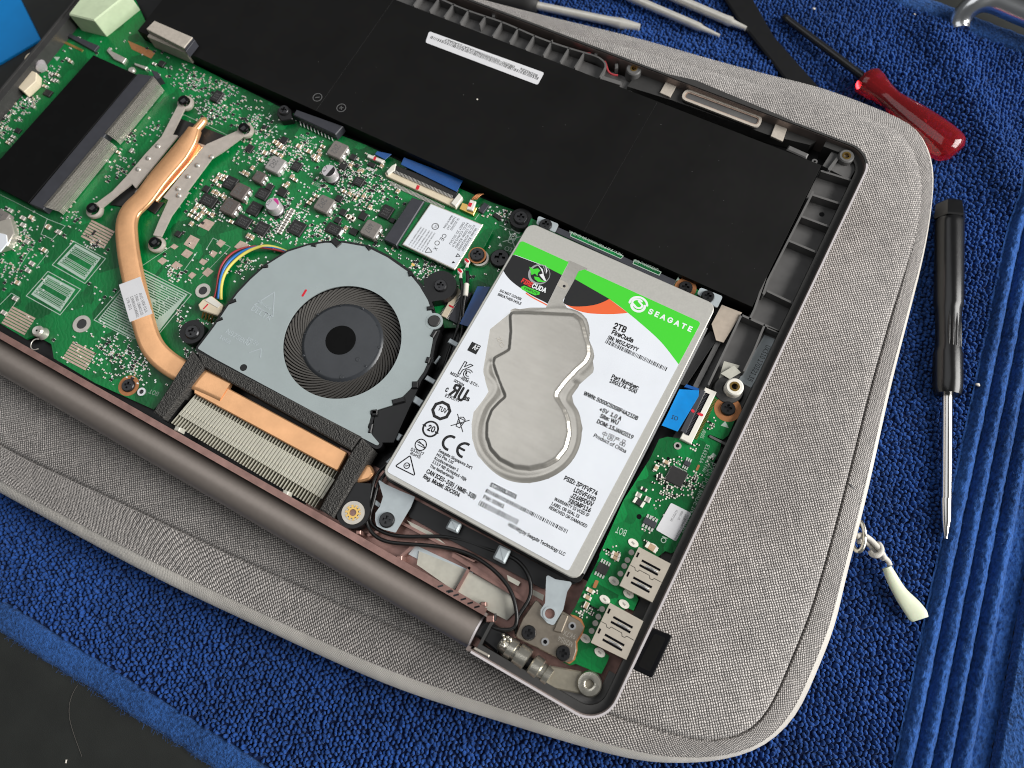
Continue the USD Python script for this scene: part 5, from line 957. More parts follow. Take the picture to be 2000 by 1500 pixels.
# fan lead
wires = [('wire_red', 0), ('wire_blue', 1.0), ('wire_yellow', 1.9), ('wire_black', .5)]
for m_, off in wires:
    w_ = [(150 + 26 * off, 465 + 8 * off), (180 + 14 * off, 370 + 8 * off), (205 + 18 * off, 250 + 14 * off), (290 + 22 * off, 140 + 16 * off), (390 + 22 * off, 98 + 6 * off), (520 + 10 * off, 92 - 4 * off), (620, 105 - 7 * off), (700, 130 - 4 * off)]
    part(fan, 'lead', tube(smooth_path([(*on(K(*p), -6.2), -6.2 + (.5 if 1 <= i <= 5 else -.3) + .15 * math.sin(i + off)) for i, p in enumerate(w_)], 50), .58, 8), m_, smooth=True)
pg = part(fan, 'plug', prism(rounded(ons([Q(0, 1)(1580, 840), Q(0, 1)(1650, 810), Q(0, 1)(1740, 880), Q(0, 1)(1730, 930), Q(0, 1)(1700, 965), Q(0, 1)(1560, 920), Q(0, 1)(1545, 880)], -4.8), .35), -7.9, -4.8, .3), 'cream')
part(pg, 'white_top', prism(ons([Q(0, 1)(1600, 845), Q(0, 1)(1640, 815), Q(0, 1)(1730, 880), Q(0, 1)(1700, 905)], -4.6), -4.8, -4.6, .05), 'ivory'); part(pg, 'paint_mark', solid(stroke([on(Q(0, 1)(1590, 912), -4.7), on(Q(0, 1)(1622, 878), -4.7)], .45), -4.8, -4.72), 'red_ink')
part(pg, 'pins', join(*[tube(np.array([(*on(Q(0, 1)(1590 + 24 * k, 935 + 12 * k), -6.6), -6.6), (*on(Q(0, 1)(1578 + 24 * k, 985 + 12 * k), -7.7), -7.8)]), .3, 6) for k in range(4)]), 'brass')

# ------------------------------------------------------------------ hard drive
hd = thing('hard_drive', 'hard disk drive with a white and green printed label and a pressed grey lid', 'hard drive', (34.9, 50, -7))
hdo = rect(34.92, 50, 69.85, 100, 0, 3.0)
cut = [(1111, 512), (1090, 552), (1066, 601), (1035, 601), (1003, 606), (957, 643), (951, 680), (944, 722), (948, 745), (954, 765), (944, 781), (925, 805), (921, 828), (922, 857), (933, 890), (957, 915), (980, 930), (1002, 940), (1034, 944), (1072, 935), (1107, 910), (1130, 875), (1138, 837), (1132, 810), (1120, 787), (1117, 772), (1125, 757), (1158, 728), (1160, 720), (1155, 685), (1147, 665), (1149, 645), (1143, 625), (1130, 611), (1107, 601), (1099, 588), (1122, 547), (1130, 530), (1143, 526)]
cutp = ons(cut, 0)
lidz = 0.0
part(hd, 'case', prism(rect(34.92, 50, 68.6, 98.8, 0, 2.6), -7, -1.5, .3), 'steel', smooth=40)
part(hd, 'side_groove', prism(rect(34.92, 50, 67.8, 98.0, 0, 2.4), -1.5, -1.1, 0), 'gloss_black')
lid = part(hd, 'lid', prism(hdo, -1.1, -.04, .3), 'drive_lid', smooth=40)
# pressed relief in the lid inside the label's cut-out
SV = sheet(880, 560, 2.2656)
plat = [(270, 117), (400, 119), (545, 126), (578, 150), (590, 190), (598, 225), (610, 262), (613, 300), (598, 334), (562, 364), (510, 418), (470, 470), (467, 490), (480, 510), (503, 545), (521, 592), (527, 650), (510, 715), (470, 765), (420, 792), (350, 806), (285, 798), (217, 763), (177, 718), (160, 665), (162, 602), (182, 548), (215, 512), (242, 490), (240, 478), (224, 440), (206, 392), (190, 342), (195, 316), (230, 298), (260, 280), (267, 200), (264, 130)]
bp = Polygon(ons([SV(*p) for p in plat], 0)).buffer(.5, 6).buffer(-1.0, 6).buffer(.5, 6)
crest = smooth_path(ons([SV(*p) for p in ((174, 338), (166, 368), (172, 394), (192, 416), (204, 448), (190, 482), (158, 520), (132, 575), (118, 640), (130, 712), (170, 772), (230, 818), (310, 842), (390, 838), (465, 808), (525, 752), (554, 680), (556, 610), (536, 545), (510, 505), (520, 470), (548, 432))], 0), 160)
crest2 = smooth_path(ons([SV(*p) for p in ((275, 104), (400, 106), (550, 112), (592, 142), (606, 185), (612, 222), (626, 262), (628, 305), (610, 345), (575, 378))], 0), 60)
g = .2; x0_, y0_, x1_, y1_ = Polygon(cutp).buffer(1.5).bounds
X, Y = np.meshgrid(np.arange(x0_, x1_, g), np.arange(y0_, y1_, g), indexing='ij')
from scipy.ndimage import distance_transform_edt, gaussian_filter
from scipy.spatial import cKDTree
ins = shapely.contains_xy(bp, X, Y); dist = distance_transform_edt(ins) * g - distance_transform_edt(~ins) * g
def sstep(a, b, t): t = np.clip((t - a) / (b - a), 0, 1); return t * t * (3 - 2 * t)
XYf = np.stack([X.ravel(), Y.ravel()], 1); dc = cKDTree(crest).query(XYf)[0].reshape(X.shape); dc2 = cKDTree(crest2).query(XYf)[0].reshape(X.shape)
zz = .03 + .75 * sstep(-.55, .55, dist) + .34 * np.exp(-(dc / 1.15) ** 2) + .12 * np.exp(-(dc2 / .8) ** 2) + .03 * gaussian_filter(RNG.normal(0, 1, X.shape), 18) * 18
zz = gaussian_filter(zz, 1.7)
cutm = shapely.contains_xy(Polygon(cutp).buffer(.5), X, Y); idx = np.arange(X.size).reshape(X.shape)
qm = cutm[:-1, :-1] | cutm[1:, 1:]
a_, b_, c2_, d_ = idx[:-1, :-1][qm], idx[1:, :-1][qm], idx[1:, 1:][qm], idx[:-1, 1:][qm]
part(lid, 'pressed_relief', (np.stack([X, Y, np.maximum(zz, .012)], -1).reshape(-1, 3), np.vstack([np.stack([a_, b_, c2_], 1), np.stack([a_, c2_, d_], 1)])), 'drive_boss', smooth=True)
part(lid, 'stamping', text('ZC', on(Q(1, 1)(1880, 1140), .2), on(Q(1, 1)(1915, 1215), .2), 1.3, .04, t=.12), 'nickel')
x, y = on((1102, 559), 0); part(lid, 'vent_patch', prism(rounded(ons([(1092, 545), (1108, 553), (1112, 562), (1104, 566), (1086, 558)], 0), .6), .02, .06, 0), 'nickel'); part(lid, 'vent_hole', disc(x, y, .5, .03, .08, 0, 14), 'gloss_black')
# label
ZL = .09
lw = Polygon(ons([(1020, 473), (1112, 512), (1066, 601)] , 0))
outer_l = Polygon(rounded(ons([(1018, 470), (1369, 630), (1110, 1116), (755, 921)], 0), .9))
cutg = Polygon(cutp).union(Polygon(ons([(1111, 512), (1143, 526), (1160, 480), (1120, 470)], 0))).buffer(.35, 4).buffer(-.35, 4)
lsh = outer_l.difference(cutg).buffer(-.35, 4).buffer(.35, 4)
lab = part(hd, 'label', solid(lsh, 0.015, ZL), 'label_white', smooth=40)
t_ = ZL + .012
def inlabel(pts, z1=None): return Polygon(ons(pts, 0)).buffer(0).intersection(lsh)
def pr(name, shape, m, dz=0.0): return part(lab, name, solid(shape, ZL + .002 + dz, t_ + dz), m, smooth=False)
gl_ = inlabel([(1000, 460), (1130, 510), (1099, 538), (1060, 518), (1007, 498), (990, 500)])
pr('green_band', gl_, 'print_green')
bl_ = smooth_path(ons([(1074, 596), (1058, 587), (1040, 578), (1020, 565), (1002, 552), (988, 537), (980, 520)], 0), 30)
pr('black_field', Polygon(np.vstack([ons([(990, 494), (1007, 499), (1060, 519), (1112, 542)], 0), bl_])).intersection(lsh).difference(gl_), 'ink')
pr('red_line', LineString(smooth_path(ons([(1068, 596), (1055, 589), (1040, 581), (1028, 573)], 0), 14)).buffer(.22).intersection(lsh), 'print_orange', .004)
sw_ = smooth_path(ons([(1190, 584), (1225, 610), (1262, 641), (1285, 662), (1302, 681), (1318, 702), (1329, 716)], 0), 40)
grn = Polygon(np.vstack([ons([(1115, 515), (1380, 628), (1335, 730)], 0), sw_[::-1], ons([(1124, 546), (1110, 540)], 0)])).buffer(0).intersection(lsh)
pr('green_band', grn, 'print_green')
bc_ = smooth_path(ons([(1190, 584), (1176, 591), (1160, 596), (1140, 598.5), (1124, 599), (1100, 592)], 0), 24)
pr('black_field', Polygon(np.vstack([ons([(1115, 540), (1124, 546)], 0), bc_])).buffer(0).intersection(lsh).difference(grn), 'ink')
oc_ = smooth_path(ons([(1226, 611), (1200, 613.5), (1175, 613.5), (1150, 612), (1132, 608), (1110, 598)], 0), 24)
pr('orange_field', Polygon(np.vstack([oc_, bc_[::-1], ons([(1190, 584)], 0)])).buffer(0).intersection(lsh).difference(grn).difference(Polygon(np.vstack([ons([(1115, 540), (1124, 546)], 0), bc_])).buffer(0)), 'print_orange')
def L(s_, p0, p1, h, bold=False): return text(s_, on(p0, 0), on(p1, 0), h, ZL + .004, bold=bold, t=.02, fat=.045 if h < 1.45 else .06)
part(lab, 'brand_lettering', L('S E A G A T E', (1265, 611.5), (1349, 648.5), 1.75, True), 'print_white')
cx_, cy_ = on((1245, 596), 0)
def arcp(cx, cy, r, a0, a1, sx=1.0, n=24): t = np.radians(np.linspace(a0, a1, n)); return np.stack([cx + r * np.cos(t) * sx, cy + r * np.sin(t)], 1)
logo = unary_union([LineString(np.vstack([arcp(cx_ + .15, cy_ + .35, 2.55, 20, 195, 1.15)])).buffer(.36), LineString(arcp(cx_ + .3, cy_ - .1, 2.0, 200, 385, 1.1)).buffer(.42), LineString(arcp(cx_ - .2, cy_ + .5, 1.5, 60, 235, 1.2)).buffer(.34), LineString(arcp(cx_ + .2, cy_ + .1, 1.05, 215, 395, 1.3)).buffer(.34), LineString([(cx_ - 1.6, cy_ - .2), (cx_ + .2, cy_ - 1.0)]).buffer(.3), LineString([(cx_ + 1.5, cy_ + .6), (cx_ - .2, cy_ + 1.4)]).buffer(.3)])
part(lab, 'spiral_mark', solid(logo, ZL + .004, t_ + .014), 'print_white')
part(lab, 'lettering', join(L('FIRE', (1017.5, 551), (1037, 561), 1.65, True)), 'print_red'); part(lab, 'lettering', join(L('CUDA', (1038, 561.5), (1065, 572), 1.65, True)), 'print_white')
ex, ey = on((1053, 536), 0)
part(lab, 'emblem_ring', solid(Point(ex, ey).buffer(3.75, 16).difference(Point(ex + .25, ey + .2).buffer(3.25, 16)), t_ + .002, t_ + .014), 'print_grey')
def em(pts): return Polygon([(ex + a, ey + b) for a, b in pts]).buffer(0)
part(lab, 'emblem_wing', solid(unary_union([em([(-4.3, 1.0), (-2.6, .9), (-1.4, 1.8), (-.3, 1.4), (-.6, .3), (-.2, -.8), (-1.4, -.4), (-2.2, -1.4), (-2.9, -.6)]), em([(-1.2, -1.5), (.4, -1.0), (1.8, -1.6), (3.6, -1.3), (2.2, -2.1), (1.0, -2.6), (-.4, -2.3)])]), t_ + .004, t_ + .016), 'print_green')
part(lab, 'emblem_head', solid(unary_union([em([(-2.2, 3.0), (.2, 2.2), (1.6, .4), (3.4, -1.2), (2.6, -1.3), (1.0, -.6), (.1, -.1), (1.0, .8), (-.4, 2.0)]), em([(-1.0, 3.9), (.6, 2.6), (2.0, .9), (1.2, 2.0), (.4, 2.9)]), em([(.2, 4.1), (1.2, 2.6), (2.1, 1.2), (1.9, 2.4)])]), t_ + .006, t_ + .018), 'print_white')
part(lab, 'tag', solid(Polygon(ons([(1017, 561), (1024, 558), (1055, 571), (1053, 576), (1045, 577), (1020, 566)], 0)), t_ + .002, t_ + .014), 'print_green'); part(lab, 'lettering', text('COMPUTE', on((1023, 564), 0), on((1049, 575.5), 0), .75, t_ + .016, bold=True, t=.01), 'ink')
rows_ = [('2TB', (1197, 641), (1220.5, 650.5), 2.15), ('FireCuda', (1194, 652), (1235, 669.5), 1.55), ('SN: WDZJQ9YY', (1186, 662), (1245, 687), 1.35), ('Part Number:', (1194, 738), (1246, 761), 1.3), ('1RG174-500', (1190, 746.5), (1242, 769), 1.3), ('WWN: 5000C500BF4A21DB', (1139, 771), (1244, 821), 1.3), ('+5V  1.0 A', (1170, 802), (1212, 822), 1.3), ('Site: WU', (1171, 815), (1206, 830), 1.3), ('DOM: 15JAN2019', (1165, 826), (1235, 858), 1.3), ('Product of China', (1159, 853), (1221, 885), 1.2),
         ('PSID: 3PYFVF74', (1101, 937), (1165, 968), 1.4), ('LD5VF6H0', (1120, 960), (1161, 980), 1.4), ('JZ6RPDGV', (1114, 971), (1157, 990), 1.4), ('X8GMP116', (1109, 981), (1152, 1001), 1.4), ('WARRANTY IS VOID IF', (1082, 977), (1149, 1010), 1.0), ('LABEL OR SEAL IS', (1077, 986), (1130, 1012), 1.0), ('REMOVED OR DAMAGED', (1072, 993.5), (1145, 1031), 1.0), ('ST2000LX001', (956, 949.5), (1007, 974.5), 1.3), ('FW: SDM1', (943, 973), (983, 993), 1.15), ('HDD Mfg by Seagate Technology LLC', (992, 1027), (1102, 1086), 1.05),
         ('DO NOT COVER', (976, 570), (1017, 587), .9), ('BREATHER HOLE', (972, 577), (1017, 596), .9), ('MSIP-REM-STX-', (879, 731), (934, 757), 1.0), ('SDC004', (886, 745), (905, 755), .9), ('E190397', (869, 775), (897, 786), 1.1), ('D33027', (802, 880), (826, 890), 1.0), ('RoHS', (801, 887.5), (820, 896), 1.0), ("Seagate Singapore Int'l", (856, 882), (921, 917), .95), ('HG Pte. Ltd', (852, 890), (884, 906), .95), ('Koolhovenlaan 1', (848, 897), (894, 921), .95), ('1119 NB Schiphol-Rijk', (844, 904), (910, 940), .95), ('The Netherlands', (839, 912), (885, 936), .95), ('CAN ICES-3(B) / NMB-3(B)', (832, 923), (927, 975), 1.3), ('Reg. Model: SDC004', (826, 933), (896, 971), 1.3)]
part(lab, 'lettering', join(*[L(*r_, bold=(r_[3] > 1.25)) for r_ in rows_]), 'ink', smooth=False)
part(lab, 'barcode', barcode(on((1185, 663), 0), on((1306, 719), 0), 1.4, ZL + .004, 1, .16, .02), 'ink', smooth=False); part(lab, 'barcode', barcode(on((951, 954.5), 0), on((1113, 1036.5), 0), 1.2, ZL + .004, 2, .19, .02), 'ink', smooth=False); part(lab, 'barcode', barcode(on((938, 977.5), 0), on((1014, 1015.5), 0), 1.6, ZL + .004, 4, .19, .02), 'ink', smooth=False)
def zi(p0, p1, h):                               # the four characters over 'Product of China'
    a, b = on(p0, 0), on(p1, 0); d = (b - a) / np.linalg.norm(b - a); n = np.array([-d[1], d[0]]); adv = np.linalg.norm(b - a) / 4; out = []
    chars = ([[(.15, .75), (.85, .75), (.85, .4), (.15, .4), (.15, .75)], [(.5, 1), (.5, 0)]], [[(.1, .95), (.9, .95), (.9, 0), (.1, 0), (.1, .95)], [(.28, .75), (.72, .75)], [(.28, .5), (.72, .5)], [(.25, .22), (.75, .22)], [(.5, .75), (.5, .22)], [(.6, .4), (.7, .3)]],
             [[(.5, 1), (.5, .88)], [(.1, .85), (.9, .85)], [(.3, .8), (.38, .65)], [(.7, .8), (.6, .65)], [(.15, .58), (.9, .58)], [(.2, .58), (.18, .25), (.05, 0)]], [[(.28, .98), (.72, .98), (.72, .6), (.28, .6), (.28, .98)], [(.08, .45), (.45, .45), (.45, 0), (.08, 0), (.08, .45)], [(.55, .45), (.92, .45), (.92, 0), (.55, 0), (.55, .45)]])
    for k, c in enumerate(chars):
        for l_ in c: out.append([a + d * (adv * (k + .92 * u)) + n * h * v for u, v in l_])
    return strokes(out, .17)
part(lab, 'lettering', solid(zi((1173, 851), (1221, 873), 1.9), ZL + .004, t_ + .012), 'ink', smooth=False)
def fr2(p): x, y = on(p, 0); return lambda a, b: (x + a, y + b)
marks = []
f_ = fr2((926, 680)); marks.append(Polygon([f_(-1.7, -1.7), f_(1.7, -1.7), f_(1.7, 1.7), f_(-1.7, 1.7)]))
f_ = fr2((910, 722)); marks += [strokes([[f_(-1.7, 2.3), f_(-1.7, -2.3), f_(-.9, -2.3), f_(-.9, -.6), f_(-.2, .2)], [f_(-1.7, 2.3), f_(-.9, 2.3), f_(-.9, .6), f_(.4, 2.3), f_(1.4, 2.3), f_(-.2, .2), f_(1.0, -1.2)]], .3), strokes([list(map(tuple, arcp(*f_(1.4, -1.0), 1.5, 50, 310))), list(map(tuple, arcp(*f_(1.4, -1.0), .8, 50, 310)))], .3)]
f_ = fr2((893, 765)); marks += [strokes([[f_(.2, 2.0), f_(-.6, 2.0), f_(-1.5, 1.7), f_(-1.5, .6), f_(-.7, .2), f_(.2, .2)], [f_(.2, 2.0), f_(.2, -2.0)], [f_(-.7, .2), f_(-1.7, -2.0)]], .85), strokes([[f_(1.3, 2.0), f_(1.3, -1.2), f_(1.7, -2.0), f_(2.6, -2.0), f_(3.0, -1.2), f_(3.0, 2.0)]], .8)]
f_ = fr2((862, 802)); oc = Polygon([f_(3.35 * math.cos(t), 3.35 * math.sin(t)) for t in np.arange(8) * math.pi / 4 + math.pi / 8]); ic_ = Polygon([f_(2.3 * math.cos(t), 2.3 * math.sin(t)) for t in np.arange(8) * math.pi / 4 + math.pi / 8]); marks += [oc.difference(ic_)]
f_ = fr2((841, 838)); marks += [Point(*f_(0, 0)).buffer(2.75, 12).difference(Point(*f_(0, 0)).buffer(2.15, 12)).difference(unary_union([Polygon([f_(-3, .1), f_(-1.5, .1), f_(-1.5, .6), f_(-3, .6)]), Polygon([f_(1.5, -.6), f_(3, -.6), f_(3, -.1), f_(1.5, -.1)])])), Polygon([f_(-3.2, -.1), f_(-1.5, -.1), f_(-2.4, .9)]), Polygon([f_(3.2, .1), f_(1.5, .1), f_(2.4, -.9)])]
f_ = fr2((822, 869)); marks += [Point(*f_(0, 0)).buffer(2.0, 12).difference(Point(*f_(0, 0)).buffer(1.65, 12)), strokes([[f_(-1.5, .35), f_(.9, .35)], [f_(-.9, -.35), f_(1.5, -.35)], [f_(-1.2, .8), f_(1.6, -.1)]], .28)]
f_ = fr2((876, 864)); marks.append(LineString(arcp(*f_(.6, 0), 2.25, 75, 285)).buffer(.42, cap_style=2)); f_ = fr2((904, 878)); marks += [LineString(arcp(*f_(.6, 0), 2.25, 75, 285)).buffer(.42, cap_style=2), strokes([[f_(-1.4, 0), f_(.5, 0)]], .75)]
f_ = fr2((899, 826)); marks.append(bin_mark(f_(0, 0), 2.2, (1, 0), (0, 1)))
tri = ons([(776, 910), (800, 893), (808, 926)], 0); tr = Polygon(tri).buffer(.5, 4); marks += [tr.difference(Polygon(tri).buffer(.12, 3)), Point(*tri.mean(0)).buffer(1.05, 8).difference(Point(*tri.mean(0)).buffer(.75, 8)), strokes([[tuple(tri.mean(0) + [-.4, .1]), tuple(tri.mean(0) + [-.1, -.3]), tuple(tri.mean(0) + [.7, .8])]], .25)]
part(lab, 'approval_marks', solid(unary_union(marks), ZL + .004, t_ + .01), 'ink', smooth=False)
part(lab, 'lettering', join(L('c', (869, 764), (873, 766), 1.9, True), L('us', (904, 780), (915.5, 784), 1.6, True), L('TUV', (855, 801), (871, 808), 1.5), L('20', (834, 840), (847, 845), 1.9, True)), 'ink', smooth=False); part(lab, 'lettering', text('AF', on((922, 681), 0), on((932, 686), 0), 1.8, t_ + .012, bold=True, t=.01), 'print_white', smooth=False)
# carrier: sheet steel frame with four lugs and spring tabs
cr_ = part(hd, 'carrier', prism(rect(35.1, 49.3, 70.6, 99.6, 0, 2), -7.8, -6.2, .1), 'black_plastic')
car = part(hd, 'carrier_skirt', solid(Polygon(ons([(790, 965), (1125, 1140), (1060, 1150), (985, 1110), (880, 1055), (800, 1010)], -7.5)), -9.5, -7.0), 'black_plastic')
lg1 = part(hd, 'mounting_lug', solid(Polygon(ons([Q(1, 2)(965, 760), Q(1, 2)(1010, 790), Q(1, 2)(1120, 840), Q(1, 2)(1232, 885), Q(1, 2)(1200, 960), Q(1, 2)(1085, 1152), Q(1, 2)(1000, 1130), Q(1, 2)(950, 1105), Q(1, 2)(937, 1060), Q(1, 2)(940, 1010), Q(1, 2)(975, 960), Q(1, 2)(1000, 880)], -4.5)).buffer(.3, 3), -5.1, -4.5), 'zinc', smooth=40)
x, y = on(Q(1, 2)(1022, 1062), -4); part(lg1, 'screw', screw_mesh(x, y, -4.5, 2.5, 1.0), 'screw_black')
lg2s = Polygon(rounded(ons([E(850, 325), E(930, 370), E(1085, 395), E(1035, 480), E(1000, 640), E(915, 780), E(860, 760), E(800, 690), E(800, 640), E(840, 580)], -3.6), .6))
x, y = on(E(882, 675), -3.6)
lg2 = part(hd, 'mounting_lug', solid(lg2s.difference(Point(x, y).buffer(1.55, 6)), -4.1, -3.5), 'zinc', smooth=40); part(lg2, 'hole_rim', ringm(x, y, 1.5, 2.1, -3.6, -3.3), 'zinc'); part(lg2, 'hole', disc(x, y, 1.5, -4.2, -4.05, 0, 16), 'pink_coat')
lg3s = Polygon(rounded(ons([D(400, 5), D(600, 85), D(550, 190), D(370, 60)], -2.4), .7)); lg3 = part(hd, 'mounting_lug', solid(lg3s, -3.0, -2.4), 'zinc', smooth=40); x, y = on(D(465, 88), -2.2); part(lg3, 'screw', screw_mesh(x, y, -2.4, 2.2, 1.0), 'screw_black')
lg4s = Polygon(rounded(ons([Q(2, 1)(205, 185), Q(2, 1)(365, 250), Q(2, 1)(335, 315), Q(2, 1)(190, 250)], -3), .6)); lg4 = part(hd, 'mounting_lug', solid(lg4s, -3.6, -3.0), 'zinc', smooth=40); x, y = on(Q(2, 1)(262, 258), -2.8); part(lg4, 'screw', screw_mesh(x, y, -3.0, 2.3, 1.0), 'screw_black')
for pts in ([Q(1, 2)(1520, 1045), Q(1, 2)(1605, 1090), Q(1, 2)(1570, 1165), Q(1, 2)(1475, 1125)], [E(430, 60), E(535, 110), E(475, 235), E(370, 180)]):
    part(hd, 'spring_tab', prism(rounded(ons(pts, -3.2), .5), -5.8, -3.2, .6), 'zinc', smooth=40)
for u, v in ((1540, 1175), (1360, 1465)): part(hd, 'spring_tab', block(*on(Q(1, 1)(u, v), -4.2), 3.6, 1.7, -5, -4.2, .2, -.05), 'zinc')
for u, v, w in ((1260, 130, 3.6), (1095, 400, 3.4), (1045, 590, .9)): part(hd, 'spring_tab', block(*on(Q(1, 2)(u, v), -4.2), w, 2.4 if w > 1 else 3, -5, -4.2, .2, -.1 if w > 1 else -.3), 'zinc')
for p in (Q(1, 1)(1415, 1310), Q(1, 2)(1140, 240), Q(1, 2)(940, 930)): part(hd, 'spring_tab', block(*on(p, -6), .8 if p[1] < 960 else 3, 3.2 if p[1] < 960 else 1.4, -7, -6, .1, -.1), 'zinc')
part(hd, 'side_rail', solid(sbox(69.9, 3, 70.5, 92), -6.6, -2.2), 'steel')

# ------------------------------------------------------------------ small board behind the drive
db = thing('drive_board', 'narrow green circuit strip between the hard drive and the battery', 'circuit board', (*on((1210, 500), -5), -6))
part(db, 'board', prism(ons([Q(2, 1)(150, 205), Q(2, 1)(1470, 770), Q(2, 1)(1400, 870), Q(2, 1)(110, 300)], -4.8), -5.6, -4.8, .05), 'pcb')
part(db, 'socket', prism(ons([Q(2, 1)(350, 268), Q(2, 1)(1285, 690), Q(2, 1)(1260, 735), Q(2, 1)(330, 310)], -4.2), -4.8, -4.3, .1), 'slate')
for pts in ([(462, 312), (870, 500), (850, 520), (458, 345)], [(955, 530), (1165, 625), (1150, 650), (945, 560)]):
    o_ = ons([Q(2, 1)(*p) for p in pts], -4.2); f_ = part(db, 'window', prism(o_, -4.29, -4.24, 0), 'pcb'); part(f_, 'silk_frame', solid(strokes([np.vstack([o_, o_[:1]])], .22), -4.24, -4.22), 'silk')
part(db, 'lettering', join(text('REV. 2.0 PCB MADE IN CHINA', on(Q(2, 1)(862, 482), -4.2), on(Q(2, 1)(452, 300), -4.2), .95, -4.235), text('UX310UV_HDD', on(Q(2, 1)(1145, 600), -4.2), on(Q(2, 1)(960, 525), -4.2), 1.0, -4.235)), 'silk')
x, y = on(Q(2, 1)(1355, 750), -4.6); part(db, 'copper_ring', ringm(x, y, .5, 3.7, -4.8, -4.7), 'print_orange' if False else 'bare_copper'); part(db, 'screw', screw_mesh(x, y, -4.7, 2.4, 1), 'screw_black')
part(db, 'arrow_mark', prism(ons([Q(2, 1)(1300, 660), Q(2, 1)(1312, 690), Q(2, 1)(1282, 690)], -4.7), -4.8, -4.76, 0), 'silk'); part(db, 'copper_pad', prism(ons([Q(2, 1)(340, 250), Q(2, 1)(362, 258), Q(2, 1)(338, 308), Q(2, 1)(318, 300)], -4.2), -4.8, -4.1, 0), 'bare_copper')

# ------------------------------------------------------------------ wireless card
zw = -5.0
wc = thing('wireless_card', 'small plug-in card with a white printed shield label above the fan', 'wireless card', (*on((870, 470), -6), -7))
part(wc, 'board', prism(ons([B(1090, 735), B(1150, 745), B(1640, 945), B(1728, 1000), B(1640, 1165), B(1560, 1160), B(1505, 1215), B(1500, 1310), B(1370, 1370), B(870, 1150), B(830, 1130)], zw - 1.0), zw - 1.7, zw - .9, .05), 'pcb')
wsh = ccw(ons([B(1148, 745), B(1635, 945), B(1370, 1368), B(880, 1132)], zw)); shd = part(wc, 'shield', prism(wsh, zw - .9, zw, .2), 'nickel')
wl_ = inset(wsh, .45); wlb = part(wc, 'label', prism(wl_, zw, zw + .06, 0), 'label_white')
w0, w1, w2, w3 = [on(B(*p), zw) for p in ((1148, 745), (1635, 945), (1370, 1368), (880, 1132))]
def wat(a, b): return (w0 * (1 - a) + w1 * a) * (1 - b) + (w3 * (1 - a) + w2 * a) * b
wt = [('Model: 8260NGW', .92, .12, .62, .85), ('FCC ID: PD98260NG', .86, .08, .64, .85), ('IC: 1000M-8260NG', .80, .10, .62, .85), ('NCC: CCAH15LP', .74, .09, .62, .8), ('CMIIT ID: 2015AJ', .68, .10, .60, .8), ('TA-2015/1032', .56, .07, .34, .8), ('166PDF-D67', .50, .07, .36, .8), ('Made in China', .44, .07, .36, .8)]
part(wlb, 'lettering', join(*[text(s_, wat(a, b0), wat(a + .0, b1), h, zw + .064) for s_, a, b0, b1, h in wt] + [text('CE', wat(.50, .46), wat(.5, .60), 1.5, zw + .064), text('X', wat(.5, .76), wat(.5, .82), 1.4, zw + .064)]), 'ink', smooth=False)
part(wlb, 'fine_print', join(*[text('CONTAINS TRANSMITTER 03-15', wat(a, .52), wat(a, .95), .45, zw + .064) for a in (.10, .15, .20, .26, .31, .36)] + [solid(Point(*wat(.31, .40)).buffer(1.35, 10).difference(Point(*wat(.31, .40)).buffer(1.05, 10)), zw + .06, zw + .084), solid(Point(*wat(.5, .68)).buffer(.95, 8).difference(Point(*wat(.5, .68)).buffer(.7, 8)), zw + .06, zw + .084), solid(Polygon([wat(.42, .84), wat(.50, .88), wat(.42, .93)]).buffer(.3).difference(Polygon([wat(.42, .84), wat(.50, .88), wat(.42, .93)]).buffer(.02)), zw + .06, zw + .084), text('UL', wat(.30, .36), wat(.30, .44), 1.0, zw + .064)]), 'ink_grey', smooth=False)
part(wlb, 'arrow_mark', join(prism(np.array([wat(.90, .86), wat(.95, .88), wat(.90, .91)]), zw + .06, zw + .084, 0), solid(Polygon([wat(.90, .70), wat(.96, .73), wat(.90, .77)]).buffer(.1).difference(Polygon([wat(.90, .70), wat(.96, .73), wat(.90, .77)]).buffer(-.15)), zw + .06, zw + .084)), 'ink', smooth=False)
part(wc, 'edge_socket', prism(ons([B(975, 690), B(1088, 728), B(828, 1142), B(708, 1085)], -4.8), -8, -4.8, .3), 'slate')
x, y = on(B(1580, 1225), -5.4); part(wc, 'copper_ring', ringm(x, y, 2.0, 3.2, -6, -5.85), 'bare_copper'); part(wc, 'screw', screw_mesh(x, y, -5.85, 2.6, 1.0), 'screw_black')
x2, y2 = on(B(1605, 1255), -6.6); part(wc, 'spacer', spin([(2.5, -6.4), (3.2, -6.5), (3.2, -8)], x2, y2, 24), 'tin')
rr2 = unary_union([Point(*wat(a, b)).buffer(.2) for a, b in ((.06, -.03),)])

# ------------------------------------------------------------------ port board with two USB sockets
zi_ = -6.4
io = thing('port_board', 'long green circuit board with two metal USB sockets along the right edge', 'circuit board', (*on((1270, 1030), zi_), -8))
q2 = Q(2, 2)
iop = [q2(1150, 430), q2(1212, 412), q2(1320, 425), q2(1480, 120), q2(1510, 40), q2(1600, 95), q2(1770, 180), q2(1765, 230), q2(1690, 400), q2(1640, 440), q2(1622, 520), q2(1562, 640), q2(1585, 690), I(1500, 1100), I(1440, 1130), I(1370, 1100), E(1800, 210), E(1640, 480), E(1668, 550), E(1625, 648), E(1560, 620), E(1420, 820), E(1250, 930), E(1410, 1050), E(1398, 1090), E(1340, 1208), E(1290, 1195), E(1110, 1120), E(1060, 1135), E(1000, 1110), E(1110, 980), E(1160, 820), E(1060, 690), E(1105, 620), E(1320, 175), E(1325, 130), q2(680, 1340), q2(870, 910), q2(1080, 580)]
ips = Polygon(ons(iop, zi_)).buffer(0)
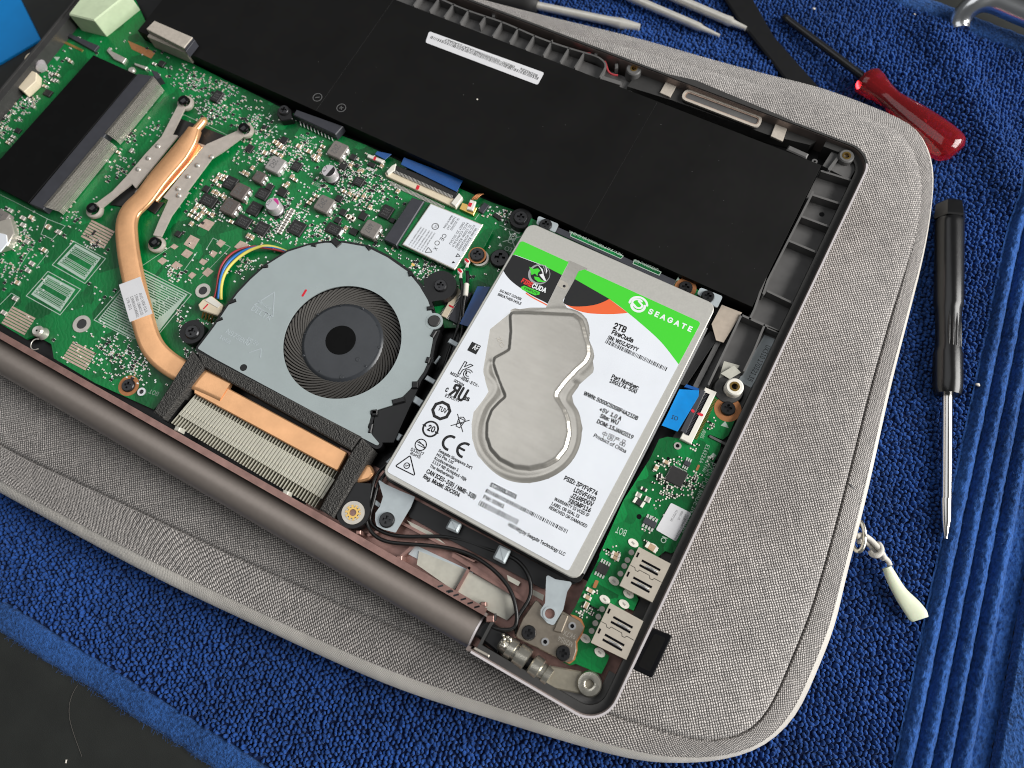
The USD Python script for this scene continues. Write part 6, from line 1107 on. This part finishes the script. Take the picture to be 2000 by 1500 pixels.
if ips.geom_type != 'Polygon': ips = max(ips.geoms, key=lambda g: g.area)
ips = ips.buffer(.3, 3).buffer(-.3, 3)
slit = LineString([on(q2(1545, 408), zi_), on(q2(1660, 455), zi_)]).buffer(.55, 4)
part(io, 'board', solid(ips.difference(slit), zi_ - 1.0, zi_), 'pcb', smooth=False)
part(lap, 'rib', solid(LineString([on(q2(1550, 410), -6), on(q2(1690, 480), -6)]).buffer(.38, 4), -10.5, -5.9), 'grey_plastic')
ip = lambda name, ms, m, **k: part(io, name, ms, m, **k)
def usb(c, seed):
    o_ = ons(c, -2.6); o0 = o_[0]; e1, e2 = o_[1] - o_[0], o_[3] - o_[0]
    def at_(a, b): return o0 + a * e1 + b * e2
    sl = [Polygon([at_(a0, b0), at_(a1, b0), at_(a1, b0 + w), at_(a0, b0 + w)]) for a0, a1, b0, w in ((.24, .82, .22, .055), (.24, .82, .34, .055), (.24, .82, .66, .055), (.24, .82, .78, .055), (.03, .10, .12, .12), (.03, .10, .62, .12))]
    seam = LineString([at_(0, .47), at_(.16, .47), at_(.2, .52), at_(.28, .52), at_(.3, .47), at_(.62, .47), at_(.66, .53), at_(.74, .53), at_(.77, .48), at_(1, .48)]).buffer(.09)
    s_ = ip('usb_socket', solid(Polygon(o_).difference(unary_union(sl + [seam])), -2.95, -2.6), 'usb_metal', label=None)
    part(s_, 'shell', prism(inset(ccw(o_), .04), -8.4, -3.0, .1), 'usb_metal', smooth=False); part(s_, 'dark_core', prism(inset(ccw(o_), .5), -3.0, -2.93, 0), 'gloss_black')
    for b0 in (.315, .755): part(s_, 'contact_spring', tube(smooth_path([(*at_(.34, b0), -3.0), (*at_(.52, b0), -2.72), (*at_(.6, b0), -2.66), (*at_(.72, b0), -2.85), (*at_(.8, b0), -3.0)], 12), .4, 6), 'steel', smooth=True)
    return at_
usb([E(1672, 82), E(1955, 232), E(1792, 575), E(1500, 425)], 1); usb([E(1415, 578), E(1712, 742), E(1560, 1085), E(1245, 932)], 2)
def dotp(c, p, rx=1.35, ry=.85, rot=-.1, m='tin'):
    x, y = on(p, zi_); g_ = affinity.rotate(affinity.scale(Point(x, y).buffer(1, 8), rx, ry), rot, use_radians=True); return solid(g_, zi_, zi_ + .25)
for p in (E(1622, 48), E(1795, 88), E(1450, 385), E(1580, 500), E(1370, 550), E(1540, 590), E(1195, 895), E(1325, 1020)):
    c = ip('solder_anchor', dotp(0, p, 1.7, 1.15), 'ivory'); x, y = on(p, zi_ + .3); part(c, 'leg', block(x, y, 1.1, .5, zi_ + .2, zi_ + .34, .05, -.3), 'tin')
for p in (E(1605, 132), E(1570, 200), E(1542, 252), E(1508, 320), E(1345, 635), E(1312, 702), E(1285, 760), E(1252, 828)): ip('solder_joint', dotp(0, p, .85, .85), 'cap_grey' if False else 'tin')
zc_ = zi_
ch_ = ip('chip', block(*on(I(1510, 190), zi_ + .8), 5.4, 5.2, zi_, zi_ + .8, .1), 'chip_black')
part(ch_, 'pins', join(*[block(on(I(1510, 190), zi_)[0] + s1 * 2.85, on(I(1510, 190), zi_)[1] + k_ * .42, .35, .2, zi_, zi_ + .12, 0) for s1 in (-1, 1) for k_ in range(-5, 6)] + [block(on(I(1510, 190), zi_)[0] + k_ * .42, on(I(1510, 190), zi_)[1] + s1 * 2.75, .2, .35, zi_, zi_ + .12, 0) for s1 in (-1, 1) for k_ in range(-5, 6)]), 'solder', kind='stuff', smooth=False)
def ichip(p, w, h, pins, m='chip_black', hgt=.9):
    x, y = on(p, zi_ + hgt); c = ip('chip', block(x, y, w, h, zi_, zi_ + hgt, .1), m)
    if pins: part(c, 'pins', join(*[block(x + (k_ - (pins - 1) / 2) * w / pins, y + s1 * (h / 2 + .55), w / pins * .6, 1.3, zi_, zi_ + .35, .05) for s1 in (-1, 1) for k_ in range(pins)]), 'solder', smooth=False)
ichip(E(1350, 275), 3.4, 3.0, 4); ichip(I(1640, 30), 2.0, 1.5, 3, 'slate'); ichip(I(1185, 755), 4.0, 2.0, 4, 'slate', .7)
def icap(p, w, h, m, rot=0):
    x, y = on(p, zi_ + .8); c = ip('capacitor', block(x, y, w * .55, h, zi_, zi_ + .8, .08, rot), m); co, si = math.cos(rot), math.sin(rot); e = w * .4
    part(c, 'end_caps', join(*[block(x + s1 * e * co, y + s1 * e * si, w * .26, h * 1.02, zi_, zi_ + .82, .08, rot) for s1 in (-1, 1)]), 'ivory')
for p, w, h, m, r in ((I(1050, 505), 3.4, 1.9, 'chip_black', -.1), (E(1470, 150), 2.6, 1.3, 'cap_tan', 0), (E(1462, 178), 2.6, 1.3, 'cap_tan', 0), (E(1240, 470), 2.4, 1.2, 'cap_tan', 0), (E(1215, 530), 2.4, 1.2, 'cap_tan', 0), (E(1205, 600), 1.4, 2.0, 'cap_tan', 0), (I(1260, 85), 1.9, 1.2, 'cap_tan', H2), (I(1385, 15), 2.2, 1.1, 'cap_tan', 0), (I(1045, 415), 1.7, 1.5, 'cap_grey', 0), (I(1155, 470), 1.7, 1.7, 'cap_grey', 0), (I(1110, 345), 1.9, 1.0, 'chip_black', 0), (I(1205, 1055), 3.6, 1.9, 'cap_tan', -.1), (I(1300, 190), 1.8, .9, 'chip_black', .3), (I(1420, 320), 1.7, .9, 'chip_black', .3)): icap(p, w, h, m, r)
ip('orange_pad', prism(rounded(ons([E(1285, 375), E(1318, 385), E(1290, 450), E(1258, 445)], zi_), .3), zi_, zi_ + .1, 0), 'bare_copper'); ip('orange_pad', prism(rounded(ons([I(1770, 45), I(1800, 55), I(1765, 125), I(1738, 115)], zi_), .3), zi_, zi_ + .1, 0), 'bare_copper')
sp_, tn_ = [], []
for (cx_, cy_), rad, n in ((I(1330, 60), 12, 22), (I(1290, 220), 14, 26), (I(1400, 390), 14, 26), (I(1650, 300), 16, 46), (I(1730, 200), 10, 22), (I(1480, 420), 10, 16), (I(1500, 20), 10, 14), (I(1290, 560), 14, 8), (H(1750, 560), 8, 12), (H(1470, 960), 6, 7), (E(1420, 130), 10, 20), (E(1230, 640), 10, 22), (E(1160, 660), 8, 10), (I(1140, 850), 12, 12), (E(1240, 500), 9, 10), (I(1900, -20), 6, 5)):
    for _ in range(n):
        x, y = on((cx_ + RNG.normal(0, rad * .6), cy_ + RNG.normal(0, rad * .6)), zi_); x, y = round(x / .8) * .8, round(y / .7) * .7
        if not ips.buffer(-.6).contains(Point(x, y)): continue
        if RNG.random() < .7: sp_.append(disc(x, y, RNG.uniform(.24, .36), zi_, zi_ + .16, .08, 7))
        else: tn_.append(block(x, y, .5, .45, zi_, zi_ + .4, 0)); sp_ += [block(x - .4, y, .3, .45, zi_, zi_ + .42, 0), block(x + .4, y, .3, .45, zi_, zi_ + .42, 0)]
ip('solder_points', join(*sp_), 'ivory', kind='stuff', smooth=False); ip('small_capacitors', join(*tn_), 'chip_black', kind='stuff', smooth=False)
x, y = on(q2(1685, 195), zi_); ip('copper_ring', ringm(x, y, .5, 4.3, zi_, zi_ + .08), 'bare_copper'); ip('screw', screw_mesh(x, y, zi_ + .08, 2.4, 1.1), 'screw_black')
for p, r in ((H(1195, 925), 1.0),): x, y = on(p, zi_); c = ip('eyelet', ringm(x, y, r * .62, r * 1.2, zi_, zi_ + .2), 'tin'); part(c, 'bore', disc(x, y, r * .62, zi_, zi_ + .06, 0), 'gloss_black')
for p, r in ((I(1052, 682), .8), (H(1043, 1130), .5)): ip('hole', disc(*on(p, zi_), r, zi_, zi_ + .03, 0, 18), 'gloss_black')
ip('arrow_mark', prism(ons([q2(1665, 290), q2(1695, 345), q2(1630, 325)], zi_), zi_, zi_ + .03, 0), 'silk')
ip('lettering', join(text('BOT', on(I(905, 850), zi_), on(I(785, 800), zi_), 2.0, zi_), text('P2Q4 PCB MADE IN CHINA', on(I(1925, 10), zi_), on(I(1570, 870), zi_), 1.7, zi_), text('E162264', on(H(1660, 900), zi_), on(H(1545, 1190), zi_), 1.2, zi_), text('CK-1 F94V', on(H(1690, 1080), zi_), on(H(1590, 1340), zi_), 1.2, zi_), text('J8501', on(H(1610, 650), zi_), on(H(1560, 790), zi_), 1.1, zi_), ringm(*on(I(1350, 970), zi_), .6, .85, zi_, zi_ + .03), solid(stroke([on(I(1340, 925), zi_), on(I(1395, 948), zi_)], .25), zi_, zi_ + .03), block(*on(q2(1568, 565), zi_), 1.3, 2.0, zi_, zi_ + .03, 0, -.3)), 'silk', smooth=False)
stl = rounded(ons([I(1440, 513), I(1690, 640), I(1500, 985), I(1253, 842)], zi_), .5); sl_ = ip('sticker', prism(stl, zi_ + .17, zi_ + .24, 0), 'sticker_white')
part(sl_, 'lettering', join(*[text(s_, on(I(*a), zi_), on(I(*b), zi_), .62, zi_ + .245) for s_, a, b in (('13.17117 1R2', (1505, 600), (1430, 730)), ('PR03-A1', (1565, 615), (1520, 715)), ('60NB0CJ0-IO2060', (1640, 660), (1480, 960)), ('69N0UMM12D01-01', (1610, 650), (1560, 790)))]), 'ink_grey', smooth=False)
# flat-cable socket
fs = ip('ribbon_socket', prism(ons([q2(1510, 25), q2(1600, 62), q2(1400, 470), q2(1312, 425)], -4.9), zi_, -4.9, .2), 'ivory')
part(fs, 'channel', prism(ons([H(1650, 55), H(1720, 80), H(1380, 760), H(1320, 730)], -4.85), -4.92, -4.86, 0), 'gloss_black')
part(fs, 'latch', prism(ons([H(1575, 0), H(1650, 30), H(1330, 720), H(1240, 680)], -4.6), -5.4, -4.6, .15), 'slate')
part(fs, 'teeth', join(*[block(*on(H(1655 - 320 * t, 85 + 650 * t), -4.8), 1.1, .22, -4.9, -4.75, 0, -.05) for t in np.linspace(0, 1, 30)]), 'slate', kind='stuff', smooth=False)
part(fs, 'pins', join(*[block(*on(H(1815 - 325 * t, 165 + 640 * t), -6.2), 1.0, .22, zi_, -6.1, 0, -.05) for t in np.linspace(0, 1, 30)]), 'brass', kind='stuff', smooth=False)
part(fs, 'paint_mark', join(solid(stroke([on(H(1535, 400), -4.8), on(H(1590, 420), -4.8)], .9), -4.86, -4.82), solid(stroke([on(H(1435, 345), -4.5), on(H(1450, 360), -4.5)], .9), -4.6, -4.56)), 'red_ink')
part(io, 'copper_edge', solid(Polygon(ons([E(1060, 682), E(1105, 690), E(1165, 725), E(1192, 790), E(1170, 860), E(1125, 935), E(1128, 1000), E(1105, 1085), E(1060, 1122), E(1030, 1112), E(1088, 1050), E(1100, 920), E(1160, 800), E(1130, 745)], -5.6)), zi_ + .02, -5.7), 'bare_copper')

# ------------------------------------------------------------------ ribbon and aerial cables
def ribbon(poly, z0, z1, m, label, cat='ribbon cable'):
    p = ons(poly, z1); t = thing('ribbon_cable', label, cat, (*p.mean(0), z0), group='flat blue cables inside the laptop'); part(t, 'film', prism(p, z1 - .25, z1, .05), m); return t
rb = ribbon([H(1225, 0), H(1545, 20), H(1535, 120), H(1195, 690), H(935, 590), H(1000, 470)], -6, -4.5, 'cyan_film', 'bright blue ribbon cable printed IO beside the white socket of the port board')
part(rb, 'lettering', text('IO', on(H(1090, 480), -4.5), on(H(1190, 515), -4.5), 1.3, -4.49), 'ink'); part(rb, 'tail', prism(ons([D(275, 865), D(390, 905), D(375, 930), D(255, 890)], -5), -6, -4.9, .1), 'blue_film')
ribbon([B(900, 320), B(1450, 530), B(1390, 640), B(870, 385)], -6.5, -5.6, 'blue_film', 'wide dark blue ribbon cable from under the battery into the long cream socket')
ribbon([B(650, 262), B(785, 290), B(725, 340), B(630, 290)], -6.5, -6.0, 'blue_film', 'short narrow blue ribbon cable at the battery edge beside the wide blue one')
ribbon([Q(1, 1)(1730, 735), Q(1, 1)(1830, 740), Q(1, 1)(1670, 1055), Q(1, 1)(1590, 1030)], -6.8, -5.2, 'blue_film', 'dark blue ribbon cable hidden along the left side of the hard drive')
ac = []
def cable(label, pts, dots, collar):
    t = thing('antenna_cable', label, 'cable', (*on((780, 900), -5), -8), group='black aerial cables beside the hard drive'); P = smooth_path([(*on(p, z_), z_) for p, z_ in pts], 120)
    part(t, 'sheath', tube(P, .62, 8), 'wire_black', smooth=True)
    x, y = on(dots[0], -4.6); c = part(t, 'connector', join(spin([(.01, -4.4), (.7, -4.4), (1.0, -4.7), (1.05, -5.6)], x, y, 18), prism(ons([dots[0], (dots[0][0] + 4, dots[0][1] + 1), (dots[1][0] + 3, dots[1][1]), (dots[1][0] - 3, dots[1][1])], -4.7), -5.5, -4.7, .15)), 'ivory', smooth=40)
    part(c, 'paint_mark', solid(stroke([(x - .6, y + .3), (x + .5, y - .1)], .9), -4.4, -4.34), 'red_ink')
    if collar: a, b = [np.array((*on(p, -4.6), -4.6)) for p in collar]; part(t, 'sleeve', tube(np.array([a, a + (b - a) * .05, a + (b - a) * .95, b]), [.7, .95, .95, .7], 12), 'ivory', smooth=40)
    return t
cable('black aerial cable without a sleeve, from the red-dotted plug nearer the fan', [((900, 545), -4.8), ((903, 575), -5), ((898, 625), -6), ((880, 680), -6.5), ((845, 790), -6.5), ((795, 875), -6), ((735, 930), -5.5), ((722, 975), -5), ((716, 1020), -5.5), ((732, 1046), -6), ((790, 1062), -6.4), ((860, 1068), -6.8), ((905, 1078), -7), ((960, 1110), -6.5), ((995, 1150), -6), ((1008, 1190), -5.5), ((1005, 1225), -5.5), ((955, 1222), -6.5), ((950, 1218), -8)], (B(1420, 1378), B(1425, 1440)), None)
cable('black aerial cable with a white sleeve below its red-dotted plug', [((912, 530), -4.8), ((912, 560), -4.6), ((905, 600), -5), ((903, 640), -6.5), ((890, 690), -6.8), ((855, 800), -6.8), ((803, 880), -6.5), ((742, 940), -6), ((728, 985), -5.6), ((724, 1020), -6.2), ((740, 1035), -6.6), ((800, 1048), -7), ((880, 1050), -7.4), ((960, 1075), -7.4), ((1010, 1095), -6.8), ((1034, 1130), -6.2), ((1035, 1165), -6), ((1018, 1195), -6), ((1010, 1240), -6.6)], (B(1485, 1285), B(1483, 1340)), (Q(1, 1)(1645, 715), Q(1, 1)(1635, 815)))

# ------------------------------------------------------------------ things lying around
rc = ons([Q(2, 3)(1095, 400), Q(2, 3)(1255, 465), Q(2, 3)(1095, 800), Q(2, 3)(930, 720)], -5.6)
us = thing('usb_receiver', 'small glossy black USB receiver sticking out of the laptop side', 'usb receiver', (*rc.mean(0), -10))
part(us, 'body', prism(rounded(rc, .7), -10.2, -5.6, .35), 'gloss_black', smooth=30); part(us, 'top_recess', prism(rounded(inset(ccw(rc), 1.4), .6), -5.6, -5.55, 0), 'black_film')
def rodthing(name, label, cat, segs, mats, names, base, group=None):
    t = thing(name, label, cat, base, group)
    for (path, rad), m, nm in zip(segs, mats, names): part(t, nm, tube(np.asarray(path), rad, 18), m, smooth=35)
    return t
def line(p, q_, z0, z1, ts_): a, b = np.array((*on(p, z0), z0)), np.array((*on(q_, z1), z1)); return [a + (b - a) * t for t in ts_]
# black precision screwdriver on the right
T_ = line((1855, 398), (1847, 1052), -32.0, -35.6, [0, .055, .06, .068, .075, .25, .33, .345, .4, .46, .48, .56, .585, .60, .61])
sd = thing('precision_screwdriver', 'thin black screwdriver with a faceted swivel cap and bare steel blade on the towel', 'screwdriver', (*on((1850, 700), -34), -37))
cap_ = T_[:2]; ccap = part(sd, 'swivel_cap', tube(np.array([T_[0], T_[0] + (T_[1] - T_[0]) * .12, T_[0] + (T_[1] - T_[0]) * .9, T_[1]]), [4.3, 5.0, 5.6, 5.3], 6), 'tool_black', smooth=False)
part(sd, 'handle', tube(np.array(T_[1:14]), [4.5, 4.9, 4.95, 4.95, 4.95, 4.9, 4.4, 4.2, 4.3, 4.85, 4.9, 4.75, 4.2], 28), 'tool_black', smooth=35)
a, b = np.array(T_[7]), np.array(T_[10])
part(sd, 'grip_ridges', join(*[tube(np.array([a + (b - a) * t + np.array([4.1 * math.cos(g_), 0, 4.1 * math.sin(g_)]) for t in np.linspace(0, 1, 6)]), [.15, .35, .5, .55, .45, .15], 5) for g_ in np.radians(np.linspace(-20, 110, 8))]), 'tool_black', smooth=True)
e_ = np.array(T_[14]); d_ = (np.array((*on((1847, 1052), -35.6), -35.6)) - e_)
part(sd, 'blade', tube(np.array([e_ - d_ * .05, e_, e_ + d_ * .72, e_ + d_ * .73, e_ + d_ * .88, e_ + d_]), [1.75, 1.75, 1.75, 1.8, 1.6, .55], 16), 'shaft_chrome', smooth=35)
# red handled screwdriver
rs_ = thing('red_screwdriver', 'black shafted screwdriver with a translucent red plastic handle behind the sleeve corner', 'screwdriver', (*on((1780, 220), -33), -37))
A0, A1 = np.array((*on((1688, 152), -32.5), -32.5)), np.array((*on((1868, 298), -31.5), -31.5)); dd = A1 - A0
tt = [0, .03, .10, .2, .3, .42, .55, .68, .82, .92, .97, 1.0]; rw = [4.6, 5.8, 5.4, 4.3, 3.8, 4.6, 5.6, 6.2, 6.6, 6.5, 5.6, 3.6]
def octo(w): 
    a = np.linspace(0, 2 * math.pi, 24, endpoint=False); return np.stack([w * np.cos(a) * 1.12, .82 * w * np.sin(a)], 1)
tq = np.linspace(0, 1, 30); rq = np.interp(tq, tt, rw)
part(rs_, 'handle', sweep(np.array([A0 + dd * t for t in tq]), [octo(w) for w in rq]), 'red_clear', smooth=50)
part(rs_, 'core', tube(np.array([A0 + dd * t for t in (-.02, .1, .3, .6, .66)]), [1.7, 2.2, 2.4, 2.4, 1.6], 12), 'screw_black', smooth=40)
S0, S1 = np.array((*on((1530, 32), -35.2), -35.2)), A0 + dd * .03
part(rs_, 'shaft', tube(np.array([S0, S0 + (S1 - S0) * .03, S0 + (S1 - S0) * .05, S0 + (S1 - S0) * .07, S1]), [1.0, 1.5, 1.6, 1.45, 1.6], 14), 'screw_black', smooth=40)
# three thin steel bits
for lb_, p, q_, shape in (('thin steel screwdriver blade with a flattened tip, nearest the laptop edge', (1050, 11), (1249, 54), 'flat'), ('thin steel screwdriver blade with a tapered point, middle of the three on the towel', (1215, -12), (1405, 70), 'taper'), ('thin steel screwdriver blade with a narrow stepped tip, nearest the black prying tool', (1310, -8), (1457, 56), 'step')):
    a, b = np.array((*on(p, -34.6), -34.6)), np.array((*on(q_, -35.2), -35.2)); d_ = b - a
    t = thing('steel_blade', lb_, 'screwdriver', (*((a + b) / 2)[:2], -37), group='steel blades lying on the towel')
    r_ = {'flat': [1.7, 1.7, 1.9, 2.3, 2.3, 1.6], 'taper': [1.7, 1.7, 1.75, 1.7, 1.2, .7], 'step': [1.8, 1.8, 1.9, 2.1, 1.4, 1.0]}[shape]
    part(t, 'shaft', tube(np.array([a - d_ * .4, a, a + d_ * .70, a + d_ * .80, a + d_ * .83, b]), r_, 14), 'bit_steel', smooth=40)
    if shape == 'flat': part(t, 'handle', tube(np.array([a - d_ * 1.2, a - d_ * .12, a - d_ * .05, a]), [5, 5, 4.4, 3.0], 18), 'rubber', smooth=40)
    if shape == 'taper': part(t, 'handle', tube(np.array([a - d_ * 1.2, a - d_ * .42, a - d_ * .35]), [5, 5, 3.4], 18), 'rubber', smooth=40)
    if shape == 'step': part(t, 'handle', tube(np.array([a - d_ * 1.2, a - d_ * .42, a - d_ * .35]), [5, 5, 3.4], 18), 'rubber', smooth=40)
sb_ = ons([(1398, -30), (1455, -30), (1512, 70), (1565, 130), (1650, 225), (1580, 215), (1500, 110), (1440, 35)], -35)
ss = thing('spudger', 'flat black plastic prying tool running under the sleeve edge beside the red screwdriver', 'prying tool', (*sb_.mean(0), -37))
part(ss, 'bar', prism(rounded(sb_, .8), -36.6, -34.8, .6), 'black_plastic', smooth=40)
mh = smooth_path([(*on(p, z_), z_) for p, z_ in (((1872, 60), -37), ((1884, 25), -33), ((1905, 8), -30), ((1930, 3), -29), ((1965, 14), -29), ((2040, 45), -29), ((2120, 80), -29))], 40)
sh_ = thing('metal_handle', 'polished silver bar handle past the towel edge at the top right corner', 'handle', (*on((1950, 20), -33), -40)); part(sh_, 'bar', tube(mh, 4.2, 16), 'silver_blur', smooth=50)
bc2 = ons([(-60, -40), (30, -20), (78, 76), (0, 122), (-80, 160)], -38.6)
bb = thing('blue_card', 'bright blue card lying on the dark table at the upper left corner', 'card', (*bc2.mean(0), -40)); part(bb, 'sheet', prism(bc2, -39.9, -38.8, .1), 'blue_card')
for p, sc_, lb_ in (((355 / 4 + 1500, 75 / 4), 1.0, 'tiny pale crumb on the towel between the spudger and the red screwdriver'), ((1912, 750), 1.2, 'tiny pale crumb on the ribbed towel band beside the black screwdriver'), ((1788, 25), .6, 'tiny white fleck on the towel near its upper hem')):
    x, y = on(p, -35); ic = trimesh.creation.icosphere(1, .75 * sc_); v = ic.vertices * [1, .7, .6] + RNG.normal(0, .08, ic.vertices.shape) + [x, y, zt(np.array([x]), np.array([y]))[0] + 2.6]
    lone('lint_crumb', (v, ic.faces), 'lint', lb_, 'crumb', smooth=True)
x, y = on((129, 1487), -39.9); lone('lint_crumb', block(x, y, .5, 1.1, -39.98, -39.7, .1, .4), 'lint', 'tiny white fleck on the dark table below the towel hem', 'crumb')
hr_ = smooth_path([(*on(p, -39.8), -39.75) for p in ((152, 1338), (140, 1360), (135, 1385), (140, 1420), (150, 1450), (160, 1478))], 30); lone('loose_fibre', tube(hr_, .06, 4), 'fibre', 'fine curved pale fibre on the dark table below the towel hem', 'fibre', smooth=True)
